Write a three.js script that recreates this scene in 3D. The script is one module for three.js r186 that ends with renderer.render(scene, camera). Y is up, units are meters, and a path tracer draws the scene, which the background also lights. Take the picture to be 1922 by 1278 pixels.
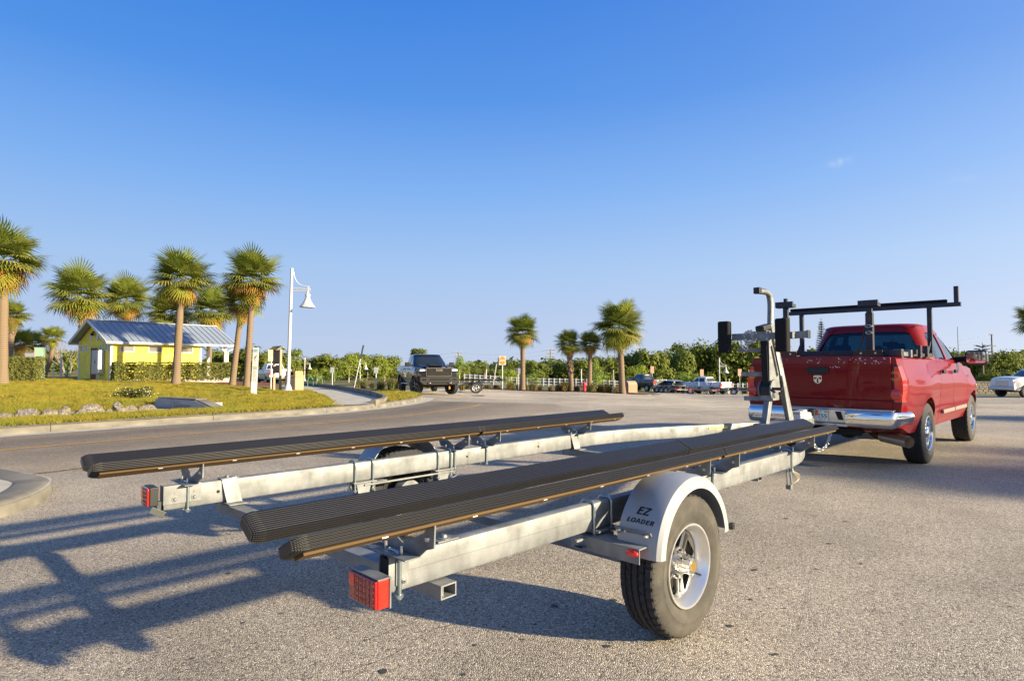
import * as THREE from 'three';
import { mergeGeometries, toCreasedNormals } from 'three/addons/utils/BufferGeometryUtils.js';
import { RoundedBoxGeometry } from 'three/addons/geometries/RoundedBoxGeometry.js';
import { TextGeometry } from 'three/addons/geometries/TextGeometry.js';
import { FontLoader } from 'three/addons/loaders/FontLoader.js';
import { Brush, Evaluator, SUBTRACTION, INTERSECTION } from 'three-bvh-csg';

// ---------- camera, sky, sun, exposure ----------
const W = 1024, H = 680, F = 1130, PITCH = Math.atan(46 / F), EYE = 1.33;
const scene = new THREE.Scene();
const camera = new THREE.PerspectiveCamera(2 * Math.atan(639 / F) * 180 / Math.PI, W / H, 0.1, 6000);
camera.position.set(0, EYE, 0);
camera.rotation.set(PITCH, 0, 0);
scene.add(camera);
const renderer = new THREE.WebGLRenderer({ antialias: true });
renderer.setSize(W, H);
renderer.toneMapping = THREE.LinearToneMapping;
renderer.toneMappingExposure = 2.6;
renderer.shadowMap.enabled = true;

const SUN_EL = 16.5 * Math.PI / 180;
const SUN = new THREE.Vector3(0.926 * Math.cos(SUN_EL), Math.sin(SUN_EL), 0.376 * Math.cos(SUN_EL)).normalize();
const sun = new THREE.DirectionalLight(new THREE.Color().setRGB(1.0, 0.835, 0.55), 4.5);
sun.position.copy(SUN).multiplyScalar(80);
sun.castShadow = true;
sun.shadow.radius = 2.2;
sun.shadow.mapSize.set(4096, 4096);
Object.assign(sun.shadow.camera, { left: -70, right: 70, top: 70, bottom: -70, near: 1, far: 250 });
scene.add(sun, sun.target);

function seeded(a) { return () => { a |= 0; a = a + 0x6D2B79F5 | 0; let t = Math.imul(a ^ a >>> 15, 1 | a); t = t + Math.imul(t ^ t >>> 7, 61 | t) ^ t; return ((t ^ t >>> 14) >>> 0) / 4294967296; }; }
const hash2 = (x, y) => { let h = Math.imul(x | 0, 374761393) + Math.imul(y | 0, 668265263) | 0; h = Math.imul(h ^ h >>> 13, 1274126177); return ((h ^ h >>> 16) >>> 0) / 4294967296; };
const smooth = (a, b, x) => { const t = Math.min(1, Math.max(0, (x - a) / (b - a))); return t * t * (3 - 2 * t); };
const lerp = (a, b, t) => a + (b - a) * t;
function noise2(x, y, period = 0) {            // value noise, tileable when a period is given
  const xi = Math.floor(x), yi = Math.floor(y), fx = x - xi, fy = y - yi, u = fx * fx * (3 - 2 * fx), v = fy * fy * (3 - 2 * fy);
  const w = (i) => period ? ((i % period) + period) % period : i;
  const a = hash2(w(xi), w(yi)), b = hash2(w(xi + 1), w(yi)), c = hash2(w(xi), w(yi + 1)), d = hash2(w(xi + 1), w(yi + 1));
  return lerp(lerp(a, b, u), lerp(c, d, u), v);
}
function fbm(x, y, oct = 4, period = 0) { let s = 0, a = 0.5, n = 0; for (let i = 0; i < oct; i++) { s += a * noise2(x, y, period); n += a; a *= 0.5; x *= 2; y *= 2; period *= 2; } return s / n; }

{ // clear evening sky: deep blue above, pale haze near the horizon, whiter towards the low sun
  const w = 1536, h = 768, data = new Float32Array(w * h * 4), E = renderer.toneMappingExposure;
  const stops = [[-90, .44, .54, .74], [0, .51, .61, .79], [4, .455, .585, .83], [9, .37, .56, .87], [16, .21, .44, .88], [24, .085, .295, .80], [32, .042, .225, .74], [45, .04, .18, .60], [65, .045, .155, .44], [90, .045, .13, .36]];
  for (let j = 0; j < h; j++) {
    const el = ((j + .5) / h - .5) * 180, ce = Math.cos(el * Math.PI / 180), se = Math.sin(el * Math.PI / 180);
    let k = 0; while (k < stops.length - 2 && stops[k + 1][0] < el) k++;
    const t = Math.min(1, Math.max(0, (el - stops[k][0]) / (stops[k + 1][0] - stops[k][0])));
    const base = [1, 2, 3].map((c) => lerp(stops[k][c], stops[k + 1][c], t));
    for (let i = 0; i < w; i++) {
      const az = ((i + .5) / w - .5) * 2 * Math.PI, x = ce * Math.cos(az), z = ce * Math.sin(az);
      const ang = Math.acos(Math.min(1, Math.max(-1, x * SUN.x + se * SUN.y + z * SUN.z))) * 180 / Math.PI;
      const glow = Math.exp(-ang / 24), haze = Math.exp(-Math.max(0, el) / 11);
      const o = (j * w + i) * 4, px = Math.atan2(x, -z) * 180 / Math.PI;
      const wisp = (cx, cy, sx, sy, a) => { const dx = (px - cx) / sx, dy = (el - cy) / sy, r = dx * dx + dy * dy; return r > 4 ? 0 : a * Math.exp(-r * 1.6) * smooth(.35, .75, fbm(px * 3 + 7, el * 9, 4)); };
      const c = wisp(28.9, 16.6, 1.0, .32, .5) + wisp(37.0, 14.0, 1.1, .22, .16) + wisp(35.5, 16.9, .6, .14, .14);
      const add = [1.18, 1.04, .76];
      for (let q = 0; q < 3; q++) {
        let v = base[q] + glow * add[q] * (1.0 + 2.8 * haze);
        v = lerp(v, .92, c);
        data[o + q] = v / E;
      }
      data[o + 3] = 1;
    }
  }
  const t = new THREE.DataTexture(data, w, h, THREE.RGBAFormat, THREE.FloatType);
  t.mapping = THREE.EquirectangularReflectionMapping; t.magFilter = THREE.LinearFilter; t.needsUpdate = true;
  scene.background = t; scene.environment = t;
}

// ---------- helpers ----------
const font = await new FontLoader().loadAsync('fonts/droid/droid_sans_bold.typeface.json');
const names = new Map();
function numbered(n) { const k = names.get(n) ?? 0; names.set(n, k + 1); return k ? n + '_' + String(k).padStart(3, '0') : n; }
function tag(o, label, category, group, kind) { if (label) o.userData.label = label; if (category) o.userData.category = category; if (group) o.userData.group = group; if (kind) o.userData.kind = kind; return o; }
function thing(name, label, category, [x, y, z] = [0, 0, 0], turn = 0, group) {
  const o = new THREE.Group(); o.name = numbered(name); o.position.set(x, y, z); o.rotation.y = turn; scene.add(o);
  return tag(o, label, category, group);
}
function copyOf(src, label, [x, y, z], turn = 0, scale = 1, group) {
  const c = src.clone(); c.name = numbered(src.name.replace(/_\d{3}$/, '')); c.position.set(x, y, z); c.rotation.y = turn; c.scale.setScalar(scale);
  c.userData = { ...src.userData }; if (label) c.userData.label = label; if (group) c.userData.group = group; scene.add(c); return c;
}
function boxUV(g, s = 1) {                      // texture coordinates in metres, by the way each face points
  const p = g.attributes.position, uv = new Float32Array(p.count * 2), a = new THREE.Vector3(), b = new THREE.Vector3(), c = new THREE.Vector3();
  for (let i = 0; i < p.count; i += 3) {
    a.fromBufferAttribute(p, i); b.fromBufferAttribute(p, i + 1).sub(a); c.fromBufferAttribute(p, i + 2).sub(a); b.cross(c);
    const ax = Math.abs(b.x), ay = Math.abs(b.y), az = Math.abs(b.z);
    for (let k = i; k < i + 3; k++) {
      const X = p.getX(k), Y = p.getY(k), Z = p.getZ(k);
      const [u, v] = ay >= ax && ay >= az ? [X, Z] : ax >= az ? [Z, Y] : [X, Y];
      uv[k * 2] = u * s; uv[k * 2 + 1] = v * s;
    }
  }
  g.setAttribute('uv', new THREE.BufferAttribute(uv, 2)); return g;
}
function plain(g) {                             // unindexed, positions and normals only
  g = g.index ? g.toNonIndexed() : g.clone();
  for (const k of Object.keys(g.attributes)) if (k !== 'position' && k !== 'normal') g.deleteAttribute(k);
  if (!g.attributes.normal) g.computeVertexNormals();
  g.clearGroups(); g.morphAttributes = {};
  return g;
}
function joined(geoms) { const l = (Array.isArray(geoms) ? geoms : [geoms]).map(plain); return boxUV(l.length > 1 ? mergeGeometries(l) : l[0]); }
function mesh(name, geoms, mat) { const m = new THREE.Mesh(joined(geoms), mat); m.name = name; m.castShadow = m.receiveShadow = true; return m; }
function part(parent, name, geoms, mat, label) { const m = mesh(name, geoms, mat); if (label) m.userData.label = label; parent.add(m); return m; }
function shared(parent, name, geo, mat) { const m = new THREE.Mesh(geo, mat); m.name = name; m.castShadow = m.receiveShadow = true; parent.add(m); return m; }
function single(name, geoms, mat, label, category, group, kind) { const m = mesh(numbered(name), geoms, mat); scene.add(m); return tag(m, label, category, group, kind); }
const V3 = (x, y, z) => new THREE.Vector3(x, y, z);
function box(x0, x1, y0, y1, z0, z1, r = 0) {
  const w = x1 - x0, h = y1 - y0, d = z1 - z0, g = r > 0 ? new RoundedBoxGeometry(w, h, d, 1, Math.min(r, w / 2.01, h / 2.01, d / 2.01)) : new THREE.BoxGeometry(w, h, d);
  return plain(g).translate((x0 + x1) / 2, (y0 + y1) / 2, (z0 + z1) / 2);
}
function oriented(g, p, q, up = V3(0, 1, 0)) {   // local z goes from p to q
  const d = q.clone().sub(p).normalize(); if (Math.abs(d.dot(up)) > .99) up = V3(1, 0, 0);
  const x = up.clone().cross(d).normalize(), y = d.clone().cross(x);
  return g.applyMatrix4(new THREE.Matrix4().makeBasis(x, y, d).setPosition(p.clone().add(q).multiplyScalar(.5)));
}
function bar(p, q, w, h, r = .004, up) { const l = p.distanceTo(q); return oriented(plain(r ? new RoundedBoxGeometry(w, h, l, 1, Math.min(r, w / 2.1, h / 2.1)) : new THREE.BoxGeometry(w, h, l)), p, q, up); }
function rod(p, q, r0, r1 = r0, n = 10, open = false) { const l = p.distanceTo(q); return oriented(plain(new THREE.CylinderGeometry(r1, r0, l, n, 1, open).rotateX(Math.PI / 2)), p, q); }
function pipe(pts, r, n = 8, seg = 0, closed = false, tension = .5) { return plain(new THREE.TubeGeometry(new THREE.CatmullRomCurve3(pts, closed, 'catmullrom', tension), seg || pts.length * 4, r, n, closed)); }
function ball(x, y, z, r, n = 10) { return plain(new THREE.SphereGeometry(r, n, Math.max(6, n - 2))).translate(x, y, z); }
function shapeOf(pts) { return new THREE.Shape(pts.map(([x, y]) => new THREE.Vector2(x, y))); }
function roundRect(x0, y0, x1, y1, r) {
  const s = new THREE.Shape(); s.moveTo(x0 + r, y0); s.lineTo(x1 - r, y0); s.quadraticCurveTo(x1, y0, x1, y0 + r); s.lineTo(x1, y1 - r); s.quadraticCurveTo(x1, y1, x1 - r, y1);
  s.lineTo(x0 + r, y1); s.quadraticCurveTo(x0, y1, x0, y1 - r); s.lineTo(x0, y0 + r); s.quadraticCurveTo(x0, y0, x0 + r, y0); return s;
}
function extrude(shape, depth, bevel = 0, seg = 1, curve = 8) { return plain(new THREE.ExtrudeGeometry(shape, { depth, bevelEnabled: bevel > 0, bevelThickness: bevel, bevelSize: bevel, bevelOffset: -bevel, bevelSegments: seg, curveSegments: curve })); }
const exZ = (s, z0, z1, b = 0, seg = 1) => extrude(s, z1 - z0 - 2 * b, b, seg).translate(0, 0, z0 + b);                                      // shape in x,y
const exX = (s, x0, x1, b = 0, seg = 1) => extrude(s, x1 - x0 - 2 * b, b, seg).applyMatrix4(new THREE.Matrix4().set(0, 0, 1, 0, 0, 1, 0, 0, -1, 0, 0, 0, 0, 0, 0, 1)).translate(x0 + b, 0, 0); // shape in -z,y
const exY = (s, y0, y1, b = 0, seg = 1) => extrude(s, y1 - y0 - 2 * b, b, seg).rotateX(-Math.PI / 2).translate(0, y0 + b, 0);                // shape in x,-z
function lathe(pts, n = 24) { return plain(toCreasedNormals(new THREE.LatheGeometry(pts.map(([r, y]) => new THREE.Vector2(r, y)), n), .7)); }
function letters(text, size, depth) { const g = new TextGeometry(text, { font, size, depth, curveSegments: 3, bevelEnabled: false }); g.computeBoundingBox(); g.translate(-(g.boundingBox.max.x + g.boundingBox.min.x) / 2, 0, 0); return plain(g); }
function grid(rows, closeU = false) {            // rows of points (arrays of [x,y,z]) -> indexed smooth surface
  const n = rows[0].length, pos = [], idx = [];
  for (const r of rows) for (const p of r) pos.push(p[0], p[1], p[2]);
  const m = closeU ? n : n - 1;
  for (let j = 0; j < rows.length - 1; j++) for (let i = 0; i < m; i++) { const a = j * n + i, b = j * n + (i + 1) % n, c = a + n, d = b + n; idx.push(a, b, d, a, d, c); }
  const g = new THREE.BufferGeometry(); g.setAttribute('position', new THREE.Float32BufferAttribute(pos, 3)); g.setIndex(idx); return g;
}
// camera geometry: a pixel of the 1922 x 1278 photograph at a horizontal distance ahead
const CP = Math.cos(PITCH), SP = Math.sin(PITCH);
function ray(px, py) { const x = (px - 961) / F, y = -(py - 639) / F; return [x, y * CP + SP, y * SP - CP]; }
function at(px, py, d) { const r = ray(px, py), t = d / -r[2]; return V3(r[0] * t, EYE + r[1] * t, -d); }
function onLevel(px, py, h) { const r = ray(px, py), t = (h - EYE) / r[1]; return V3(r[0] * t, h, r[2] * t); }
// ---------- textures and materials ----------
function dataTex(n, fn, srgb = true, m = n) {
  const d = new Uint8Array(n * m * 4);
  for (let j = 0; j < m; j++) for (let i = 0; i < n; i++) { const c = fn(i / n, j / m, i, j), o = (j * n + i) * 4; for (let k = 0; k < 3; k++) d[o + k] = Math.max(0, Math.min(255, (Array.isArray(c) ? c[k] : c) * 255)); d[o + 3] = 255; }
  const t = new THREE.DataTexture(d, n, m, THREE.RGBAFormat); t.wrapS = t.wrapT = THREE.RepeatWrapping; t.magFilter = THREE.LinearFilter; t.minFilter = THREE.LinearMipmapLinearFilter; t.generateMipmaps = true;
  if (srgb) t.colorSpace = THREE.SRGBColorSpace; t.needsUpdate = true; return t;
}
const rep = (t, u, v = u) => { t.repeat.set(1 / u, 1 / v); return t; };
const toS = (l) => l <= .0031308 ? l * 12.92 : 1.055 * Math.pow(l, 1 / 2.4) - .055;
function canvasTex(w, h, draw) { const c = document.createElement('canvas'); c.width = w; c.height = h; draw(c.getContext('2d'), w, h); const t = new THREE.CanvasTexture(c); t.colorSpace = THREE.SRGBColorSpace; return t; }
const lin = (r, g, b) => new THREE.Color().setRGB(r, g, b);
function std(c, rough = .6, metal = 0, extra = {}) { return new THREE.MeshStandardMaterial({ color: Array.isArray(c) ? lin(...c) : c, roughness: rough, metalness: metal, side: THREE.DoubleSide, ...extra }); }
function phy(c, rough, metal, extra = {}) { return new THREE.MeshPhysicalMaterial({ color: lin(...c), roughness: rough, metalness: metal, side: THREE.DoubleSide, ...extra }); }

// chip-seal asphalt: stones about a centimetre across
const STONES = 500, STONE_PX = 2048;
const asphaltPix = (() => {
  const n = STONE_PX, col = new Uint8Array(n * n * 4), bmp = new Uint8Array(n * n * 4), cell = n / STONES;
  const cx = new Float32Array(STONES * STONES), cy = cx.slice(), tone = cx.slice(), warm = cx.slice(), size = cx.slice();
  const r = seeded(11);
  for (let k = 0; k < cx.length; k++) { cx[k] = r(); cy[k] = r(); const t = r(); tone[k] = t < .13 ? .25 + .3 * r() : t > .90 ? 1.35 + .45 * r() : .68 + .58 * r(); warm[k] = r(); size[k] = .7 + .6 * r(); }
  for (let j = 0; j < n; j++) for (let i = 0; i < n; i++) {
    const gx = i / cell, gy = j / cell, xi = Math.floor(gx), yi = Math.floor(gy); let best = 9, second = 9, bk = 0;
    for (let b = -1; b <= 1; b++) for (let a = -1; a <= 1; a++) {
      const X = (xi + a + STONES) % STONES, Y = (yi + b + STONES) % STONES, k = Y * STONES + X, dx = xi + a + cx[k] - gx, dy = yi + b + cy[k] - gy, d = Math.sqrt(dx * dx + dy * dy) / size[k];
      if (d < best) { second = best; best = d; bk = k; } else if (d < second) second = d;
    }
    const edge = smooth(.02, .22, second - best), patch = .86 + .28 * fbm(i / n * 9, j / n * 9, 3, 9), fine = .93 + .14 * hash2(i, j);
    const t = lerp(.26, tone[bk], edge) * patch * fine, o = (j * n + i) * 4;
    const base = [.475 + .045 * warm[bk], .43 + .02 * warm[bk], .37 - .03 * warm[bk]];
    for (let q = 0; q < 3; q++) col[o + q] = Math.min(255, 255 * toS(base[q] * t));
    bmp[o] = bmp[o + 1] = bmp[o + 2] = 255 * Math.min(1, edge * (.5 + .5 * size[bk] / 1.3) * (1 - best * .35)); col[o + 3] = bmp[o + 3] = 255;
  }
  const mk = (d, s) => { const t = new THREE.DataTexture(d, n, n, THREE.RGBAFormat); t.wrapS = t.wrapT = THREE.RepeatWrapping; t.magFilter = THREE.LinearFilter; t.minFilter = THREE.LinearMipmapLinearFilter; t.generateMipmaps = true; if (s) t.colorSpace = THREE.SRGBColorSpace; t.needsUpdate = true; return rep(t, 4.1); };
  return [mk(col, true), mk(bmp, false)];
})();
const noiseTex = (n, size, per, oct, f, srgb = true) => rep(dataTex(n, (u, v, i, j) => f(fbm(u * per, v * per, oct, per), hash2(i, j), u, v, i, j), srgb), size);
const M = {};
M.asphalt = std([1, 1, 1], .93, 0, { map: asphaltPix[0], bumpMap: asphaltPix[1], bumpScale: .0042, vertexColors: true });
M.road = std([.55, .53, .51], .9, 0, { map: asphaltPix[0], bumpMap: asphaltPix[1], bumpScale: .003, vertexColors: true });
const concTex = noiseTex(512, 1.6, 8, 5, (f, h) => { const t = .165 + .15 * (f - .5) + .03 * (h - .5); return [toS(t * 1.09), toS(t), toS(t * .82)]; });
const concBump = noiseTex(256, .5, 16, 3, (f, h) => f * .6 + h * .4, false);
M.concrete = std([1, 1, 1], .9, 0, { map: concTex, bumpMap: concBump, bumpScale: .0006 });
const paleTex = noiseTex(512, 1.6, 8, 5, (f, h) => { const t = .44 + .22 * (f - .5) + .05 * (h - .5); return [toS(t * 1.09), toS(t), toS(t * .81)]; });
M.concretePale = std([1, 1, 1], .9, 0, { map: paleTex, bumpMap: concBump, bumpScale: .0006 });
M.concreteGray = std([.66, .74, .90], .9, 0, { map: paleTex, bumpMap: concBump, bumpScale: .001 });
M.turf = std([1, 1, 1], .95, 0, { map: noiseTex(1024, 9, 10, 6, (f, h, u, v) => { const d = smooth(.42, .68, fbm(u * 22 + 3, v * 22, 4, 22)), t = .55 + .9 * h * .6 + .3 * (f - .5); return [toS(lerp(.25, .38, d) * t), toS(lerp(.215, .25, d) * t), toS(lerp(.018, .055, d) * t)]; }), bumpMap: noiseTex(256, .6, 40, 3, (f, h) => f * .5 + h * .5, false), bumpScale: .03 });
M.soil = std([1, 1, 1], .95, 0, { map: noiseTex(512, 7, 12, 6, (f, h) => { const t = .6 + .8 * f * (0.7 + .6 * h); return [toS(.13 * t), toS(.125 * t), toS(.035 * t)]; }) });
M.mulch = std([1, 1, 1], .95, 0, { map: noiseTex(512, 1.5, 30, 3, (f, h) => { const t = .4 + f * .9 + .5 * (h - .5); return [toS(.25 * t), toS(.062 * t), toS(.03 * t)]; }), bumpMap: noiseTex(256, .4, 24, 2, (f, h) => f * .4 + h * .6, false), bumpScale: .03 });
M.yellowLine = std([1, 1, 1], .8, 0, { map: noiseTex(256, 1.1, 16, 4, (f, h) => { const t = .55 + .7 * f * (.6 + .8 * h); return [toS(.50 * t), toS(.27 * t), toS(.045 * t)]; }) });
// zinc: mottled, slightly streaked grey
const zincTex = rep(dataTex(512, (u, v, i, j) => { const f = fbm(u * 10, v * 10, 4, 10), g = fbm(u * 26 + 5, v * 8, 3, 26), h = hash2(i >> 1, j >> 1); const t = .235 + .16 * (f - .5) + .11 * (g - .5) + .03 * (h - .5); return [toS(t * .95), toS(t), toS(t * 1.04)]; }), 1.1, .7);
const zincRough = rep(dataTex(256, (u, v) => .42 + .36 * fbm(u * 12, v * 12, 4, 12), false), .9);
M.zinc = std([1, 1, 1], 1, .38, { map: zincTex, roughnessMap: zincRough });
M.zincDark = std([.80, .82, .84], 1, .4, { map: zincTex, roughnessMap: zincRough });
M.fender = std([.40, .41, .41], 1, .5, { roughnessMap: zincRough });
M.bolt = std([.62, .62, .6], .3, .85);
M.rodZinc = std([.42, .50, .52], .3, .85);
M.alu = std([.82, .82, .80], .34, .9);
M.chrome = std([.80, .80, .80], .06, 1);
M.chromeDull = std([.50, .50, .52], .32, .9);
M.blackPlastic = std([.012, .012, .014], .42);
M.rib = phy([.012, .012, .0145], .33, 0, { specularIntensity: .8 });
M.blackMatte = std([.008, .008, .009], .85);
M.carpet = std([.009, .009, .010], 1, 0, { bumpMap: noiseTex(128, .05, 32, 2, (f, h) => h * .7 + f * .3, false), bumpScale: .002 });
const woodTex = rep(dataTex(256, (u, v, i, j) => { const g = fbm(u * 3, v * 60, 4, 3), t = .6 + .8 * g + .1 * hash2(i, j); return [toS(.085 * t), toS(.047 * t), toS(.012 * t)]; }), 1.6, .16);
M.wood = std([1, 1, 1], .8, 0, { map: woodTex });
const rubberTex = noiseTex(256, .4, 8, 5, (f, h) => { const d = .35 + .9 * (f - .5) + .25 * h, t = .85 + .3 * h; return [toS(lerp(.042, .105, d) * t), toS(lerp(.040, .094, d) * t), toS(lerp(.037, .077, d) * t)]; });
M.rubber = std([.024, .024, .026], .8);
M.rubberSide = std([.042, .041, .040], .75);
M.rubberDusty = std([1, 1, 1], .9, 0, { map: rubberTex });
M.red = phy([.20, .0015, .004], .4, 0, { clearcoat: .55, clearcoatRoughness: .04, specularIntensity: .25 });
M.black = phy([.006, .008, .013], .3, .3, { clearcoat: 1, clearcoatRoughness: .03 });
M.white = phy([.72, .72, .72], .4, 0, { clearcoat: 1, clearcoatRoughness: .05 });
M.silver = phy([.42, .44, .46], .35, .5, { clearcoat: 1, clearcoatRoughness: .05 });
M.gunmetal = phy([.075, .085, .085], .35, .5, { clearcoat: 1, clearcoatRoughness: .05 });
M.glass = phy([.30, .42, .48], .02, 0, { transmission: 1, thickness: 0, ior: 1.5 });
M.glassDark = phy([.012, .018, .024], .04, 0, { clearcoat: 1, clearcoatRoughness: .02 });
M.mirror = std([.85, .85, .86], .03, 1);
M.redLens = phy([.90, .022, .010], .15, 0, { clearcoat: 1, clearcoatRoughness: .05 });
M.redLensDark = phy([.16, .006, .006], .15, 0, { clearcoat: 1, clearcoatRoughness: .05 });
M.amber = phy([.7, .25, .02], .2, 0, { clearcoat: 1 });
M.gold = std([.55, .38, .10], .35, .9);
M.steelBlack = std([1, 1, 1], .55, .4, { map: noiseTex(256, .5, 8, 5, (f, h) => { const d = smooth(.62, .78, f); return [toS(lerp(.040, .11, d)), toS(lerp(.046, .06, d)), toS(lerp(.058, .04, d))]; }) });
M.rust = std([1, 1, 1], .85, .3, { map: noiseTex(256, .35, 8, 5, (f, h) => [toS(.10 + .12 * f), toS(.055 + .05 * f), toS(.035 + .02 * f)]) });
M.whitePaint = std([.55, .55, .54], .45);
M.fencePaint = std([.42, .44, .47], .6);
M.pvc = std([.55, .53, .51], .5);
M.trim = std([.64, .64, .62], .6);
M.siding = std([.88, .76, .09], .65, 0, { map: noiseTex(256, 2.2, 10, 4, (f, h) => { const t = .90 + .14 * f - .04 * h; return [t, t, t]; }) });
M.sidingPale = M.siding;
M.roof = std([.30, .35, .42], .52, .35, {});
M.brownDoor = std([.13, .045, .025], .7);
M.grayBox = std([.42, .45, .47], .5, .3);
M.greenBox = std([.23, .36, .27], .6);
M.green = std([.06, .26, .16], .5);
M.tan = std([.42, .29, .19], .8);
M.brownWood = std([.24, .16, .12], .8);
M.hydrant = phy([.52, .02, .02], .35, 0, { clearcoat: .6 });
M.post = std([.56, .58, .60], .5, .4);
M.rock = std([1, 1, 1], .95, 0, { map: noiseTex(256, .9, 8, 5, (f, h) => { const t = .17 + .30 * smooth(.3, .75, f) * .8 + .05 * h; return [toS(t * 1.1), toS(t * .96), toS(t * .78)]; }), bumpMap: noiseTex(256, .5, 10, 5, (f, h) => f, false), bumpScale: .05 });
M.bark = std([1, 1, 1], .95, 0, { map: rep(dataTex(256, (u, v, i, j) => { const ring = .5 + .5 * Math.sin(v * 2 * Math.PI * 9 + 1.2 * fbm(u * 6, v * 6, 3, 6)), f = fbm(u * 14, v * 20, 4, 2), t = .62 + .22 * ring + .45 * f; return [toS(.215 * t), toS(.155 * t), toS(.10 * t)]; }), .8, 1.0), bumpMap: rep(dataTex(128, (u, v) => .5 + .3 * Math.sin(v * 2 * Math.PI * 9) + .3 * (fbm(u * 10, v * 10, 3, 10) - .5), false), .8, 1.0), bumpScale: .02 });
M.barkGray = std([.20, .17, .13], .95);
M.barkPale = std([.46, .40, .30], .9);
const leaf = (c, t = .35) => new THREE.MeshPhysicalMaterial({ color: lin(...c), roughness: .85, metalness: 0, transmission: t, thickness: 0, side: THREE.DoubleSide, specularIntensity: .5 });
M.frond = [leaf([.24, .265, .024]), leaf([.165, .205, .022]), leaf([.33, .30, .03]), leaf([.44, .25, .05], .25), leaf([.34, .21, .07], .2)];
M.oak = [leaf([.16, .192, .019]), leaf([.157, .194, .022])];
M.young = [leaf([.30, .36, .025], .45), leaf([.24, .33, .04], .45)];
M.pine = leaf([.035, .07, .02], .2);
M.hedge = [leaf([.24, .25, .06]), leaf([.14, .16, .035])];
M.tuft = [leaf([.24, .19, .05]), leaf([.15, .16, .03])];
M.blade = leaf([.30, .268, .026], .4);
M.twig = std([.30, .26, .21], .9);
// ---------- ground ----------
const SLOPE = [[-1.2, 0], [-.585, 0], [-.41, .012], [-.14, .010], [.035, .022], [.12, .024], [.33, .0375], [.83, .034], [1.3, .03]];
function slopeAt(t) { if (t <= SLOPE[0][0]) return SLOPE[0][1]; for (let i = 1; i < SLOPE.length; i++) if (t < SLOPE[i][0]) return lerp(SLOPE[i - 1][1], SLOPE[i][1], (t - SLOPE[i - 1][0]) / (SLOPE[i][0] - SLOPE[i - 1][0])); return SLOPE[SLOPE.length - 1][1]; }
function ground(x, z) { const d = -z; if (d < 12) return 0; const e = Math.min(d, 130), k = e - 15, s = k > 3 ? k : Math.max(0, (k + 3) * (k + 3) / 12); return -slopeAt(x / d) * s; }
function gp(px, d, lift = 0) { const x = (px - 961) / F * d * 1.0005; return V3(x, ground(x, -d) + lift, -d); }
const at0 = (px, py) => { const p = onLevel(px, py, 0); return [p.x, p.z]; };
// far edge of the asphalt, by bearing
const EDGE = [[-90, 60], [-38, 34], [-19.5, 36], [-10.5, 37], [-4, 46.4], [13.3, 46.6], [13.9, 72], [22, 74], [33, 58], [44, 56], [60, 60], [90, 60], [181, 60]];
function edgeAt(deg) { if (deg < -90) return 60; for (let i = 1; i < EDGE.length; i++) if (deg < EDGE[i][0]) { const a = EDGE[i - 1], b = EDGE[i]; return lerp(a[1], b[1], (deg - a[0]) / (b[0] - a[0])); } return 60; }
function polar(radii, az0, az1, n, lift, colour) {    // a sheet in rings round the viewpoint
  const pos = [], col = [], uv = [], idx = [];
  for (let j = 0; j < radii.length; j++) for (let i = 0; i <= n; i++) {
    const a = lerp(az0, az1, i / n), r = typeof radii[j] === 'function' ? radii[j](a) : radii[j], x = r * Math.sin(a), z = -r * Math.cos(a);
    pos.push(x, ground(x, z) + lift, z); uv.push(x, z); if (colour) col.push(...colour(x, z));
  }
  for (let j = 0; j < radii.length - 1; j++) for (let i = 0; i < n; i++) { const a = j * (n + 1) + i, b = a + 1, c = a + n + 1, d = c + 1; idx.push(a, b, d, a, d, c); }
  const g = new THREE.BufferGeometry(); g.setAttribute('position', new THREE.Float32BufferAttribute(pos, 3)); g.setAttribute('uv', new THREE.Float32BufferAttribute(uv, 2));
  if (colour) g.setAttribute('color', new THREE.Float32BufferAttribute(col, 3)); g.setIndex(idx); g.computeVertexNormals(); return g;
}
function structure(name, geo, mat) { const m = new THREE.Mesh(geo, mat); m.name = name; m.userData.kind = 'structure'; m.receiveShadow = true; scene.add(m); return m; }
// worn, patched asphalt: broad stains and pale scuffs
function lotColour(x, z) {
  const a = fbm(x * .35 + 40, z * .35 + 9, 4), b = fbm(x * 1.5 + 3, z * 1.5 + 70, 3), d = -z;
  let t = .90 + .50 * (a - .5) + .30 * (b - .5);
  const pale = smooth(.3, .62, fbm(x * .09 + 5.3, z * .2 + 2.2, 3)) * smooth(14, 24, d);
  t *= 1 + .28 * pale;
  return [t * 1.02, t, t * (.985 - .02 * pale)];
}
{
  const rad = [0.6]; while (rad[rad.length - 1] < 33) rad.push(rad[rad.length - 1] * 1.045 + .04);
  for (let k = 1; k <= 12; k++) rad.push((a) => lerp(33.5, edgeAt(a * 180 / Math.PI), k / 12));
  structure('parking_lot', polar(rad, -Math.PI, Math.PI, 420, 0, lotColour), M.asphalt);
  const out = [(a) => edgeAt(a * 180 / Math.PI) - .4, (a) => edgeAt(a * 180 / Math.PI) + 3, 80, 95, 112, 130, 180, 300, 700, 3000];
  structure('ground', polar(out.map((f, k) => typeof f === 'function' ? f : (a) => Math.max(f, edgeAt(a * 180 / Math.PI) + 3 + k)), -Math.PI, Math.PI, 240, -.025), M.soil);
}
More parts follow.
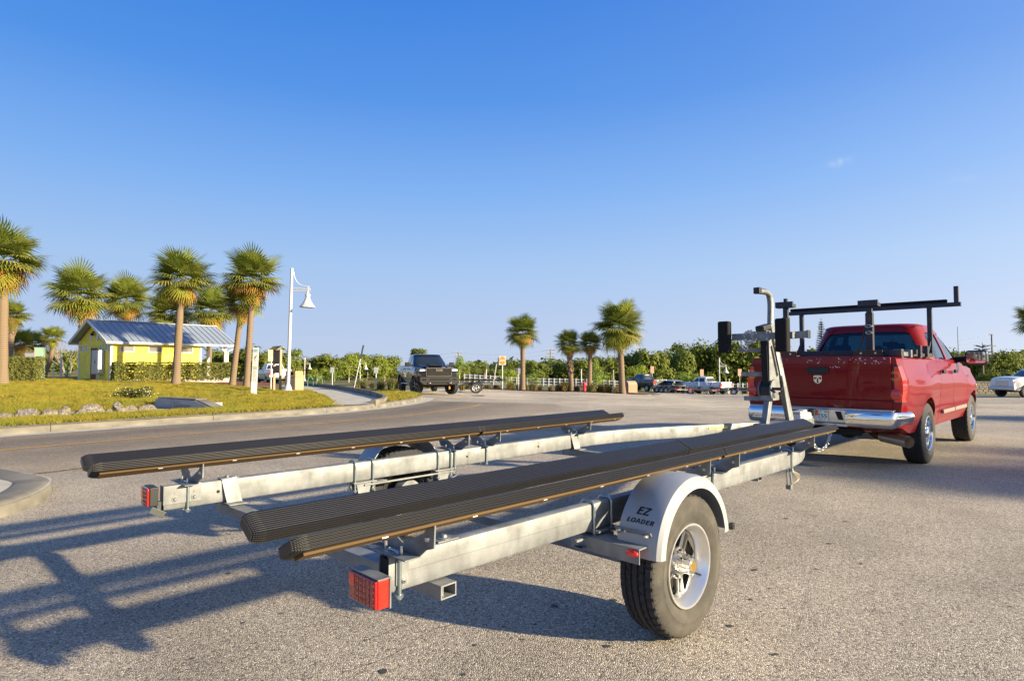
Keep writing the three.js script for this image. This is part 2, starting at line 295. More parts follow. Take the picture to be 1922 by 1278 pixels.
// closed outlines on the ground -> sheets and bodies
function resample(pts, step, closed = true) {
  const c = new THREE.CatmullRomCurve3(pts.map(([x, z]) => V3(x, 0, z)), closed, 'catmullrom', .35), n = Math.max(8, Math.round(c.getLength() / step));
  return c.getSpacedPoints(n).slice(0, closed ? n : n + 1).map((p) => [p.x, p.z]);
}
function inside(poly, x, z) { let c = false; for (let i = 0, j = poly.length - 1; i < poly.length; j = i++) { const [xi, zi] = poly[i], [xj, zj] = poly[j]; if ((zi > z) !== (zj > z) && x < (xj - xi) * (z - zi) / (zj - zi) + xi) c = !c; } return c; }
function distTo(line, x, z) { let best = 1e9; for (let i = 0; i < line.length - 1; i++) { const [ax, az] = line[i], [bx, bz] = line[i + 1], dx = bx - ax, dz = bz - az, t = Math.max(0, Math.min(1, ((x - ax) * dx + (z - az) * dz) / (dx * dx + dz * dz || 1))); best = Math.min(best, Math.hypot(x - ax - dx * t, z - az - dz * t)); } return best; }
function strip(line, offA, offB, yA, yB, close = false) {   // ribbon beside a line of ground points; offsets to its left
  const rows = line.map(([x, z], i) => {
    const p = line[Math.max(0, i - 1)], q = line[Math.min(line.length - 1, i + 1)], l = Math.hypot(q[0] - p[0], q[1] - p[1]) || 1, nx = (q[1] - p[1]) / l, nz = -(q[0] - p[0]) / l;
    return [[x + nx * offA, z + nz * offA, yA], [x + nx * offB, z + nz * offB, yB]].map(([X, Z, y]) => [X, ground(X, Z) + y, Z]);
  });
  return grid(rows);
}
function sweepKerb(line, prof) {                   // profile of (offset to the left, height) swept along a line
  const rows = line.map(([x, z], i) => {
    const p = line[Math.max(0, i - 1)], q = line[Math.min(line.length - 1, i + 1)], l = Math.hypot(q[0] - p[0], q[1] - p[1]) || 1, nx = (q[1] - p[1]) / l, nz = -(q[0] - p[0]) / l;
    return prof.map(([o, y]) => { const X = x + nx * o, Z = z + nz * o; return [X, ground(X, Z) + y, Z]; });
  });
  const g = plain(toCreasedNormals(grid(rows), .6));
  const cap = (r) => { const t = []; for (let i = 1; i < r.length - 1; i++) t.push(...r[0], ...r[i], ...r[i + 1]); const c = new THREE.BufferGeometry(); c.setAttribute('position', new THREE.Float32BufferAttribute(t, 3)); c.computeVertexNormals(); return c; };
  return mergeGeometries([g, plain(cap(rows[0])), plain(cap(rows[rows.length - 1]))]);
}
const KERB = [[-.02, -.06], [0, .10], [.035, .15], [.06, .16], [.17, .165], [.19, .15], [.19, -.06]];
const kerbEdge = resample([[-19, .3], [-14, -5.9], [-9.63, -11.3], [-8.75, -12.4], [-7.86, -13.5], [-6.46, -15.1], [-5.19, -16.78], [-4.34, -18.9], [-3.78, -21.2], [-3.62, -23.6], [-3.82, -26.2], [-4.6, -28.6], [-5.8, -30.6], [-7.6, -32.6], [-9.6, -34.2], [-12.3, -36.2]], .35, false);
{ // kerb of cast concrete lengths with open joints
  const kerb = new THREE.Group(); kerb.name = 'kerb'; kerb.userData.kind = 'structure'; scene.add(kerb);
  const per = 9;
  for (let i = 0; i < kerbEdge.length - 1; i += per) { const l = kerbEdge.slice(i, i + per + 1).map((p) => [...p]); if (l.length < 2) break; const e = l.length - 1, k = .03; l[e] = [lerp(l[e][0], l[e - 1][0], k), lerp(l[e][1], l[e - 1][1], k)]; part(kerb, 'kerb_stone', sweepKerb(l, KERB), M.concrete); }
}
structure('gutter', boxUV(plain(strip(kerbEdge.slice(0, 92), -.42, 0, .016, .018))), M.concretePale);
{ // the asphalt road along the kerb, darker and smoother than the lot, and its line
  const near = kerbEdge.slice(0, 84);
  const rows = near.map(([x, z], i) => {
    const p = near[Math.max(0, i - 1)], q = near[Math.min(near.length - 1, i + 1)], l = Math.hypot(q[0] - p[0], q[1] - p[1]), nx = (q[1] - p[1]) / l, nz = -(q[0] - p[0]) / l, r = [];
    for (let k = 0; k <= 16; k++) { const o = -.425 - k / 16 * (4.9 + .12 * Math.sin(i * .5)); r.push([x + nx * o, ground(x + nx * o, z + nz * o) + .012, z + nz * o]); }
    return r;
  });
  const g = grid(rows), p = g.attributes.position, col = [], uv = [];
  for (let i = 0; i < p.count; i++) { const x = p.getX(i), z = p.getZ(i), k = (i % 17) / 16, f = fbm(x * .8 + z * .3, z * .2 + 11, 3), t = (.82 + .3 * f) * (1 - .30 * smooth(.02, .2, k) * smooth(.42, .2, k)) * lerp(1, 1.45, smooth(.55, .95, k)); col.push(t * 1.04, t, t * .95); uv.push(x, z); }
  g.setAttribute('color', new THREE.Float32BufferAttribute(col, 3)); g.setAttribute('uv', new THREE.Float32BufferAttribute(uv, 2)); g.computeVertexNormals();
  structure('road', g, M.road);
  structure('yellow_line', boxUV(plain(strip(near.slice(0, 80), -2.62, -2.50, .017, .017))), M.yellowLine);
}
{ // hairline cracks in the asphalt
  const cracks = [[[680, 1205], [760, 1172], [850, 1130], [930, 1098], [1010, 1082], [1100, 1066]], [[640, 1265], [720, 1238], [800, 1190], [870, 1168]], [[1560, 1278], [1500, 1180], [1520, 1100], [1490, 1010]], [[60, 1040], [200, 1010], [330, 990], [470, 940]]];
  const r = seeded(5), list = cracks.map((c) => {
    const pts = resample(c.map(([x, y]) => at0(x, y)), .04, false), w = pts.map(() => .0012 + .0035 * r() * r());
    return grid(pts.map(([x, z], i) => { const j = .02 * (noise2(i * .35, c[0][0]) - .5); return [[x + j, .0035, z + j - w[i]], [x + j, .0035, z + j + w[i]]]; }));
  });
  const spots = [], sr = seeded(88); for (let k = 0; k < 70; k++) { const px = 300 + 1600 * sr(), py = 880 + 390 * sr(), p = at0(px, py), n = 9, R = .006 + .022 * sr() * sr(), v = []; const q = [...Array(n)].map((_, i) => { const a = i / n * 6.283, l = R * (.55 + .8 * sr()); return [p[0] + Math.cos(a) * l, .0032, p[1] + Math.sin(a) * l]; }); for (let i = 1; i < n - 1; i++) v.push(...q[0], ...q[i + 1], ...q[i]); const g = new THREE.BufferGeometry(); g.setAttribute('position', new THREE.Float32BufferAttribute(v, 3)); g.computeVertexNormals(); spots.push(g); }
  structure('oil_spots', joined(spots), std([.06, .055, .05], .8));
  structure('asphalt_cracks', boxUV(joined(list)), std([.05, .045, .04], 1));
}
{ const q = gp(896, 31); structure('drain_cover', boxUV(plain(new THREE.CircleGeometry(.42, 24).rotateX(-Math.PI / 2)).translate(q.x, q.y + .012, q.z)), std([.06, .058, .055], .8)); }
// ---------- lawn, swale, path ----------
const lawnPoly = resample([...kerbEdge.filter((_, i) => i % 6 === 0).map((p) => p), [-15, -36.5], [-20, -41], [-27, -52], [-40, -62], [-60, -62], [-60, -20], [-30, 0]], 1.2, true);
const swaleLine = [[-19, -6.5], [-14.6, -12.2], [-12.2, -15.4], [-10.9, -16.9], [-10.0, -17.5]];
function lawnY(x, z) {
  const e = distTo(kerbEdge, x, z), s = distTo(swaleLine, x, z);
  return ground(x, z) + .15 + .13 * smooth(6, 20, e) + .10 * smooth(-9, -20, x) * smooth(5, 18, e) - .52 * Math.exp(-s * s / 2.0) + .03 * (fbm(x * .8, z * .8, 3) - .5) * smooth(.4, 2, e);
}
function patch(poly, step, height, skirt = .3) {    // triangulated sheet: inner grid of points and the outline
  const xs = poly.map((p) => p[0]), zs = poly.map((p) => p[1]), x0 = Math.min(...xs), x1 = Math.max(...xs), z0 = Math.min(...zs), z1 = Math.max(...zs);
  const pos = [], idx = [], key = new Map();
  const vert = (x, z) => { const k = x.toFixed(3) + ',' + z.toFixed(3); if (!key.has(k)) { key.set(k, pos.length / 3); pos.push(x, height(x, z), z); } return key.get(k); };
  // cells wholly inside as quads; cut cells as clipped polygons
  const clip = (sub, quad) => { let out = sub; for (let i = 0; i < 4 && out.length; i++) { const [ax, az] = quad[i], [bx, bz] = quad[(i + 1) % 4], inn = (p) => (bx - ax) * (p[1] - az) - (bz - az) * (p[0] - ax) >= -1e-9, res = []; for (let k = 0; k < out.length; k++) { const p = out[k], q = out[(k + 1) % out.length], a = inn(p), b = inn(q); if (a) res.push(p); if (a !== b) { const d1 = (bx - ax) * (p[1] - az) - (bz - az) * (p[0] - ax), d2 = (bx - ax) * (q[1] - az) - (bz - az) * (q[0] - ax), t = d1 / (d1 - d2); res.push([p[0] + (q[0] - p[0]) * t, p[1] + (q[1] - p[1]) * t]); } } out = res; } return out; };
  for (let x = x0; x < x1; x += step) for (let z = z0; z < z1; z += step) {
    const q = [[x, z], [x + step, z], [x + step, z + step], [x, z + step]], n = q.filter((p) => inside(poly, ...p)).length, near = distTo([...poly, poly[0]], x + step / 2, z + step / 2) < step;
    if (!near) { if (n) { const v = q.map((p) => vert(...p)); idx.push(v[0], v[2], v[1], v[0], v[3], v[2]); } continue; }
    const c = clip(poly, q); if (c.length < 3) continue;
    const tri = THREE.ShapeUtils.triangulateShape(c.map((p) => new THREE.Vector2(...p)), []);
    for (const t of tri) { const v = t.map((i) => vert(...c[i])); idx.push(...v); }
  }
  const g = new THREE.BufferGeometry(); g.setAttribute('position', new THREE.Float32BufferAttribute(pos, 3)); g.setIndex(idx);
  // every face upward
  for (let i = 0; i < idx.length; i += 3) { const [a, b, c] = [idx[i], idx[i + 1], idx[i + 2]], cr = (pos[b * 3] - pos[a * 3]) * (pos[c * 3 + 2] - pos[a * 3 + 2]) - (pos[b * 3 + 2] - pos[a * 3 + 2]) * (pos[c * 3] - pos[a * 3]); if (cr > 0) { idx[i + 1] = c; idx[i + 2] = b; } }
  g.setIndex(idx); g.computeVertexNormals();
  const u = []; for (let i = 0; i < pos.length; i += 3) u.push(pos[i], pos[i + 2]); g.setAttribute('uv', new THREE.Float32BufferAttribute(u, 2)); return g;
}
structure('lawn', patch(lawnPoly, .5, lawnY), M.turf);
// concrete path rising from the kerb, with a raised edge on its right
const onL = (px, py) => { let h = .15; let p; for (let i = 0; i < 6; i++) { p = onLevel(px, py, h); h = lawnY(p.x, p.z); } return [p.x, p.z]; };
const pathPoly = resample([onL(614, 762), onL(627, 756), onL(612, 745), onL(585, 735), onL(548, 727.5), onL(520, 724.5), onL(560, 722.5), onL(595, 726.5), onL(646, 733.5), onL(697, 744.5), onL(712, 750), onL(700, 758), onL(650, 762)], .5);
structure('path', patch(pathPoly, .5, (x, z) => lawnY(x, z) + .03), M.concretePale);
{
  const line = resample([onL(552, 722.3), onL(592, 726), onL(646, 733), onL(699, 744), onL(721, 750.5), onL(718, 755), onL(700, 758)], .4, false);
  const pr = [[-.09, -.1], [-.085, .20], [-.06, .23], [.06, .23], [.085, .20], [.09, -.1]];
  const rows = line.map(([x, z], i) => { const p = line[Math.max(0, i - 1)], q = line[Math.min(line.length - 1, i + 1)], l = Math.hypot(q[0] - p[0], q[1] - p[1]), nx = (q[1] - p[1]) / l, nz = -(q[0] - p[0]) / l, k = lerp(1, .6, smooth(.75, 1, i / line.length)); return pr.map(([o, y]) => [x + nx * o, lawnY(x, z) + y * k, z + nz * o]); });
  const e = rows[rows.length - 1], fan = []; for (let i = 1; i < e.length - 1; i++) fan.push(...e[0], ...e[i], ...e[i + 1]); const cg = new THREE.BufferGeometry(); cg.setAttribute('position', new THREE.Float32BufferAttribute(fan, 3)); cg.computeVertexNormals();
  structure('path_kerb', joined([toCreasedNormals(grid(rows), .6), cg]), M.concrete);
}
{ // rounded concrete island cut by the left edge of the view
  const outline = resample([[-7.6, -4.1], [-4.7, -5.05], [-4.50, -5.6], [-4.76, -6.25], [-5.3, -6.75], [-8.4, -8.2], [-9.7, -6.5]], .12);
  const isl = new THREE.Group(); isl.name = 'kerb_island'; isl.userData.kind = 'structure'; scene.add(isl);
  const l = [...outline, outline[0]];
  const pr = [[-.02, -.05], [0, .09], [.03, .12], [.07, .13], [.28, .13], [.32, .115], [.33, .07]];
  part(isl, 'kerb_stone', sweepKerb(l, pr), M.concrete);
  part(isl, 'slab', patch(outline, .4, () => .112), M.concretePale);
}
// blades of grass along the lawn, thick enough to break the outline
{
  const r = seeded(21), bl = [];
  for (let k = 0; k < 7; k++) { const a = r() * 6.28, l = .05 + .06 * r(), w = .006, x = (r() - .5) * .10, z = (r() - .5) * .10, bx = Math.cos(a) * l * .5, bz = Math.sin(a) * l * .5; bl.push(x - w, 0, z, x + w, 0, z, x + bx, l, z + bz); }
  const g = new THREE.BufferGeometry(); g.setAttribute('position', new THREE.Float32BufferAttribute(bl, 3)); g.computeVertexNormals();
  const pts = [];
  for (let tries = 0; pts.length < 42000 && tries < 400000; tries++) {
    const d = 9 + 32 * Math.pow(r(), 1.5), px = -30 + 830 * r(), x = (px - 961) / F * d, z = -d; if (!inside(lawnPoly, x, z) || inside(pathPoly, x, z)) continue;
    const e = distTo(kerbEdge, x, z); if (e < .18) continue; const clump = fbm(x * 1.1 + 9, z * 1.1, 3); if (clump < .36 + .14 * r() && e > .8) continue; pts.push([x, z, e]);
  }
  const im = new THREE.InstancedMesh(g, M.blade, pts.length), m4 = new THREE.Matrix4(), q = new THREE.Quaternion(), col = new THREE.Color();
  pts.forEach(([x, z], i) => { const s = .6 + .8 * r(); m4.compose(V3(x, lawnY(x, z) - .005, z), q.setFromAxisAngle(V3(0, 1, 0), r() * 6.28), V3(s * 1.3, s, s * 1.3)); im.setMatrixAt(i, m4); const t = fbm(x * .9, z * .9, 3); im.setColorAt(i, col.setRGB(lerp(.75, 1.25, t), lerp(.95, 1.0, t), .9)); });
  im.name = 'grass'; im.receiveShadow = true; im.castShadow = true; tag(im, 'short yellow-green grass growing over the lawn beside the road', 'grass', null, 'stuff'); scene.add(im);
}
// ---------- palms ----------
function frondGeo(seed, droop, spread, n) {          // fan leaf: arching stalk, folded fan of narrow leaflets with hanging tips; grows along +z, up is +y
  const r = seeded(seed), pos = [], tri = (a, b, c) => pos.push(...a, ...b, ...c), L = .72;
  const mid = (t) => [0, -.10 * droop * t * t, t * L];
  for (let k = 0; k < 4; k++) { const a = mid(k / 4), b = mid((k + 1) / 4), w = .016 - .002 * k; tri([-w, a[1], a[2]], [w, a[1], a[2]], [w * .8, b[1], b[2]]); tri([-w, a[1], a[2]], [w * .8, b[1], b[2]], [-w * .8, b[1], b[2]]); }
  for (let i = 0; i < n; i++) {
    const f = i / (n - 1) * 2 - 1, ang = f * spread, along = (1 - Math.abs(f)) * .28, o = [0, -.10 * droop - along * along * .8 * droop, L + along * .8];
    const len = (1.08 - .30 * f * f) * (.85 + .25 * r()), dx = Math.sin(ang), dz = Math.cos(ang), fold = .28 * Math.abs(f) + .05 * r(), w = .031 + .010 * r();
    const q = (t, s) => { const drop = droop * (.20 * t * t + .42 * Math.max(0, t - .5) ** 2 * 2) * len; return [o[0] + dx * len * t + dz * s, o[1] + fold * t * len * (1 - t * .8) - drop, o[2] + dz * len * t - dx * s]; };
    const jit = (r() - .5) * .05, T = [0, .38, .72, 1], Wd = [.008, w, w * .8, 0];
    for (let k = 0; k < 3; k++) { const a = q(T[k], -Wd[k]), b = q(T[k], Wd[k]), c = q(T[k + 1], Wd[k + 1] + jit * (k === 2)), d = q(T[k + 1], -Wd[k + 1]); tri(a, b, c); if (k < 2) tri(a, c, d); }
  }
  const g = new THREE.BufferGeometry(); g.setAttribute('position', new THREE.Float32BufferAttribute(pos, 3)); g.computeVertexNormals(); return boxUV(g);
}
const FR = { up: [1, 2, 3].map((s) => frondGeo(s, .35, 1.9, 26)), mid: [4, 5, 6].map((s) => frondGeo(s, .8, 2.0, 26)), low: [7, 8, 9].map((s) => frondGeo(s, 1.5, 1.7, 22)) };
function trunkGeo(h, r0, r1, bend, lean, boots, seed) {
  const pts = []; for (let k = 0; k <= 8; k++) { const t = k / 8; pts.push(V3(lean[0] * t + bend[0] * Math.sin(t * Math.PI), h * t, lean[1] * t + bend[1] * Math.sin(t * Math.PI))); }
  const c = new THREE.CatmullRomCurve3(pts), N = 26, rows = [], uv = [], r = seeded(seed);
  for (let k = 0; k <= N; k++) { const t = k / N, p = c.getPoint(t), R = lerp(r0, r1, t) * (1 + .35 * Math.exp(-t * h / .25)) * (1 + .03 * Math.sin(t * h * 31) + .04 * (r() - .5)); rows.push([...Array(12)].map((_, i) => { const a = i / 12 * 6.2832; return [p.x + Math.cos(a) * R, p.y - (k === 0 ? .25 : 0), p.z + Math.sin(a) * R]; })); }
  const g = plain((() => { const q = grid(rows, true); q.computeVertexNormals(); return q; })()), list = [g];
  if (boots) for (let k = 0; k < 46; k++) {             // old leaf bases, criss-crossed
    const t = lerp(boots, .995, k / 45), p = c.getPoint(t), a = k * 2.399, R = lerp(r0, r1, t), d = V3(Math.cos(a), 0, Math.sin(a));
    for (const s of [-1, 1]) { const side = V3(-d.z * s, 0, d.x * s).multiplyScalar(.09); list.push(bar(p.clone().addScaledVector(d, R * .85).add(side).add(V3(0, -.10, 0)), p.clone().addScaledVector(d, R * 1.25 + .05).addScaledVector(side, .15).add(V3(0, .16, 0)), .05, .03, 0)); }
  }
  return [list, c.getPoint(1)];
}
const Q = (x, y, z) => new THREE.Quaternion().setFromEuler(new THREE.Euler(x, y, z, 'YXZ'));
function makePalm(o) {      // o: label, pos, h (trunk height), w (crown width), r, lean, bend, boots, dead, n, seed
  const r = seeded(o.seed), t = thing('palm_tree', o.label, 'palm tree', [o.pos.x, o.pos.y, o.pos.z]);
  const [tg, top] = trunkGeo(o.h, o.r, o.r * .82, o.bend ?? [0, 0], o.lean ?? [0, 0], o.boots, o.seed);
  part(t, 'trunk', tg, M.bark);
  const S = o.w / 3.5, n = Math.round((o.n ?? 56) * 1.25);
  for (let k = 0; k < n; k++) {
    const f = (k + .5) / n, el = Math.asin(Math.max(-.98, lerp(.99, Math.sin(o.low ?? -1.05), f))) + (r() - .5) * .3, az = k * 2.39996 + (r() - .5) * .4, low = f > .72, mid = f > .3;
    const dead = f > 1 - (o.dead ?? .22) * 1.08 ? (r() < .75 ? 3 + (r() < .5) : 0) : f > .55 ? (r() < .35 ? 2 : r() < .5 ? 0 : 1) : (r() < .5 ? 0 : 1);
    const m = shared(t, 'frond', FR[low ? 'low' : mid ? 'mid' : 'up'][k % 3], M.frond[dead]);
    const s = S * (low ? .66 + .3 * r() : .80 + .30 * r()) * (dead > 2 ? .82 : 1);
    m.position.set(top.x, top.y - .05 + .30 * S * (1 - f), top.z); m.quaternion.copy(Q(-el, az, (r() - .5) * .7)); m.scale.set(s, s, s);
  }
  return t;
}
{
  // [bearing pixel, distance, crown centre pixel (x,y), crown width in pixels, trunk radius, options, label]
  const P = [
    [5, 31, 6, 484, 142, .25, { dead: .34, n: 62, low: -1.3 }, 'tall palm with a shaggy crown, cut off by the left edge of the view'],
    [13, 44, 24, 590, 58, .24, { dead: .4, boots: .7 }, 'short palm with a dark trunk standing just behind the leftmost tall palm'],
    [158, 53, 150, 553, 112, .24, { boots: .4, dead: .22 }, 'palm with a criss-crossed trunk rising behind the left gable of the yellow building'],
    [236, 56, 237, 562, 92, .24, { boots: .6, dead: .3, low: -1.3 }, 'palm behind the ridge of the yellow building, second from its left gable'],
    [331, 37, 340, 522, 118, .23, { dead: .26, low: -1.25 }, 'tall palm in front of the long yellow wall and its hedge'],
    [318, 57, 322, 588, 92, .22, { dead: .35, boots: .6, low: -1.3 }, 'palm crown behind the middle of the blue-grey roof'],
    [392, 56, 396, 582, 96, .22, { dead: .3, low: -1.3 }, 'palm crown behind the right end of the blue-grey roof'],
    [436, 40, 453, 568, 84, .20, { dead: .42, low: -1.4, n: 44 }, 'leaning palm with a brown crown, left of the pair beside the white lamp post'],
    [463, 38, 474, 522, 112, .20, { dead: .3, low: -1.2 }, 'tall palm next to the white lamp post, right one of the leaning pair'],
    [82, 47, 97, 632, 46, .17, { bend: [.25, 0], dead: .35, n: 40 }, 'small palm with a curved thin trunk beside the green cabinet'],
    [40, 58, 38, 642, 56, .2, { dead: .4, n: 40, boots: .6 }, 'low palm behind the clipped hedge, nearest the left edge'],
    [66, 60, 66, 644, 48, .2, { dead: .4, n: 40 }, 'low palm between the clipped hedge and the curved thin palm'],
    [981, 47, 981, 622, 68, .20, { dead: .26, low: -1.2 }, 'palm standing alone on the mulch bed right of the yellow and white sign'],
    [1073, 47, 1068, 644, 54, .19, { boots: .35, dead: .2 }, 'small palm with a criss-crossed trunk beside the red hydrant'],
    [1106, 47, 1108, 645, 50, .19, { dead: .3 }, 'small palm with pale brown lower leaves, behind the big round palm'],
    [1168, 46.5, 1163, 613, 96, .24, { dead: .14, n: 74, low: -1.25, lean: 1 }, 'big palm with a full round crown at the right end of the mulch bed'],
    [1946, 40, 1948, 604, 78, .24, { dead: .3 }, 'palm whose leaf tips reach in at the right edge of the view'],
    [908, 95, 909, 692, 20, .2, { dead: .2, n: 30 }, 'tiny distant palm above the tree line behind the tipped trailer mast'],
  ];
  P.forEach(([bx, d, cx, cy, w, r, o, label], i) => {
    const b = gp(bx, d), onLawn = inside(lawnPoly, b.x, b.z); if (onLawn) b.y = lawnY(b.x, b.z);
    const c = at(cx, cy, d), W = w / F * d * 1.02;
    makePalm({ label, pos: b, h: c.y - b.y - .06 * W, w: W, r, seed: 100 + i, ...o, lean: [c.x - b.x, 0] });
  });
  // palms standing to the right of the viewpoint: only their shadows fall into view
  [[28.6, 2.2, 6.0], [31.5, 1.0, 5.8], [33, 3.0, 6.2], [37, -5.5, 6.2], [52, 2.5, 8]].forEach(([x, z, h], i) => makePalm({ label: ['nearest', 'second', 'third', 'fourth', 'fifth'][i] + ' palm beyond the right side of the lot, casting its shadow across the asphalt', pos: V3(x, 0, z), h, w: 4, r: .22, seed: 300 + i, n: 44 }));
}
// ---------- broadleaf trees ----------
function crownGeo(seed, blobs, count, size, flat = 1) {   // leaf clusters spread over the outer part of several lobes; unit radius about 1
  const r = seeded(seed), lobes = [];
  for (let k = 0; k < blobs; k++) { const a = r() * 6.28, d = Math.sqrt(r()) * .72, y = -.45 + 1.0 * r(); lobes.push([Math.cos(a) * d, y * (1 - .35 * d), Math.sin(a) * d, .26 + .24 * r()]); }
  const pos = [], nor = [], p = V3(0, 0, 0), n = V3(0, 0, 0), u = V3(0, 0, 0), v = V3(0, 0, 0);
  for (let k = 0; k < count; k++) {
    const L = lobes[Math.floor(r() * blobs)]; n.set(r() - .5, r() - .5, r() - .5).normalize(); if (n.y < -.4) n.y *= -.5;
    const rad = L[3] * (.62 + .42 * Math.pow(r(), .6)); p.set(L[0], L[1], L[2]).addScaledVector(n, rad); p.y *= flat;
    const t = V3(r() - .5, r() - .2, r() - .5).add(n).normalize(); u.set(r() - .5, r() - .5, r() - .5).cross(t).normalize(); v.crossVectors(t, u);
    const s = size * (.6 + .8 * r()); u.multiplyScalar(s); v.multiplyScalar(s * .62);
    const a = [p.x - u.x, p.y - u.y, p.z - u.z], b = [p.x + v.x, p.y + v.y, p.z + v.z], c = [p.x + u.x, p.y + u.y, p.z + u.z], d = [p.x - v.x, p.y - v.y, p.z - v.z];
    pos.push(...a, ...b, ...c, ...a, ...c, ...d); for (let q = 0; q < 6; q++) nor.push(t.x, t.y, t.z);
  }
  const g = new THREE.BufferGeometry(); g.setAttribute('position', new THREE.Float32BufferAttribute(pos, 3)); g.computeVertexNormals(); return boxUV(g);
}
const OAK = [31, 32, 33, 34, 35].map((s) => crownGeo(s, 22, 4200, .055));
const YOUNG = [41, 42, 43].map((s) => crownGeo(s, 10, 1500, .045, 1.15));
function limbs(h, crownY, R, seed, r0) { const r = seeded(seed), l = [rod(V3(0, -.3, 0), V3(0, h * .62, 0), r0, r0 * .7, 8)]; for (let k = 0; k < 7; k++) { const a = k * 2.4 + r(), y = h * (.3 + .32 * r()); l.push(rod(V3(0, y, 0), V3(Math.cos(a) * R * .6, crownY + (r() - .3) * R * .6, Math.sin(a) * R * .6), r0 * .5, r0 * .12, 5)); } return l; }
function tree(name, label, px, d, topPy, wpx, kind, seed, mat, group) {
  const b = gp(px, d), top = at(px, topPy, d).y, R = wpx / F * d / 2, h = top - b.y, t = thing(name, label, 'tree', [b.x, b.y, b.z], seed * 1.7, group);
  const ry = h * .66, cy = h - ry * .84;
  part(t, 'trunk', limbs(h, cy, R, seed, kind === 'young' ? .07 : .16), kind === 'young' ? M.barkPale : M.barkGray);
  const c = shared(t, 'crown', kind === 'young' ? YOUNG[seed % 3] : OAK[seed % 5], mat); c.position.y = cy; c.scale.set(R * 1.15, ry, R * 1.15);
  return t;
}
{
  const T = [ // far tree line, [pixel, distance, top pixel, width pixel, leaf tone, where]
    [18, 75, 655, 70, 1, 'behind the low palms at the left edge'], [118, 72, 650, 80, 0, 'behind the curved thin palm'], [205, 80, 640, 90, 1, 'behind the yellow building, seen left of its ridge'],
    [425, 84, 655, 70, 1, 'behind the porch posts of the yellow building'], [452, 80, 646, 66, 0, 'behind the leaning palm pair'], [497, 78, 643, 76, 2, 'behind the white pickup by the notice board'], [530, 84, 648, 60, 0, 'behind the notice board'], [556, 88, 666, 52, 1, 'behind the white lamp post'],
    [598, 92, 668, 56, 3, 'behind the green bicycle hoops'], [622, 86, 660, 60, 2, 'left of the tilted pole'], [652, 94, 660, 62, 3, 'just behind the tilted pole'], [690, 90, 657, 60, 1, 'right of the tilted pole'], [722, 92, 664, 50, 3, 'left of the black pickup'], [745, 86, 690, 40, 2, 'low beside the black pickup'],
    [858, 92, 680, 50, 2, 'right of the black pickup'], [888, 98, 686, 46, 0, 'behind the trailer mast'], [925, 96, 692, 46, 2, 'left of the yellow and white sign'], [958, 92, 688, 50, 2, 'behind the lone palm'],
    [1006, 95, 675, 48, 1, 'right of the lone palm'], [1040, 98, 679, 50, 3, 'midway along the white fence'], [1070, 94, 672, 56, 1, 'behind the criss-crossed small palm'], [1100, 92, 664, 50, 2, 'behind the small pale-leaved palm'], [1140, 96, 671, 56, 2, 'left of the big round palm'],
    [1185, 98, 664, 60, 1, 'right of the big round palm'], [1222, 94, 657, 64, 2, 'above the grey pickup'], [1262, 98, 656, 62, 3, 'above the silver car'], [1300, 102, 642, 66, 1, 'above the dark flat trailer'], [1335, 98, 639, 66, 2, 'above the white pickup at the far fence'], [1372, 96, 636, 70, 0, 'left of the winch post'], [1405, 94, 634, 70, 2, 'behind the winch post'], [1450, 96, 642, 70, 1, 'behind the left rack post of the red pickup'],
    [1500, 100, 655, 70, 3, 'behind the red cab, left'], [1560, 100, 660, 80, 1, 'behind the red cab, middle'], [1640, 98, 662, 90, 0, 'behind the red cab, right'], [1720, 92, 664, 80, 1, 'behind the red cab, at its right pillar'],
    [1786, 88, 650, 50, 0, 'left of the door mirror'], [1812, 84, 650, 40, 2, 'just behind the door mirror'], [1845, 90, 660, 60, 1, 'right of the door mirror'], [1868, 82, 656, 56, 0, 'left of the parked white pickup at the right edge'], [1895, 90, 656, 56, 1, 'above the hood of the white pickup at the right edge'], [1925, 82, 668, 60, 0, 'above the cab of the white pickup at the right edge'], [1960, 88, 672, 60, 2, 'at the right edge of the view'],
    [1868, 66, 692, 46, 2, 'low beside the stone wall'], [1902, 66, 700, 44, 1, 'low behind the white pickup at the right edge'],
    [470, 96, 668, 80, 3, 'deep behind the notice board'], [570, 100, 680, 70, 3, 'deep behind the bicycle hoops'], [640, 104, 672, 80, 3, 'deep behind the tilted pole'], [705, 104, 676, 70, 3, 'deep behind the road signs'], [770, 104, 690, 70, 3, 'deep behind the black pickup'], [840, 106, 694, 60, 3, 'deep right of the black pickup'], [905, 108, 700, 60, 3, 'deep behind the trailer mast'], [975, 106, 698, 60, 3, 'deep behind the lone palm'], [1030, 108, 692, 60, 3, 'deep behind the white fence, left'], [1090, 108, 686, 70, 3, 'deep behind the hydrant'], [1150, 108, 684, 70, 3, 'deep behind the big round palm'], [1220, 108, 676, 70, 3, 'deep behind the grey pickup'], [1290, 110, 664, 80, 3, 'deep behind the dark flat trailer'], [1360, 108, 660, 80, 3, 'deep behind the far street lamp'], [1425, 108, 662, 80, 3, 'deep behind the winch post'], [1800, 100, 672, 70, 3, 'deep behind the door mirror'], [1880, 100, 676, 80, 3, 'deep behind the parked white pickup'],
  ];
    T.forEach(([px, d0, top, w, m, where], i) => { const d = px > 410 && px < 1760 ? d0 - 95 + 82 + (px - 420) * .034 : d0; tree('broadleaf_tree', 'bushy green far tree ' + where.replace('seen ', ''), px, d, px > 1120 && px < 1520 ? top - 8 : top, w * 1.12, 'oak', i, M.oak[m % 2], 'trees of the far tree line'); });
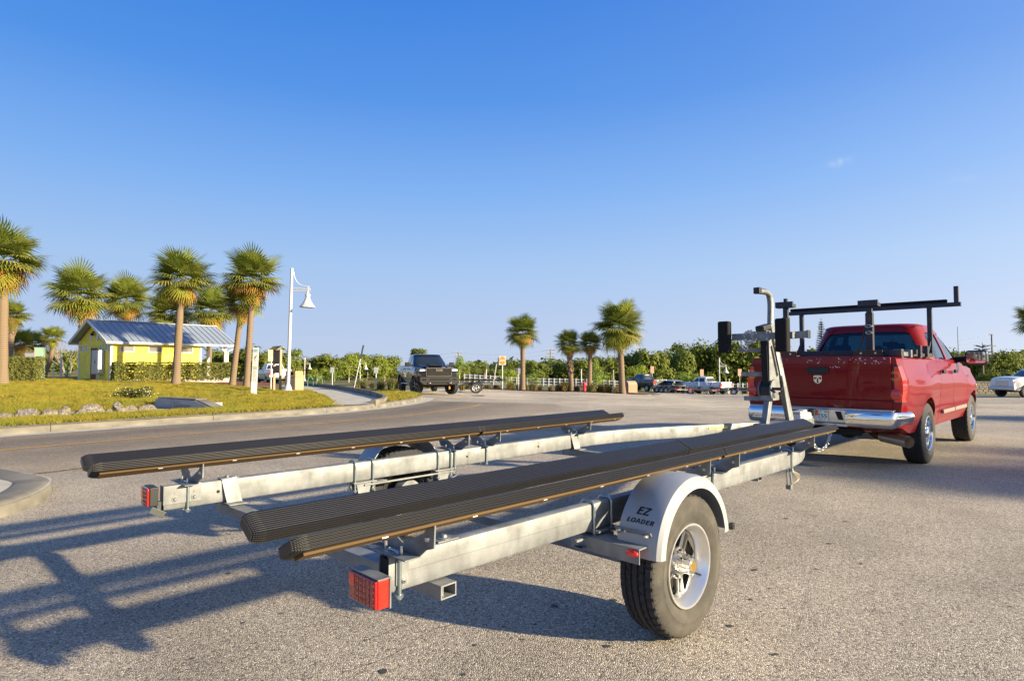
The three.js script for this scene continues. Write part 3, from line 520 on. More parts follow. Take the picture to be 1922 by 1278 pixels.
  const Y = [[596, 66, 688, 42, 'behind the bicycle hoops'], [628, 70, 690, 34, 'between the small road sign and the tilted pole'], [655, 66, 664, 50, 'with a forked white trunk left of the tilted pole'], [681, 62, 708, 22, 'bare and short right of the tilted pole'], [722, 68, 664, 36, 'beside the second small road sign'], [862, 66, 668, 30, 'nearly bare, right of the black pickup'], [955, 60, 690, 48, 'round and full beside the yellow and white sign'], [1120, 66, 676, 46, 'between the small palms and the big one'], [1198, 76, 684, 52, 'left of the grey pickup'], [1298, 82, 694, 56, 'above the silver car and flat trailer'], [1328, 84, 696, 40, 'behind the cab of the far white pickup'], [1000, 72, 700, 34, 'behind the lone palm by the fence']];
  Y.forEach(([px, d, top, w, where], i) => tree('young_tree', 'light green young tree, ' + where, px, d, top, w, 'young', i, M.young[i % 2], 'young trees round the lot'));
}
{ // conifers with whorled branches, and a bare shrub by the gable
  const whorl = (label, px, d, top, wpx, levels, flatTop) => {
    const b = gp(px, d), h = at(px, top, d).y - b.y, R = wpx / F * d / 2, t = thing('conifer_tree', label, 'tree', [b.x, b.y, b.z]);
    part(t, 'trunk', rod(V3(0, -.2, 0), V3(0, h, 0), .16, .03, 7), M.barkGray);
    const r = seeded(px), l = [];
    for (let k = 0; k < levels; k++) {
      const f = k / levels, y = h * lerp(flatTop ? .55 : .3, .97, f), len = R * (flatTop ? .35 + .65 * Math.sin(Math.min(1, f * 1.25 + .15) * 2.6) : 1.02 - f * .95);
      for (let i = 0; i < 7; i++) { const a = i * .8976 + k * 1.1 + r() * .3, dx = Math.cos(a), dz = Math.sin(a), n = Math.ceil(len / .12); for (let q = 0; q < n * 7; q++) { const s = r() * len, yy = y + s * (flatTop ? .35 : .22) + (r() - .5) * .10, w = .06 + .07 * r(), l1 = .14 + .14 * r(), side = (r() - .5) * .55 * s, x = dx * s - dz * side, z = dz * s + dx * side; const g = new THREE.BufferGeometry(); g.setAttribute('position', new THREE.Float32BufferAttribute([x - dz * w, yy, z + dx * w, x + dz * w, yy + .02, z - dx * w, x + dx * l1, yy + .10 * r() - .02, z + dz * l1], 3)); g.computeVertexNormals(); l.push(g); } }
    }
    part(t, 'crown', l, M.pine);
  };
  whorl('narrow dark conifer with tiered branches rising above the left corner of the red cab', 1543, 62, 597, 30, 22, false);
  whorl('dark flat-topped conifer between the door mirror and the utility pole', 1845, 78, 643, 34, 6, true);
  const b = gp(787, 80), t = thing('pine_tree', 'round-topped pine rising behind the roof of the black pickup', 'tree', [b.x, b.y, b.z]), h = at(787, 653, 80).y - b.y;
  part(t, 'trunk', limbs(h, h * .8, 1.2, 5, .14), M.barkGray); const c = shared(t, 'crown', OAK[2], M.oak[1]); c.position.y = h - .75; c.scale.set(1.15, 1.0, 1.1);
}
{ // bare shrub left of the gable
  const b = gp(128, 49), t = thing('bare_shrub', 'leafless grey shrub with forked twigs left of the yellow gable', 'shrub', [b.x, b.y, b.z]), r = seeded(77), l = [];
  const grow = (p, d, len, rad, n) => { const q = p.clone().addScaledVector(d, len); l.push(rod(p, q, rad, rad * .7, 4)); if (n) for (let k = 0; k < 2 + (r() > .6); k++) grow(q, d.clone().add(V3(r() - .5, r() - .3, r() - .5).multiplyScalar(1.1)).normalize(), len * .74, rad * .65, n - 1); };
  for (let k = 0; k < 4; k++) grow(V3(0, 0, 0), V3(r() - .5, 1, r() - .5).normalize(), 1.1, .04, 4);
  part(t, 'stem', l, M.twig);
}
// ---------- hedges, tufts, shrub ----------
function leafyBox(x0, x1, y0, y1, z0, z1, count, s, seed, bump = .1) {
  const r = seeded(seed), pos = [];
  for (let k = 0; k < count; k++) {
    const f = Math.floor(r() * 5), u = r(), v = r(), p = [lerp(x0, x1, u), lerp(y0, y1, v), lerp(z0, z1, r())];
    if (f === 0) p[1] = y1; else if (f === 1) p[2] = z1; else if (f === 2) p[2] = z0; else if (f === 3) p[0] = u < .5 ? x0 : x1; else p[2] = z1;
    const w = bump * (fbm(p[0] * 2.2 + 3, p[1] * 2.2 + p[2] * 2, 3) - .75) * 2; p[0] += (f === 3 ? (u < .5 ? -w : w) : 0) + (r() - .5) * .04; p[1] += (f === 0 ? w : 0) + (r() - .5) * .04; p[2] += (f === 1 || f === 4 ? w : f === 2 ? -w : 0) + (r() - .5) * .1;
    const a = r() * 6.28, b = (r() - .5) * 2, c = s * (.6 + .8 * r()), ux = Math.cos(a) * c, uy = b * c * .6, uz = Math.sin(a) * c, vx = -Math.sin(a) * c * .5, vy = c * .5, vz = Math.cos(a) * c * .5;
    pos.push(p[0] - ux, p[1] - uy, p[2] - uz, p[0] + vx, p[1] + vy, p[2] + vz, p[0] + ux, p[1] + uy, p[2] + uz, p[0] - ux, p[1] - uy, p[2] - uz, p[0] + ux, p[1] + uy, p[2] + uz, p[0] - vx, p[1] - vy, p[2] - vz);
  }
  const g = new THREE.BufferGeometry(); g.setAttribute('position', new THREE.Float32BufferAttribute(pos, 3)); g.computeVertexNormals(); return g;
}
function hedge(label, center, turn, len, h, dep, count, seed, holes) {
  const t = thing('hedge', label, 'hedge', center, turn);
  part(t, 'foliage', leafyBox(-len / 2, len / 2, .08, h, -dep / 2, dep / 2, count, .055, seed), M.hedge[0]);
  part(t, 'inner_foliage', leafyBox(-len / 2 + .15, len / 2 - .15, .1, h - .15, -dep / 2 + .12, dep / 2 - .12, count * .45, .07, seed + 1), M.hedge[1]);
  const r = seeded(seed + 3), st = []; for (let k = 0; k < len * 4; k++) { const x = (r() - .5) * len * .96, z = (r() - .5) * dep * .6; st.push(rod(V3(x, 0, z), V3(x + (r() - .5) * .3, h * .7, z + (r() - .5) * .2), .014, .007, 4)); }
  part(t, 'stem', st, M.barkGray);
}
{
  const r = seeded(9);
  const tuft = (s) => { const q = seeded(s), pos = []; for (let k = 0; k < 110; k++) { const a = q() * 6.28, l = .5 + .5 * q(), sp = .15 + .5 * q(), bx = Math.cos(a), bz = Math.sin(a), w = .012, x0 = (q() - .5) * .25, z0 = (q() - .5) * .25; const P = (t) => [x0 + bx * sp * t * t * l, l * (t - .42 * t * t * sp), z0 + bz * sp * t * t * l]; for (let j = 0; j < 2; j++) { const A = P(j / 2), B = P((j + 1) / 2), wa = w * (1 - j * .3), wb = j ? 0 : w * .7; pos.push(A[0] - bz * wa, A[1], A[2] + bx * wa, A[0] + bz * wa, A[1], A[2] - bx * wa, B[0] + bz * wb, B[1], B[2] - bx * wb); if (!j) pos.push(A[0] - bz * wa, A[1], A[2] + bx * wa, B[0] + bz * wb, B[1], B[2] - bx * wb, B[0] - bz * wb, B[1], B[2] + bx * wb); } } const g = new THREE.BufferGeometry(); g.setAttribute('position', new THREE.Float32BufferAttribute(pos, 3)); g.computeVertexNormals(); return boxUV(g); };
  const TG = [1, 2, 3].map(tuft);
  const spots = [[598, 44, .8, 'below the bicycle hoops'], [668, 43, .8, 'right of the tilted pole foot'], [683, 40, .9, 'right of the second tuft by the pole'], [702, 42, .7, 'beside the short bare young tree'], [718, 39.5, 1, 'by the second small road sign'], [734, 39, 1.1, 'left of the black pickup, larger one'], [744, 40, 1.0, 'against the rear wheel of the black pickup'], [805, 41, 1.0, 'seen under the black pickup'], [868, 40, .9, 'under the tongue of the empty trailer'], [880, 43, .8, 'beyond the empty trailer'], [905, 46.8, .8, 'right of the trailer wheel'], [917, 47, .9, 'in the mulch between trailer wheel and sign'], [930, 47.4, .9, 'just left of the yellow and white sign'], [956, 47, 1.0, 'right of the yellow and white sign'], [972, 48, .8, 'left of the lone palm'], [986, 48, .9, 'at the foot of the lone palm'], [1003, 47.2, 1, 'right of the lone palm, first one'], [1014, 47.6, .8, 'right of the lone palm, second one'], [1032, 47, .7, 'midway between lone palm and small palm'], [1046, 47.4, 1, 'left of the criss-crossed palm'], [1058, 47, 1.2, 'large straw-coloured one at the foot of the criss-crossed palm'], [1068, 47.6, 1.2, 'directly behind the criss-crossed palm'], [1084, 47.6, .9, 'left of the red hydrant'], [1112, 47, 1.1, 'right of the red hydrant'], [1124, 47.6, 1.1, 'left one of the pair between hydrant and big palm'], [1136, 47, 1.2, 'right one of the pair between hydrant and big palm'], [1156, 47.4, 1.0, 'at the foot of the big round palm'], [1196, 70, 1.3, 'beside the tan bin'], [1400, 74, 1.2, 'at the far fence right of the white pickup']];
  spots.forEach(([px, d, s, where], i) => {
    const b = gp(px, d), t = thing('grass_tuft', 'clump of ornamental grass ' + where, 'ornamental grass', [b.x, b.y, b.z], i, 'ornamental grass clumps');
    for (let k = 0; k < 2; k++) { const m = shared(t, 'blades', TG[(i + k) % 3], M.tuft[(k + (i % 3 === 0 ? 1 : 0)) % 2]); m.scale.set(s * 1.15, s * (.85 + .2 * r()), s * 1.15); m.rotation.y = k * 2 + i; m.position.x = k * .25 * s; }
  });
}
{ // low flowering shrub above the rocks
  const p = onL(255, 757), t = thing('flowering_shrub', 'low green shrub dotted with small white flowers on the lawn above the rocks', 'shrub', [p[0], lawnY(...p), p[1]]);
  const l = []; const r = seeded(8); for (let k = 0; k < 9; k++) { const c = new THREE.BufferGeometry().copy(leafyBox(-.16, .16, 0, .2 + .2 * r(), -.14, .14, 170, .035, 60 + k, .05)); c.translate((r() - .5) * 1.2, 0, (r() - .5) * .6); l.push(c); }
  part(t, 'foliage', l, M.tuft[1]);
  const f = []; for (let k = 0; k < 40; k++) f.push(ball((r() - .5) * 1.4, .10 + .28 * r(), (r() - .5) * .8 + .15, .014, 5)); part(t, 'flower', f, std([.85, .82, .7], .8)).userData.kind = 'stuff';
}

{ // the wood behind the far trees, a mass without countable crowns
  const r = seeded(404), pos = [];
  for (let k = 0; k < 60000; k++) {
    const px = 300 + 1800 * r(), d = (px < 1760 ? 100 + (px - 300) * .03 : 104) + 14 * r(), b = gp(px, d), top = lerp(690, 664, fbm(px * .012, 3, 3)) - 22 * smooth(1150, 1300, px) + 10 * smooth(1700, 1780, px), h = (at(px, top, d).y - b.y) * (.55 + .6 * fbm(px * .05, d * .2, 3));
    const y = b.y + h * Math.pow(r(), .7), s = .22 + .25 * r(), a = r() * 6.28, e = (r() - .5) * 1.6, ux = Math.cos(a) * s, uz = Math.sin(a) * s, vx = -Math.sin(a) * s * .6, vz = Math.cos(a) * s * .6;
    pos.push(b.x - ux, y, b.z - uz, b.x + vx, y + e * s, b.z + vz, b.x + ux, y + .1, b.z + uz, b.x - ux, y, b.z - uz, b.x + ux, y + .1, b.z + uz, b.x - vx, y - e * s, b.z - vz);
  }
  const g = new THREE.BufferGeometry(); g.setAttribute('position', new THREE.Float32BufferAttribute(pos, 3)); g.computeVertexNormals();
  single('woodland', g, M.oak[1], 'dense dark green undergrowth closing the gaps behind the far trees', 'woodland', null, 'stuff');
}

// trees beyond the right side of the lot, mirrored in the flank of the red pickup
[[62, -34, 8], [66, -26, 7], [70, -17, 8.5], [68, -8, 7.5], [72, 2, 8], [70, 12, 7], [74, 22, 8.5], [66, 31, 7.5]].forEach(([x, z, h], i) => {
  const t = thing('broadleaf_tree', ['first', 'second', 'third', 'fourth', 'fifth', 'sixth', 'seventh', 'eighth'][i] + ' tree of the row beyond the right side of the lot, out of view', 'tree', [x, 0, z], i); part(t, 'trunk', limbs(h, h * .55, 3, 500 + i, .16), M.barkGray);
  const c = shared(t, 'crown', OAK[i % 5], M.oak[i % 2]); c.position.y = h * .55; c.scale.set(5, h * .55, 5);
});
// ---------- yellow restroom building ----------
{
  // local x runs along the long wall (to the right), z towards the viewer; origin at the left front corner on the ground
  const A = at(205, 720, 38.5), Bp = at(424, 714, 45.1), dx = Bp.x - A.x, dz = Bp.z - A.z, L = Math.hypot(dx, dz), turn = Math.atan2(-dz, dx), y0 = lawnY(A.x, A.z) + .02;
  const t = thing('restroom_building', 'small yellow clapboard building with a blue-grey standing seam metal roof and open porch', 'building', [A.x, y0, A.z], turn);
  const D = 4.6, eave = 2.62, wallEnd = 5.92, mid = -D / 2, ridge = eave + 1.35, lap = .17;
  part(t, 'slab', box(-.35, L + .25, -.3, .06, -D - .3, .42), M.concretePale);
  part(t, 'wall', [box(.03, wallEnd - .03, .05, eave, -.10, -.03), box(.03, .10, .05, eave, -D + .03, -.03), box(wallEnd - .10, wallEnd - .03, .05, eave, -D + .03, -.03), box(.03, wallEnd - .03, .05, eave, -D + .03, -D + .10), exX(shapeOf([[.06, eave], [D - .06, eave], [D / 2, ridge - .06]]), .035, .09)], M.siding);
  const board = (x0, x1, y, h, tilt = .02) => { const g = box(x0, x1, 0, h, -.010, .010); g.rotateX(-tilt * 12); return g.translate(0, y, -.012); };
  const wins = [[.60, 1.36], [2.33, 3.12], [4.50, 5.25]], wy = [eave - .72, eave - .38];
  const front = board(.12, wallEnd - .10, 0, lap * 1.08), fg = joined(front);
  for (let k = 0; k < 15; k++) {                        // clapboards of the long wall, cut at the windows
    const y = .08 + k * lap;
    let x = .12; const cut = y + lap > wy[0] && y < wy[1] ? wins : [];
    for (const [a, b] of [...cut, [wallEnd - .10, 0]]) { part(t, 'clapboard', board(x, a, y, lap * 1.08), M.siding); x = b; }
  }
  for (let k = 0; k < 23; k++) {                        // clapboards of the shaded gable end
    const y = .08 + k * lap, half = y < eave - .1 ? D / 2 - .12 : (ridge - y - lap) / (ridge - eave) * D / 2 - .10; if (half < .1) break;
    const g = box(-half, half, 0, lap * 1.08, -.010, .010); g.rotateX(-.10); g.rotateY(-Math.PI / 2); g.translate(.012, y, mid);
    if (y < 2.15) { const door = mid - .35, a = box(-half, -.45, 0, lap * 1.08, -.01, .01), b = box(.45, half, 0, lap * 1.08, -.01, .01);[a, b].forEach((q) => { q.rotateX(-.10); q.rotateY(-Math.PI / 2); q.translate(.012, y, mid); part(t, 'clapboard', q, M.siding); }); } else part(t, 'clapboard', g, M.siding);
  }
  for (const [x, z] of [[0, 0], [0, -D], [wallEnd, 0], [wallEnd, -D]]) part(t, 'corner_board', [box(x - .02 - (x ? .1 : 0), x + .12 - (x ? .1 : 0), .05, eave + .02, z - .035, z + .025), box(x - .025, x + .025, .05, eave + .02, z - .12 + (z ? .1 : 0), z + .03 + (z ? .1 : 0))], M.trim);
  wins.forEach(([a, b]) => {
    const f = part(t, 'window', [box(a - .05, b + .05, wy[0] - .06, wy[0], -.04, .03), box(a - .05, b + .05, wy[1], wy[1] + .06, -.04, .03), box(a - .05, a, wy[0], wy[1], -.04, .03), box(b, b + .05, wy[0], wy[1], -.04, .03)], M.trim);
    part(f, 'pane', box(a, b, wy[0], wy[1], -.025, -.015), std([.17, .165, .15], .3));
  });
  for (const [z, w] of [[-D + .55, .30], [-D + 1.25, .30], [-1.25, .30], [-.5, .30]]) {   // small gable windows
    const f = part(t, 'window', [box(-.03, .035, 1.92, 1.97, z - w / 2 - .05, z + w / 2 + .05), box(-.03, .035, 2.27, 2.32, z - w / 2 - .05, z + w / 2 + .05), box(-.03, .035, 1.97, 2.27, z - w / 2 - .05, z - w / 2), box(-.03, .035, 1.97, 2.27, z + w / 2, z + w / 2 + .05)], M.trim);
    part(f, 'pane', box(-.012, 0, 1.97, 2.27, z - w / 2, z + w / 2), M.glassDark);
  }
  const d = part(t, 'door', box(-.02, .03, .06, 2.13, mid - .44, mid + .44, .004), M.brownDoor); part(d, 'handle', [ball(-.05, 1.05, mid + .34, .035, 8), rod(V3(-.05, 1.05, mid + .34), V3(0, 1.05, mid + .34), .012)], M.bolt);
  part(t, 'vent', [box(-.05, .02, 2.62, 3.0, mid - .62, mid - .38), box(-.05, .02, 2.62, 3.0, mid + .38, mid + .62)], M.trim);
  part(t, 'wall_lamp', [box(-.16, .02, 3.15, 3.22, mid - .05, mid + .05), box(-.2, -.1, 2.95, 3.12, mid - .12, mid - .02), box(-.2, -.1, 2.95, 3.12, mid + .04, mid + .14)], M.blackMatte);
  // roof: two slopes of thin sheet with upstanding seams, fascia and gutter
  const slope = (s) => { const zE = s > 0 ? .42 : -D - .42, g = []; const yE = eave - .12, f = (k) => [lerp(mid, zE, k), lerp(ridge, yE, k)]; const [z1, y1] = f(1); const p = new THREE.BufferGeometry(); return { zE, yE, z1, y1 }; };
  for (const s of [1, -1]) {
    const { zE, yE } = slope(s), p0 = V3(-.45, ridge, mid), len = Math.hypot(ridge - yE, zE - mid), c = V3(L / 2, (ridge + yE) / 2, (mid + zE) / 2);
    const m = part(t, 'roof', bar(V3(L / 2, ridge, mid), V3(L / 2, yE, zE), L + .9, .035, 0), M.roof);
    const n = 21; for (let k = 0; k <= n; k++) { const x = lerp(-.44, L + .44, k / n), e = V3(0, .035, .035 * s * .5); part(m, 'seam', bar(V3(x, ridge, mid).add(e), V3(x, yE, zE).add(e), .035, .05, 0), M.roof); }
    part(t, s > 0 ? 'gutter' : 'fascia', [box(-.47, L + .47, yE - .13, yE - .005, zE - (s > 0 ? .02 : -.02) - .01, zE + (s > 0 ? .10 : .03))], M.trim);
    part(t, 'bargeboard', [bar(V3(-.47, ridge - .02, mid), V3(-.47, yE - .03, zE), .05, .17, 0), bar(V3(L + .47, ridge - .02, mid), V3(L + .47, yE - .03, zE), .05, .17, 0)], M.trim);
  }
  part(t, 'ridge_cap', [box(-.48, L + .48, ridge + .01, ridge + .07, mid - .13, mid + .13)], M.roof);
  part(t, 'soffit', [box(-.40, L + .40, eave - .17, eave - .13, -.02, .38), box(wallEnd, L + .4, eave - .12, eave - .08, -D, 0)], M.trim);
  for (const [x, z] of [[L - .12, -.02], [L - .12, -D + .1], [L - .12, -D / 2]]) part(t, 'porch_post', [box(x - .09, x + .09, .05, eave - .1, z - .09, z + .09), bar(V3(x, eave - .65, z), V3(x - .55, eave - .12, z), .08, .08)], M.trim);
  part(t, 'downpipe', [pipe([V3(L + .35, eave - .25, .40), V3(L + .3, eave - .40, .32), V3(L + .05, eave - .62, .12), V3(L + .02, eave - .9, .12), V3(L + .02, .25, .12), V3(L + .1, .1, .22)], .055, 8, 30)], M.trim);
  // electrical cabinet on the gable end
  const c = thing('electrical_cabinet', 'grey metal cabinet mounted on the shaded gable beside the brown door', 'cabinet', [0, 0, 0]);
  const put = (o, x, y, z) => { const v = V3(x, y, z).applyAxisAngle(V3(0, 1, 0), turn); o.position.set(A.x + v.x, y0 + v.y, A.z + v.z); o.rotation.y = turn; };
  put(c, -.02, .42, -1.25); part(c, 'body', box(-.34, 0, 0, 1.55, -.48, .48, .015), M.grayBox); part(c, 'door', [box(-.365, -.342, .04, 1.51, -.45, -.01, .006), box(-.365, -.342, .04, 1.51, .01, .45, .006)], M.grayBox); part(c, 'handle', box(-.39, -.366, .7, .85, .03, .06), M.blackMatte); part(c, 'conduit', [rod(V3(-.15, -.4, -.2), V3(-.15, 0, -.2), .04), rod(V3(-.15, -.4, .1), V3(-.15, 0, .1), .04)], M.post);
  const h = thing('hedge_front', '', '', [0, 0, 0]); scene.remove(h);
  const hv = V3(L * .46, 0, .85).applyAxisAngle(V3(0, 1, 0), turn);
  hedge('thin clipped hedge along the long yellow wall, wall showing through its foot', [A.x + hv.x, y0 - .02, A.z + hv.z], turn, L * .98, 1.22, .55, 5200, 71);
  // mulch beds
  const bed = (pts, lift = .02) => { const poly = resample(pts.map(([px, py]) => onL(px, py)), .4); const m = structure('mulch_bed', patch(poly, .5, (x, z) => lawnY(x, z) + lift), M.mulch); return m; };
  bed([[-60, 714], [-10, 717], [60, 716], [75, 713], [40, 709], [-60, 707]], .05);
  bed([[395, 719.5], [300, 722], [330, 723.5], [380, 722.5], [520, 724], [500, 719], [420, 718]], .03);
}
names.set('mulch_bed', 1);
{
  hedge('dense clipped square hedge between the leftmost palms and the green cabinet', (() => { const p = gp(42, 36); return [p.x, lawnY(p.x, p.z), p.z]; })(), .15, 2.0, 1.45, .9, 5200, 81);
  const p = gp(74, 37.5), t = thing('utility_cabinet', 'tall pale green utility cabinet beside the clipped square hedge', 'cabinet', [p.x, lawnY(p.x, p.z), p.z], .5);
  part(t, 'body', box(-.22, .22, 0, 2.0, -.35, .35, .01), M.greenBox); part(t, 'cap', box(-.25, .25, 2.0, 2.05, -.38, .38, .01), M.greenBox); part(t, 'hinge', [box(.22, .235, .3, .4, .30, .33), box(.22, .235, 1.6, 1.7, .30, .33)], M.post);
  const q = gp(62, 39), e = thing('meter_box', 'dark grey box with a small red light showing above the square hedge', 'box', [q.x, lawnY(q.x, q.z), q.z], .1);
  part(e, 'post', [box(-.3, -.24, 0, 1.5, -.03, .03), box(.24, .3, 0, 1.5, -.03, .03)], M.post); part(e, 'body', box(-.42, .42, 1.45, 1.72, -.15, .15, .01), M.grayBox); part(e, 'beacon', ball(0, 1.76, .02, .05, 8), M.redLens);
  const posts = [[101, 45, .95, .04, M.post, 'short grey post behind the curved palm'], [115, 45, 1.5, .07, M.pvc, 'tall white post left of the yellow gable'], [127, 46, 1.0, .05, M.green, 'green-tinted post nearest the yellow gable']];
  posts.forEach(([px, d, h, r, m, label]) => { const b = gp(px, d); const o = thing('marker_post', label, 'post', [b.x, lawnY(b.x, b.z), b.z]); part(o, 'shaft', rod(V3(0, -.1, 0), V3(0, h, 0), r, r, 10), m); part(o, 'cap', lathe([[0, h + .03], [r * .8, h + .025], [r * 1.06, h], [r * 1.06, h - .03]], 10), m); });
}
// ---------- rocks, culvert ----------
{
  const rk = (seed) => { const r = seeded(seed), g = new THREE.IcosahedronGeometry(1, 4), p = g.attributes.position, s = [seed * 3.1, seed * 1.7], planes = [...Array(7)].map(() => [V3(r() - .5, r() - .4, r() - .5).normalize(), .62 + .25 * r()]); for (let i = 0; i < p.count; i++) { const v = V3(p.getX(i), p.getY(i), p.getZ(i)).normalize(); let l = 1; for (const [n, d] of planes) { const k = v.dot(n); if (k > .01) l = Math.min(l, d / k); } l *= .92 + .25 * fbm(v.x * 2.2 + s[0], v.y * 2.2 + v.z * 1.7 + s[1], 4); p.setXYZ(i, v.x * l, v.y * l * .8, v.z * l); } const q = toCreasedNormals(g, .55); return boxUV(plain(q)); };
  const R = [1, 2, 3, 4, 5].map(rk);
  const list = [[5, 787, 30, 'cut by the left edge of the view'], [52, 785, 46, 'broad flat one, second from the left'], [88, 783, 34, 'flat one left of the pair with sharp edges'], [115, 781, 34, 'pale one with a sharp edge'], [147, 783, 22, 'small one lying low in the grass'], [172, 779, 40, 'rounded one in the middle of the row'], [198, 781, 24, 'small one right of the rounded one'], [222, 774, 34, 'tall one with a dark side'], [243, 777, 26, 'flat one right of the tall rock'], [268, 775, 26, 'dark one left of the concrete headwall'], [283, 772, 26, 'dark one leaning on the concrete headwall']];
  list.forEach(([px, py, w, where], i) => { const d = 14.9 + i * .25, p = at(px, py - 5, d), m = shared(scene, numbered('rock'), R[i % 5], M.rock), s = w / F * d / 2 * .95; m.position.set(p.x, p.y, p.z); m.scale.set(s, s * .85, s * .9); m.rotation.set(.2 * i, i * 1.9, .1 * i); tag(m, 'pale rock in the swale row, ' + where, 'rock', 'rocks along the swale'); });
  // culvert: sloped concrete headwall with a grate
  const a = at(288, 766, 18.9), b = at(402, 761, 17.3), t = thing('culvert_headwall', 'grey concrete drain headwall with a barred opening, set into the lawn', 'drain', [a.x, a.y, a.z], Math.atan2(-(b.z - a.z), b.x - a.x)), L = Math.hypot(b.x - a.x, b.z - a.z);
  const ws = shapeOf([[0, -.45], [L + .35, -.45], [L + .35, .06], [L * .99, .06], [L * .68, .30], [.22, .33], [.02, .20]]); ws.holes.push(new THREE.Path([[L * .34, .0], [L * .62, .0], [L * .62, .16], [L * .34, .16]].map(([x, y]) => new THREE.Vector2(x, y)))); part(t, 'wall', exZ(ws, -.16, .0), M.concreteGray); part(t, 'pipe_box', [box(L * .30, L * .66, -.05, 0, -.9, -.16), box(L * .30, L * .66, .16, .2, -.9, -.16), box(L * .30, L * .34, 0, .16, -.9, -.16), box(L * .62, L * .66, 0, .16, -.9, -.16), box(L * .30, L * .66, -.05, .2, -.95, -.9)], M.concreteGray);
  part(t, 'coping', [bar(V3(L * .69, .31, -.20), V3(L * 1.08, .02, -.2), .34, .05), box(.2, L * .7, .318, .35, -.36, -.005, .01)], M.concrete);
  part(t, 'wing_wall', [bar(V3(.02, -.1, -.05), V3(-.35, -.15, -.6), .12, .5)], M.concreteGray);
  for (let k = 0; k < 9; k++) part(t, 'grate_bar', bar(V3(L * (.345 + k * .033), .16, .02), V3(L * (.345 + k * .033) + .05, .02, .025), .018, .018, 0), M.post);
}
// ---------- lamps, posts, signs ----------
function streetLamp(label, base, h, s, group) {
  const t = thing('street_lamp', label, 'street lamp', [base.x, base.y, base.z], 0, group), W = M.whitePaint;
  part(t, 'base', lathe([[0, 0], [.30 * s, 0], [.30 * s, .05 * s], [.19 * s, .09 * s], [.15 * s, .22 * s], [.10 * s, .34 * s], [0, .34 * s]], 20), W);
  part(t, 'pole', [rod(V3(0, .3 * s, 0), V3(0, h, 0), .085 * s, .065 * s, 16), lathe([[0, h + .03 * s], [.068 * s, h + .015 * s], [.07 * s, h - .03 * s], [0, h - .03 * s]], 14)], W);
  const y = h - .95 * s, x = .82 * s;
  part(t, 'arm', [rod(V3(0, y, 0), V3(x + .1 * s, y - .02 * s, 0), .025 * s), rod(V3(0, y - .13 * s, 0), V3(x + .1 * s, y - .10 * s, 0), .025 * s), pipe([V3(.10 * s, h - .15 * s, 0), V3(.12 * s, h - .35 * s, 0), V3(.25 * s, h - .62 * s, 0), V3(.5 * s, h - .80 * s, 0), V3(x + .08 * s, y + .10 * s, 0)], .022 * s, 8, 24), rod(V3(0, h - .18 * s, 0), V3(.11 * s, h - .18 * s, 0), .02 * s), box(x - .03 * s, x + .03 * s, y - .13 * s, y + .1 * s, -.03 * s, .03 * s)], W);
  part(t, 'shade', lathe([[.05 * s, y - .12 * s], [.06 * s, y - .24 * s], [.12 * s, y - .27 * s], [.125 * s, y - .36 * s], [.10 * s, y - .42 * s], [.15 * s, y - .55 * s], [.24 * s, y - .72 * s], [.36 * s, y - .86 * s], [.37 * s, y - .90 * s], [.34 * s, y - .90 * s], [.2 * s, y - .7 * s], [.1 * s, y - .5 * s]], 24).translate(x - .02 * s, 0, 0), W);
  return t;
}
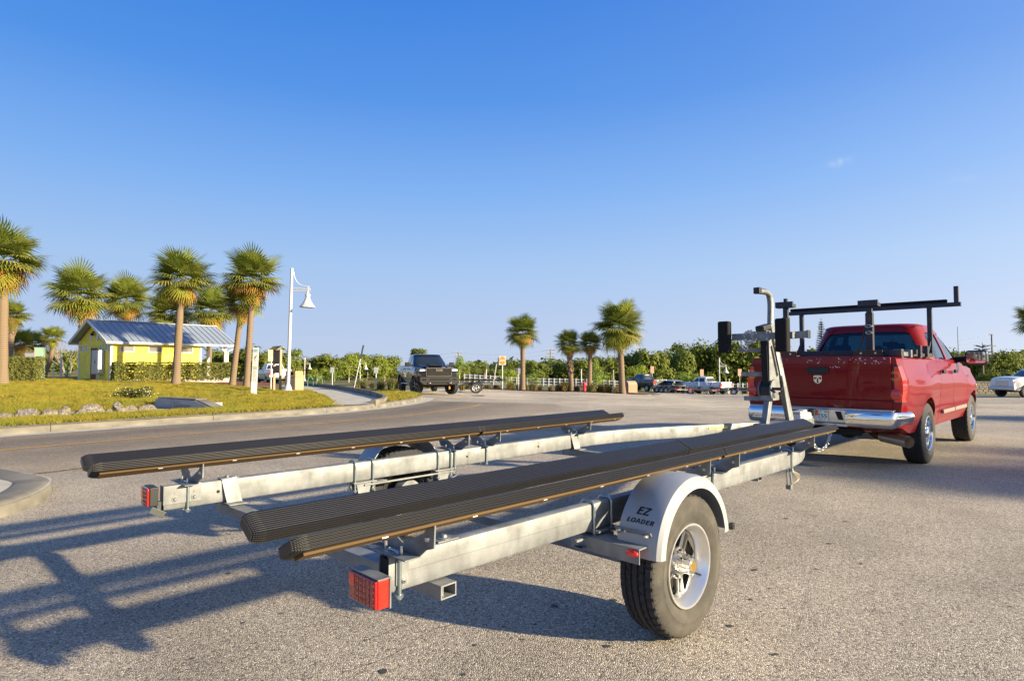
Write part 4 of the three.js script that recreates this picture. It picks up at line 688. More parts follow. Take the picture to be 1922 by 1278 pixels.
{
  const on = (px, d) => { const p = gp(px, d); if (inside(lawnPoly, p.x, p.z)) p.y = lawnY(p.x, p.z); return p; };
  const t = streetLamp('white street lamp on a tall pole beside the curving path', on(541, 31), 6.35, 1.08);
  part(t, 'band', [lathe([[.082, 2.02], [.082, 2.05]], 16), lathe([[.083, 1.74], [.083, 1.77]], 16)], M.redLens); t.rotation.z = -.018;
  streetLamp('small distant white street lamp behind the bicycle hoops', on(572, 78), 3.0, .8, 'distant white street lamps');
  streetLamp('distant white street lamp behind the white pickup with the open bed', on(1350, 78), 4.6, 1.05, 'distant white street lamps');
  streetLamp('tiny distant white street lamp head right of the tilted pole', on(676, 78), 3.1, .9, 'distant white street lamps');
  { // interpretive post: white blade with printed panels
    const p = on(477, 27.5); const o = thing('information_post', 'slim white post with printed panels standing alone on the lawn', 'sign post', [p.x, p.y - .1, p.z], .35), h = 2.2, w = .125;
    part(o, 'post', box(-w, w, 0, h, -.11, .11, .008), M.whitePaint); o.rotation.z = -.03;
    const map = canvasTex(96, 640, (c, W, H) => { c.fillStyle = '#f0eee6'; c.fillRect(0, 0, W, H); c.fillStyle = '#a9c6cf'; c.fillRect(4, 4, W - 8, 70); c.fillStyle = '#6d7f86'; for (let k = 0; k < 5; k++) c.fillRect(10, 14 + k * 11, W - 24 - (k * 13 % 30), 4); c.fillStyle = '#8d8a86'; c.beginPath(); c.moveTo(20, 170); c.quadraticCurveTo(80, 90, 76, 130); c.quadraticCurveTo(60, 190, 30, 220); c.fill(); c.fillStyle = '#c8c2b4'; c.beginPath(); c.ellipse(46, 235, 18, 26, .3, 0, 7); c.fill(); c.fillStyle = '#8e8b80'; for (let k = 0; k < 3; k++) c.fillRect(12, 275 + k * 9, 66, 3); c.fillStyle = '#b9d191'; c.fillRect(10, 340, 76, 26); c.fillStyle = '#3c4a4c'; c.fillRect(10, 366, 76, 6); c.fillStyle = '#9fb0b6'; c.fillRect(10, 378, 76, 26); c.fillStyle = '#77776f'; for (let k = 0; k < 14; k++) c.fillRect(12, 420 + k * 11, 40 + (k * 29 % 34), 4); c.strokeStyle = '#26262a'; c.lineWidth = 5; c.strokeRect(28, 590, 42, 34); });
    const pm = new THREE.Mesh(new THREE.BoxGeometry(w * 1.7, h * .68, .006), std([.55, .55, .55], .5, 0, { map })); pm.name = 'printed_panel'; pm.position.set(0, h * .64, .1135); pm.castShadow = pm.receiveShadow = true; o.add(pm);
  }
  { // notice board
    const p = on(520.5, 33), o = thing('notice_board', 'brown wooden notice board with a small pitched roof, seen almost edge-on', 'notice board', [p.x, p.y, p.z], -.84);
    part(o, 'post', [box(-.52, -.40, 0, 2.25, -.06, .06, .01)], M.tan); part(o, 'post', [box(.40, .52, 0, 2.25, -.06, .06, .01)], M.tan);
    part(o, 'panel', [box(-.40, .40, 1.45, 2.2, -.035, .035), box(-.40, .40, .95, 1.32, -.035, .035)], M.brownWood);
    part(o, 'roof', [bar(V3(0, 2.42, -.02), V3(0, 2.24, .24), 1.3, .04, 0), bar(V3(0, 2.42, .02), V3(0, 2.24, -.24), 1.3, .04, 0)], M.gunmetal);
    const q = on(509, 34.5), s = thing('cream_sign', 'cream rectangular sign on a thin pole left of the brown notice board', 'sign', [q.x, q.y, q.z], .35);
    part(s, 'pole', rod(V3(0, 0, 0), V3(0, 2.35, 0), .035), M.post); part(s, 'panel', box(-.17, .17, 1.62, 2.28, .04, .06, .006), std([.75, .66, .36], .6));
  }
  { // tan bin housing beside the lamp
    const p = on(553, 32), o = thing('bin_housing', 'tan pebble-finished bin housing with a hooded top behind the white lamp post', 'litter bin', [p.x, p.y, p.z], -.35);
    part(o, 'body', box(-.34, .34, 0, .80, -.34, .34, .02), M.tan); part(o, 'hood', exX(shapeOf([[-.31, .80], [.31, .80], [.31, 1.02], [.22, 1.06], [-.31, 1.06]]), -.32, .32, .01), std([.5, .3, .15], .7)); part(o, 'rim', box(-.37, .37, .76, .82, -.37, .37, .015), std([.5, .3, .15], .7)); part(o, 'opening', box(-.2, .2, .85, 1.0, .318, .326), M.blackMatte);
    const q = gp(1183, 50), b = thing('stone_bin', 'squat tan stone block bin right of the big round palm', 'litter bin', [q.x, q.y, q.z], .3);
    part(b, 'body', box(-.42, .42, 0, .75, -.42, .42, .02), M.tan); part(b, 'hood', exX(shapeOf([[-.4, .75], [.4, .75], [.36, .88], [.1, 1.02], [-.1, 1.02], [-.36, .88]]), -.40, .40, .01), std([.5, .33, .2], .7));
  }
  [[583, 40, 'left'], [600, 40, 'right']].forEach(([px, d, w]) => { const p = on(px, d), o = thing('bicycle_hoop', w + ' one of two green bicycle hoops beyond the path', 'bicycle rack', [p.x, p.y, p.z], .5, 'bicycle hoops'); part(o, 'hoop', pipe([V3(-.18, -.1, 0), V3(-.18, .45, 0), V3(-.165, .62, 0), V3(-.09, .78, 0), V3(0, .84, 0), V3(.09, .78, 0), V3(.165, .62, 0), V3(.18, .45, 0), V3(.18, -.1, 0)], .025, 8, 36), M.green); part(o, 'foot', [lathe([[.025, 0], [.06, 0], [.06, .012], [.025, .012]], 10).translate(-.18, .005, 0), lathe([[.025, 0], [.06, 0], [.06, .012], [.025, .012]], 10).translate(.18, .005, 0)], M.green); });
  const sign = (name, label, cat, p, h, w, ph, mat, opt = {}) => { const o = thing(name, label, cat, [p.x, p.y, p.z], opt.turn ?? 0); part(o, 'pole', rod(V3(0, -.1, 0), V3(0, h, 0), opt.r ?? .03), opt.pole ?? M.post); part(o, 'panel', exZ(roundRect(-w / 2, h - ph, w / 2, h, .03), .032, .048, .003), mat); return o; };
  sign('road_sign', 'small grey sign seen from behind, left of the tilted pole', 'sign', on(624, 38), 1.45, .24, .36, M.post); sign('road_sign', 'small grey sign seen from behind, left of the black pickup', 'sign', on(706, 36), 1.42, .26, .36, M.post);
  { const p = on(664, 37), o = thing('tilted_pole', 'thin metal pole tilting to the right with a narrow dark sign edge on top', 'sign post', [p.x, p.y, p.z]); o.rotation.z = -.20; part(o, 'pole', rod(V3(0, -.1, 0), V3(0, 2.75, 0), .035), M.post); part(o, 'sign_edge', box(-.02, .06, 2.0, 2.85, -.05, .05, .004), M.gunmetal); }
  { // yellow and white sign
    const p = gp(943, 46.6), o = thing('road_sign', 'white square sign with a large orange-yellow disc and pale bar on a pole', 'sign', [p.x, p.y, p.z]), h = 2.62;
    part(o, 'pole', rod(V3(0, -.1, 0), V3(0, h, 0), .04), M.post); part(o, 'panel', exZ(roundRect(-.27, h - .72, .27, h, .03), .042, .056, .003), M.whitePaint);
    part(o, 'disc', exZ((() => { const s = new THREE.Shape(); s.absellipse(0, h - .36, .225, .32, 0, Math.PI * 2); return s; })(), .0575, .0615), std([.72, .30, .03], .5)); part(o, 'bar', box(-.2, .2, h - .41, h - .31, .063, .067), std([.75, .62, .45], .5)); part(o, 'sign_back', box(-.36, -.28, h - .60, h - .12, -.2, .03), M.brownWood);
    const s = sign('road_sign', 'white parking sign with lines of lettering left of the lone palm', 'sign', gp(973, 47.4), 1.72, .34, .44, M.whitePaint); part(s, 'lettering', [.06, .13, .20, .30, .36].map((k, i) => box(-.12 + .02 * (i % 2), .12, 1.72 - k - .03, 1.72 - k, .0495, .0515)), std([.10, .12, .35], .6));
  }
  [[911, 47, 1.9, 'white post under the tree line, leaning beside the trailer mast', -.05], [1091, 46.8, 1.75, 'white marker post just left of the red hydrant', 0], [1151, 47, 1.8, 'white marker post left of the big round palm', 0], [1311, 68, 1.3, 'short white post behind the silver car', 0], [1304 + 22, 67.5, 1.5, 'white trailer guide post in front of the far white pickup', 0], [1368, 69, 1.75, 'white trailer guide post right of the far white pickup', 0]].forEach(([px, d, h, label, lean]) => { const p = gp(px, d), o = thing('marker_post', label, 'post', [p.x, p.y, p.z]); o.rotation.z = lean; part(o, 'shaft', rod(V3(0, -.1, 0), V3(0, h, 0), .045, .045, 10), M.pvc); part(o, 'cap', lathe([[0, h + .03], [.04, h + .025], [.05, h], [.05, h - .04]], 10), M.whitePaint); });
  [[1224, 73, 'behind the cab of the grey pickup'], [1317, 76, 'behind the cab of the far white pickup'], [1388, 73, 'right of the far street lamp']].forEach(([px, d, w]) => sign('bay_sign', 'small pinkish-tan sign on a thin post ' + w, 'sign', gp(px, d), 3.0, .45, .85, std([.62, .40, .27], .6)));
  { // hydrant
    const p = gp(1096.5, 46.7), o = thing('fire_hydrant', 'red fire hydrant standing on the mulch bed below the small palms', 'hydrant', [p.x, p.y, p.z]);
    part(o, 'barrel', lathe([[0, 0], [.17, 0], [.17, .06], [.12, .08], [.115, .52], [.17, .54], [.17, .60], [.12, .62], [0, .62]], 18), M.hydrant); part(o, 'bonnet', lathe([[.14, .62], [.13, .70], [.08, .77], [.035, .79], [.03, .84], [0, .84]], 18), M.hydrant); part(o, 'outlet', [rod(V3(-.23, .44, 0), V3(.23, .44, 0), .055, .055, 12), rod(V3(0, .40, 0), V3(0, .40, .22), .07, .07, 12), rod(V3(-.25, .44, 0), V3(-.21, .44, 0), .07, .07, 6), rod(V3(.21, .44, 0), V3(.25, .44, 0), .07, .07, 6)], M.hydrant);
  }
}
// ---------- white fence, stone wall, utility poles ----------
{
  const fence = (label, a, b, n, h) => { const t = thing('white_fence', label, 'fence', [a.x, a.y, a.z]); const d = b.clone().sub(a); for (let k = 0; k <= n; k++) { const p = d.clone().multiplyScalar(k / n); p.y = ground(a.x + p.x, a.z + p.z) - a.y; part(t, 'post', box(p.x - .07, p.x + .07, p.y - .3, p.y + h + .08, p.z - .06, p.z + .06), M.whitePaint); } for (const f of [.94, .58, .22]) { const pts = []; for (let k = 0; k < n; k++) { const p = d.clone().multiplyScalar(k / n), q = d.clone().multiplyScalar((k + 1) / n); p.y = ground(a.x + p.x, a.z + p.z) - a.y + h * f; q.y = ground(a.x + q.x, a.z + q.z) - a.y + h * f; part(t, 'rail', bar(p, q, .04, .15, 0), M.whitePaint); } } };
  fence('long white three-rail fence in front of the middle of the far trees', gp(872, 84), gp(1196, 80), 32, 1.0);
  fence('white three-rail fence beyond the far white pickup, left of the red truck', gp(1366, 78), gp(1440, 77), 8, 1.25);
  // stone wall
  const a = gp(1800, 62), b = gp(1935, 62), t = thing('stone_wall', 'low rubble stone wall with a pale coping beyond the parked white pickup', 'wall', [a.x, a.y, a.z]), L = b.x - a.x, r = seeded(15), S = [1, 2, 3].map((s) => boxUV(plain(toCreasedNormals(new RoundedBoxGeometry(1, 1, 1, 1, .16), .8))));
  part(t, 'core', box(0, L, -.3, 1.15, -.18, .12), M.concreteGray);
  for (let j = 0; j < 5; j++) { let x = 0; while (x < L) { const w = .28 + .35 * r(), m = shared(t, 'stone', S[j % 3], M.rock); m.position.set(x + w / 2, .08 + j * .23, .12); m.scale.set(w * .95, .21, .1 + .08 * r()); m.rotation.z = (r() - .5) * .1; x += w; } }
  part(t, 'coping', box(-.05, L + .05, 1.15, 1.27, -.26, .24, .02), M.concrete);
  // power poles and wires
  const pole = (label, px, d, topPy, arms) => { const p = gp(px, d), h = at(px, topPy, d).y - p.y, o = thing('utility_pole', label, 'utility pole', [p.x, p.y, p.z], .25); part(o, 'pole', rod(V3(0, -.5, 0), V3(0, h, 0), .17, .12, 8), M.barkGray); for (const [y, w] of arms) part(o, 'crossarm', box(-w, w, h - y - .08, h - y + .08, -.07, .07), M.barkGray); part(o, 'insulator', arms.flatMap(([y, w]) => [-.9, -.4, .4, .9].map((f) => rod(V3(f * w, h - y + .08, 0), V3(f * w, h - y + .3, 0), .05))), M.post); return p.clone().add(V3(0, h, 0)); };
  const A = pole('grey utility pole with short crossarms right of the black pickup', 860, 150, 661, [[.1, 1.0], [.9, .7], [1.5, .5]]), A2 = pole('short utility pole top showing just left of the lone palm', 972, 160, 671, [[.4, .5]]), B = pole('grey utility pole with crossarms above the small palms', 1033, 150, 656, [[.15, 1.3], [.95, 1.0], [1.7, 1.0]]), C = pole('dark utility pole with a transformer arm on the right above the door mirror', 1863, 120, 627, [[2.4, 1.0], [.1, .4]]);
  const wire = (label, p, q, sag, offs) => { const o = thing('power_line', label, 'cable', [0, 0, 0]); for (const y of offs) { const pts = []; for (let k = 0; k <= 12; k++) { const t = k / 12; pts.push(p.clone().lerp(q, t).add(V3(0, y - sag * 4 * t * (1 - t), 0))); } part(o, 'wire', pipe(pts, .022, 4, 24), M.post); } };
  wire('three thin power lines running between the two grey utility poles in the middle', A, B, 1.0, [0, -1.0, -2.0]); wire('thin power lines running left from the grey pole by the black pickup', at(560, 668, 150), A, 1.2, [0, -1.0, -2.0]); wire('thin power lines running right from the pole above the small palms', B, at(1500, 640, 150), 1.4, [0, -1.1]); wire('thin power lines running left from the dark pole above the door mirror', at(1700, 640, 120), C, .8, [0, -.9, -1.8]);
  // mulch bed under the middle palms
  const line = [[868, 46.2], [930, 46.3], [1000, 46.4], [1100, 46.4], [1200, 46.5], [1240, 46.9], [1235, 49], [1150, 50], [1000, 50], [870, 49]].map(([px, d]) => { const p = gp(px, d); return [p.x, p.z]; }); structure('mulch_bed_002', patch(resample(line, .6), 1, (x, z) => ground(x, z) + .07), M.mulch);
}
// ---------- wheels ----------
function tyreGeo(R, rim, w, blocks = 0, depth = .008) {      // axis along z, centred
  const prof = [], hw = w / 2, shoulder = [[rim, -hw * .78], [rim + .012, -hw * .86], [lerp(rim, R, .35), -hw], [lerp(rim, R, .60), -hw * 1.0], [lerp(rim, R, .82), -hw * .93], [R - .012, -hw * .84]];
  const grooves = blocks ? [-.5, -.17, .17, .5] : [-.45, 0, .45], tread = [];
  let z = -.80; for (const g of grooves) { tread.push([R - .002 * Math.abs(z) * 4, z * hw], [R - .001, (g - .055) * hw], [R - depth, (g - .05) * hw], [R - depth, (g + .05) * hw]); z = g + .055; } tread.push([R - .001, z * hw], [R - .006, .80 * hw]);
  const left = shoulder, right = shoulder.map(([r, q]) => [r, -q]).reverse(), all = [...left, ...tread, ...right];
  const N = blocks ? blocks * 4 : 40, rows = [];
  for (let k = 0; k <= N; k++) { const a = k / N * 6.28318, cut = blocks && k % 4 === 0; rows.push(all.map(([r, q], i) => { const band = Math.floor((q / hw + 1) * 2.6), tr = r > R - .0125; const rr = tr && blocks && ((k + band * 2) % 4 === 0) && Math.abs(q) > hw * .12 ? r - depth * .8 : r; return [Math.cos(a) * rr, Math.sin(a) * rr, q]; })); }
  const g = grid(rows); return plain(toCreasedNormals(g, .45));
}
function rimLip(R, w, inset, lip = .018) { return lathe([[R - lip - .004, -w * .42], [R - lip, -w * .2], [R - lip, w / 2 - .02], [R - lip + .003, w / 2 - .006], [R - .006, w / 2 + .002], [R + .006, w / 2 - .004], [R + .004, w / 2 - .02], [R - .004, w * .2], [R - .002, -w * .42]], 48).rotateX(Math.PI / 2); }
function spokeDisc(R, n, hole, thick, bevel, phase = 0) {    // disc with n rounded windows
  const s = new THREE.Shape(); s.absarc(0, 0, R, 0, Math.PI * 2);
  for (let k = 0; k < n; k++) { const a = phase + k / n * 6.2832, h = hole.map(([r, t]) => [r * R * Math.cos(a + t), r * R * Math.sin(a + t)]), p = new THREE.Path(), m = (u, v) => [(u[0] + v[0]) / 2, (u[1] + v[1]) / 2]; h.forEach((q, i) => { const c = m(q, h[(i + 1) % h.length]); if (!i) p.moveTo(...m(h[h.length - 1], q)); p.quadraticCurveTo(q[0], q[1], c[0], c[1]); }); s.holes.push(p); }
  return exZ(s, -thick / 2, thick / 2, bevel, 1);
}
const WHEELS = {
  simple: (R) => { const r = R * .58; return { tyre: tyreGeo(R, r, .26), rim: mergeGeometries([rimLip(r, .24), spokeDisc(r * .97, 5, [[.32, -.25], [.32, .25], [.86, .40], [.92, 0], [.86, -.40]], .03, .004).translate(0, 0, .06), lathe([[0, .10], [.05, .10], [.065, .085], [.07, .05]], 16).rotateX(Math.PI / 2)]), back: lathe([[0, .02], [r * .96, .02]], 24).rotateX(Math.PI / 2) }; },
};
const wheelCache = {};
function wheel(parent, [x, y, z], R, side, kind = 'simple', mats = {}, steer = 0) {   // a wheel with its tyre, rim and dark inside
  const key = kind + R, w = wheelCache[key] ??= (() => { const q = WHEELS[kind](R), rr = R * (kind === 'simple' ? .58 : kind === 'chrome' ? .56 : .575), hw = (kind === 'simple' ? .26 : kind === 'chrome' ? .265 : .205) / 2; q.side = lathe([[rr + .004, hw * .80], [rr + .014, hw * .89], [lerp(rr, R, .35), hw * 1.0 + .002], [lerp(rr, R, .45), hw + .004], [lerp(rr, R, .47), hw + .002], [lerp(rr, R, .62), hw + .002], [lerp(rr, R, .82), hw * .93 + .002], [R - .013, hw * .845 + .001]], 64).rotateX(Math.PI / 2); if (kind === 'star') q.side = mergeGeometries([q.side, ...[...Array(84)].map((_, k) => box(R * .885, R * .945, -.0022, .0022, hw * .88, hw * .925).rotateZ(k / 84 * 6.2832))]); for (const k in q) q[k] = boxUV(q[k]); return q; })();
  const m = shared(parent, 'wheel', w.tyre, M.rubber); m.position.set(x, y, z); m.rotation.y = (side > 0 ? 0 : Math.PI) + steer; m.rotation.order = 'YXZ'; m.rotation.z = x * 3.1;
  shared(m, 'rim', w.rim, mats.rim ?? M.alu); shared(m, 'brake', w.back, M.blackMatte); shared(m, 'sidewall', w.side, mats.tyre ?? M.rubberSide);
  if (w.cap) shared(m, 'hub_cap', w.cap, mats.cap ?? M.chrome);
  return m;
}
// ---------- pickup trucks ----------
const CSG = new Evaluator(); CSG.attributes = ['position', 'normal']; CSG.useGroups = false;
const brush = (g) => { const b = new Brush(g); b.updateMatrixWorld(); return b; };
const cut = (a, b) => plain(CSG.evaluate(brush(a), brush(b), SUBTRACTION).geometry);
const common = (a, b) => plain(CSG.evaluate(brush(a), brush(b), INTERSECTION).geometry);
const solid = (rows) => { // closed skin: rings of points with end fans
  const n = rows[0].length, g = grid(rows, true), pos = Array.from(g.attributes.position.array), idx = Array.from(g.index.array);
  const end = (r, base, flip) => { const c = r.reduce((s, p) => s.map((v, i) => v + p[i] / n), [0, 0, 0]), ci = pos.length / 3; pos.push(...c); for (let i = 0; i < n; i++) { const a = base + i, b = base + (i + 1) % n; idx.push(...(flip ? [ci, b, a] : [ci, a, b])); } };
  end(rows[0], 0, true); end(rows[rows.length - 1], (rows.length - 1) * n, false);
  g.setAttribute('position', new THREE.Float32BufferAttribute(pos, 3)); g.setIndex(idx);
  // outward winding
  g.computeBoundingBox(); let vol = 0; for (let i = 0; i < idx.length; i += 3) { const [a, b, c] = [0, 1, 2].map((k) => V3(pos[idx[i + k] * 3], pos[idx[i + k] * 3 + 1], pos[idx[i + k] * 3 + 2])); vol += a.dot(b.cross(c)); }
  if (vol < 0) { for (let i = 0; i < idx.length; i += 3) [idx[i + 1], idx[i + 2]] = [idx[i + 2], idx[i + 1]]; g.setIndex(idx); }
  return plain(toCreasedNormals(g, .62));
};
const both = (g) => { const l = plain(g), r = l.clone(); r.scale(1, 1, -1); const p = r.attributes.position.array, n = r.attributes.normal.array; for (let i = 0; i < p.length; i += 9) for (let k = 0; k < 3; k++) { [p[i + 3 + k], p[i + 6 + k]] = [p[i + 6 + k], p[i + 3 + k]];[n[i + 3 + k], n[i + 6 + k]] = [n[i + 6 + k], n[i + 3 + k]]; } return [l, r]; };
function pickupGeo(o) {   // x forward from the rear axle, y up, z to the right
  const { wb, tail, nose, W, bed, rocker, roof, cab, cowl, hoodY, R, belt } = o, G = {};
  const bodyRow = (x, grow = 0) => {
    const inFront = smooth(nose - .75, nose, x), inTail = smooth(tail + .18, tail, x), pinch = 1 - .13 * inFront * inFront - .03 * inTail;
    const top = x < cab - .03 ? bed : x < cowl ? lerp(belt, belt - .03, (x - cab) / (cowl - cab)) : lerp(belt - .05, hoodY, smooth(cowl, cowl + .25, x)) - .07 * smooth(nose - .9, nose - .1, x) - .10 * smooth(nose - .25, nose, x);
    const bot = rocker + .10 * smooth(tail + .5, tail, x) + .08 * smooth(nose - .4, nose, x) - .02;
    const flare = (xa) => Math.exp(-(((x - xa) / .62) ** 2)) * (o.flare ?? .035);
    const f = flare(0) + flare(wb), hw = (y) => { const t = (y - bot) / (top - bot); return (W * (lerp(.925, 1.0, Math.sin(Math.min(1, t * 1.9) * Math.PI / 2)) - (o.tumble ?? .075) * smooth(.62, 1, t)) + f * (1 - smooth(.65, .95, t)) * (.4 + .6 * smooth(0, .25, t)) - .012 * Math.exp(-(((t - .42) / .05) ** 2))) * pinch + grow; };
    const right = [[0, bot - grow], [hw(bot) - .06, bot - grow]]; const n = 14;
    for (let k = 0; k <= n; k++) { const y = lerp(bot + .02, top - .02, k / n); right.push([hw(y), y]); }
    right.push([hw(top) - .025, top + grow], [hw(top) - .16, top + .012 + grow], [hw(top) * .5, top + grow + (x > cowl ? .045 : .02)], [0, top + grow + (x > cowl ? .055 : .025)]);
    return [...right.map(([z, y]) => [x, y, z]), ...right.slice(1, -1).reverse().map(([z, y]) => [x, y, -z])];
  };
  const xs = []; for (let x = tail; x < nose; x += o.fine ? .045 : .07) xs.push(x); xs.push(cab - .031, cab - .029, nose - .03, nose); xs.sort((a, b) => a - b);
  const make = (g) => solid(xs.map((x, i) => { let X = x; const row = bodyRow(x, g); return row.map(([a, b, c]) => [i === 0 ? a - g : i === xs.length - 1 ? a + g : a, b, c]); }));
  let body = make(0); G.skin = make;
  const well = (xa) => { const c = plain(new THREE.CylinderGeometry(o.arch ?? R + .075, o.arch ?? R + .075, .6, 36).rotateX(Math.PI / 2)); return both(c.translate(xa, o.wheelY ?? R, .62 + .3)); };
  const cutters = [...well(0), ...well(wb), box(tail + .07, cab - .12, .92 + (o.lift ?? 0), 3, -W * .80, W * .80), box(cab + .06, cowl - .05, .70, 3, -W * .86, W * .86)];
  body = cut(body, mergeGeometries(cutters));
  body = cut(body, mergeGeometries(both(box(cab - .040, cab - .029, rocker + .05, 3, W * .55, W * 1.3))));
  // doors cut out of the skin with real gaps
  G.door = []; const doorShape = (x0, x1, rake) => roundRect(x0, rocker + .10, x1, 2.2, .07);
  if (o.doors) {
    const list = o.doors.map(([a, b]) => doorShape(a, b)), gaps = list.flatMap((s, i) => both(exZ(doorShape(o.doors[i][0] - .005, o.doors[i][1] + .005), W * .90, W * 1.15)));
    const inner = list.flatMap((s) => both(exZ(s, W * .905, W * 1.15)));
    for (const g of inner) G.door.push(common(body, g));
    for (let i = 0; i < o.doors.length; i++) body = cut(body, mergeGeometries(gaps.slice(i * 2, i * 2 + 2)));
  }
  G.body = body;
  // cab: hollow shell with rounded corners and cut windows
  const top = roof, xw = cowl, rake = o.rake ?? .72, back = o.back ?? .13, half = W * (o.cabHalf ?? .885), tum = o.cabTum ?? .17;
  const cabRow = (t, g, y) => {
    const x0 = lerp(cab, cab + back, t) + g, x1 = lerp(xw + .05, xw - rake, Math.pow(t, 1.08)) - g, hz = half - tum * Math.pow(t, 1.25) - g, N = 56, e = lerp(9, 6.5, t), cx = (x0 + x1) / 2, hx = (x1 - x0) / 2;
    return [...Array(N)].map((_, i) => { const a = (i + .5) / N * 6.28318, c = Math.cos(a), s = Math.sin(a), k = Math.pow(Math.pow(Math.abs(c), e) + Math.pow(Math.abs(s), e), -1 / e); return [cx + c * k * hx - (1 - Math.abs(s * k)) * 0 + (c > 0 ? -.10 * Math.pow(Math.abs(s * k), 3) * .6 : .05 * Math.pow(Math.abs(s * k), 3)), y, s * k * hz]; });
  };
  const cabSkin = (g, low = 0) => {
    const rows = [], y0 = belt - .06 - low, y1 = top - .075; if (low) rows.push(cabRow(0, g, y0));
    for (let k = low ? 1 : 0; k <= 9; k++) rows.push(cabRow(k / 9, g, lerp(belt - .06, y1, k / 9)));
    for (const [s, dy] of [[.985, .028], [.95, .048], [.88, .062], [.7, .074], [.4, .082], [.1, .084]]) { const base = rows[low ? 9 : 9], c = base.reduce((q, p) => q + p[0] / base.length, 0), src = cabRow(1, g, y1); rows.push(src.map(([x, , z]) => [c + (x - c) * s, y1 + dy - g * (dy / .084), z * s])); }
    return solid(rows);
  };
  const outer = cabSkin(0), innerS = cabSkin(.05, .1), y1 = top - .075, H = y1 - belt;
  const winBack = (() => { const b = half * .83, t = half - tum * 1.0 - .13; const s = new THREE.Shape(); const yb = belt + .04, yt = top - .15; s.moveTo(-b + .05, yb); s.lineTo(b - .05, yb); s.quadraticCurveTo(b, yb, b - .01, yb + .06); s.lineTo(t + .02, yt - .06); s.quadraticCurveTo(t, yt, t - .07, yt); s.quadraticCurveTo(0, yt + .025, -t + .07, yt); s.quadraticCurveTo(-t, yt, -t - .02, yt - .06); s.lineTo(-b + .01, yb + .06); s.quadraticCurveTo(-b, yb, -b + .05, yb); return s; })();
  const wBack = exX(winBack, cab - .3, cab + .42), wFront = exX((() => { const b = half * .92, t = half - tum - .08, s = new THREE.Shape(); s.moveTo(-b, belt + .02); s.lineTo(b, belt + .02); s.lineTo(t, top - .13); s.lineTo(-t, top - .13); s.closePath(); return s; })(), xw - rake - .12, xw + .4);
  const frontLine = (y) => xw + .05 - (rake + .05) * Math.pow((y - belt + .06) / (y1 - belt + .06), 1.08), midX = o.split ?? (cab + xw) / 2 - .05, yb = belt + .02, yt = top - .155;
  const sideW = [[[cab + .30, yb], [midX - .05, yb], [midX - .05, yt], [cab + .40, yt], [cab + .33, yt - .08]], [[midX + .06, yb], [frontLine(yb) - .34, yb], [frontLine(yt) - .16, yt], [midX + .06, yt]]];
  const wSide = sideW.flatMap((p) => both(exZ(shapeOf(p), half - tum - .13, half + .2)));
  let shell = cut(outer, innerS); shell = cut(shell, wBack); shell = cut(shell, wFront); for (let i = 0; i < wSide.length; i += 2) shell = cut(shell, mergeGeometries(wSide.slice(i, i + 2)));
  G.cab = shell;
  const film = cut(cabSkin(.012), cabSkin(.019, .1));
  G.panes = [['rear_window', common(film, wBack)], ['windscreen', common(film, wFront)], ...wSide.map((w) => ['side_window', common(film, w)])];
  G.film = film;
  return G;
}
const geoCache = {};
function pickup(t, o) {    // fills a thing with the parts every pickup shares
  const key = JSON.stringify(o.shape), G = geoCache[key] ??= pickupGeo(o.shape), S = o.shape, P = o.paint, W = S.W, y = S.wheelY ?? S.R;
  const body = part(t, 'body', G.body, P); part(t, 'cab', G.cab, P);
  G.door.forEach((g, i) => { const d = part(t, 'door', g, P), side = i % 2 ? -1 : 1, [a, b] = S.doors[i >> 1], hy = S.belt - .17; part(d, 'handle', box(a + .07, a + .25, hy - .025, hy + .03, side > 0 ? W * .985 : -W * .985 - .035, side > 0 ? W * .985 + .035 : -W * .985, .012), o.handle ?? M.blackPlastic); });
  G.panes.forEach(([n, g]) => part(t, n, g, o.glass ?? M.glassDark));
  part(t, 'chassis', [box(S.tail + .25, S.nose - .3, y + .02, y + .34, -.42, .42), box(S.tail + .2, S.nose - .25, .72, .78, -W * .66, W * .66), rod(V3(0, y, -W * .8), V3(0, y, W * .8), .055), ball(0, y, 0, .15, 12), rod(V3(S.wb, y, -W * .8), V3(S.wb, y, W * .8), .055), box(.4, S.wb - .5, S.rocker - .02, S.rocker + .1, -W * .8, W * .8)], M.blackMatte);
  for (const [x, s] of [[0, 1], [0, -1], [S.wb, 1], [S.wb, -1]]) wheel(t, [x, y, s * (W - .12)], S.R, s, o.wheelKind ?? 'simple', o.wheelMats ?? {}, x && o.steer ? o.steer : 0);
  return G;
}
function mirrorPair(t, x, y, w, mats = {}) { for (const s of [1, -1]) { const m = part(t, 'side_mirror', [box(x - .07, x + .10, y, y + .20, s > 0 ? w : -w - .26, s > 0 ? w + .26 : -w, .04), bar(V3(x + .06, y + .05, s * (w - .16)), V3(x + .06, y + .06, s * (w + .06)), .08, .09)], mats.shell ?? M.blackPlastic); part(m, 'mirror_glass', box(x - .075, x - .069, y + .025, y + .175, s > 0 ? w + .025 : -w - .235, s > 0 ? w + .235 : -w - .025), M.mirror); } }
const lampBox = (S, x0, x1, y0, y1, from = .80) => both(box(x0, x1, y0, y1, S.W * from, S.W * 1.2));
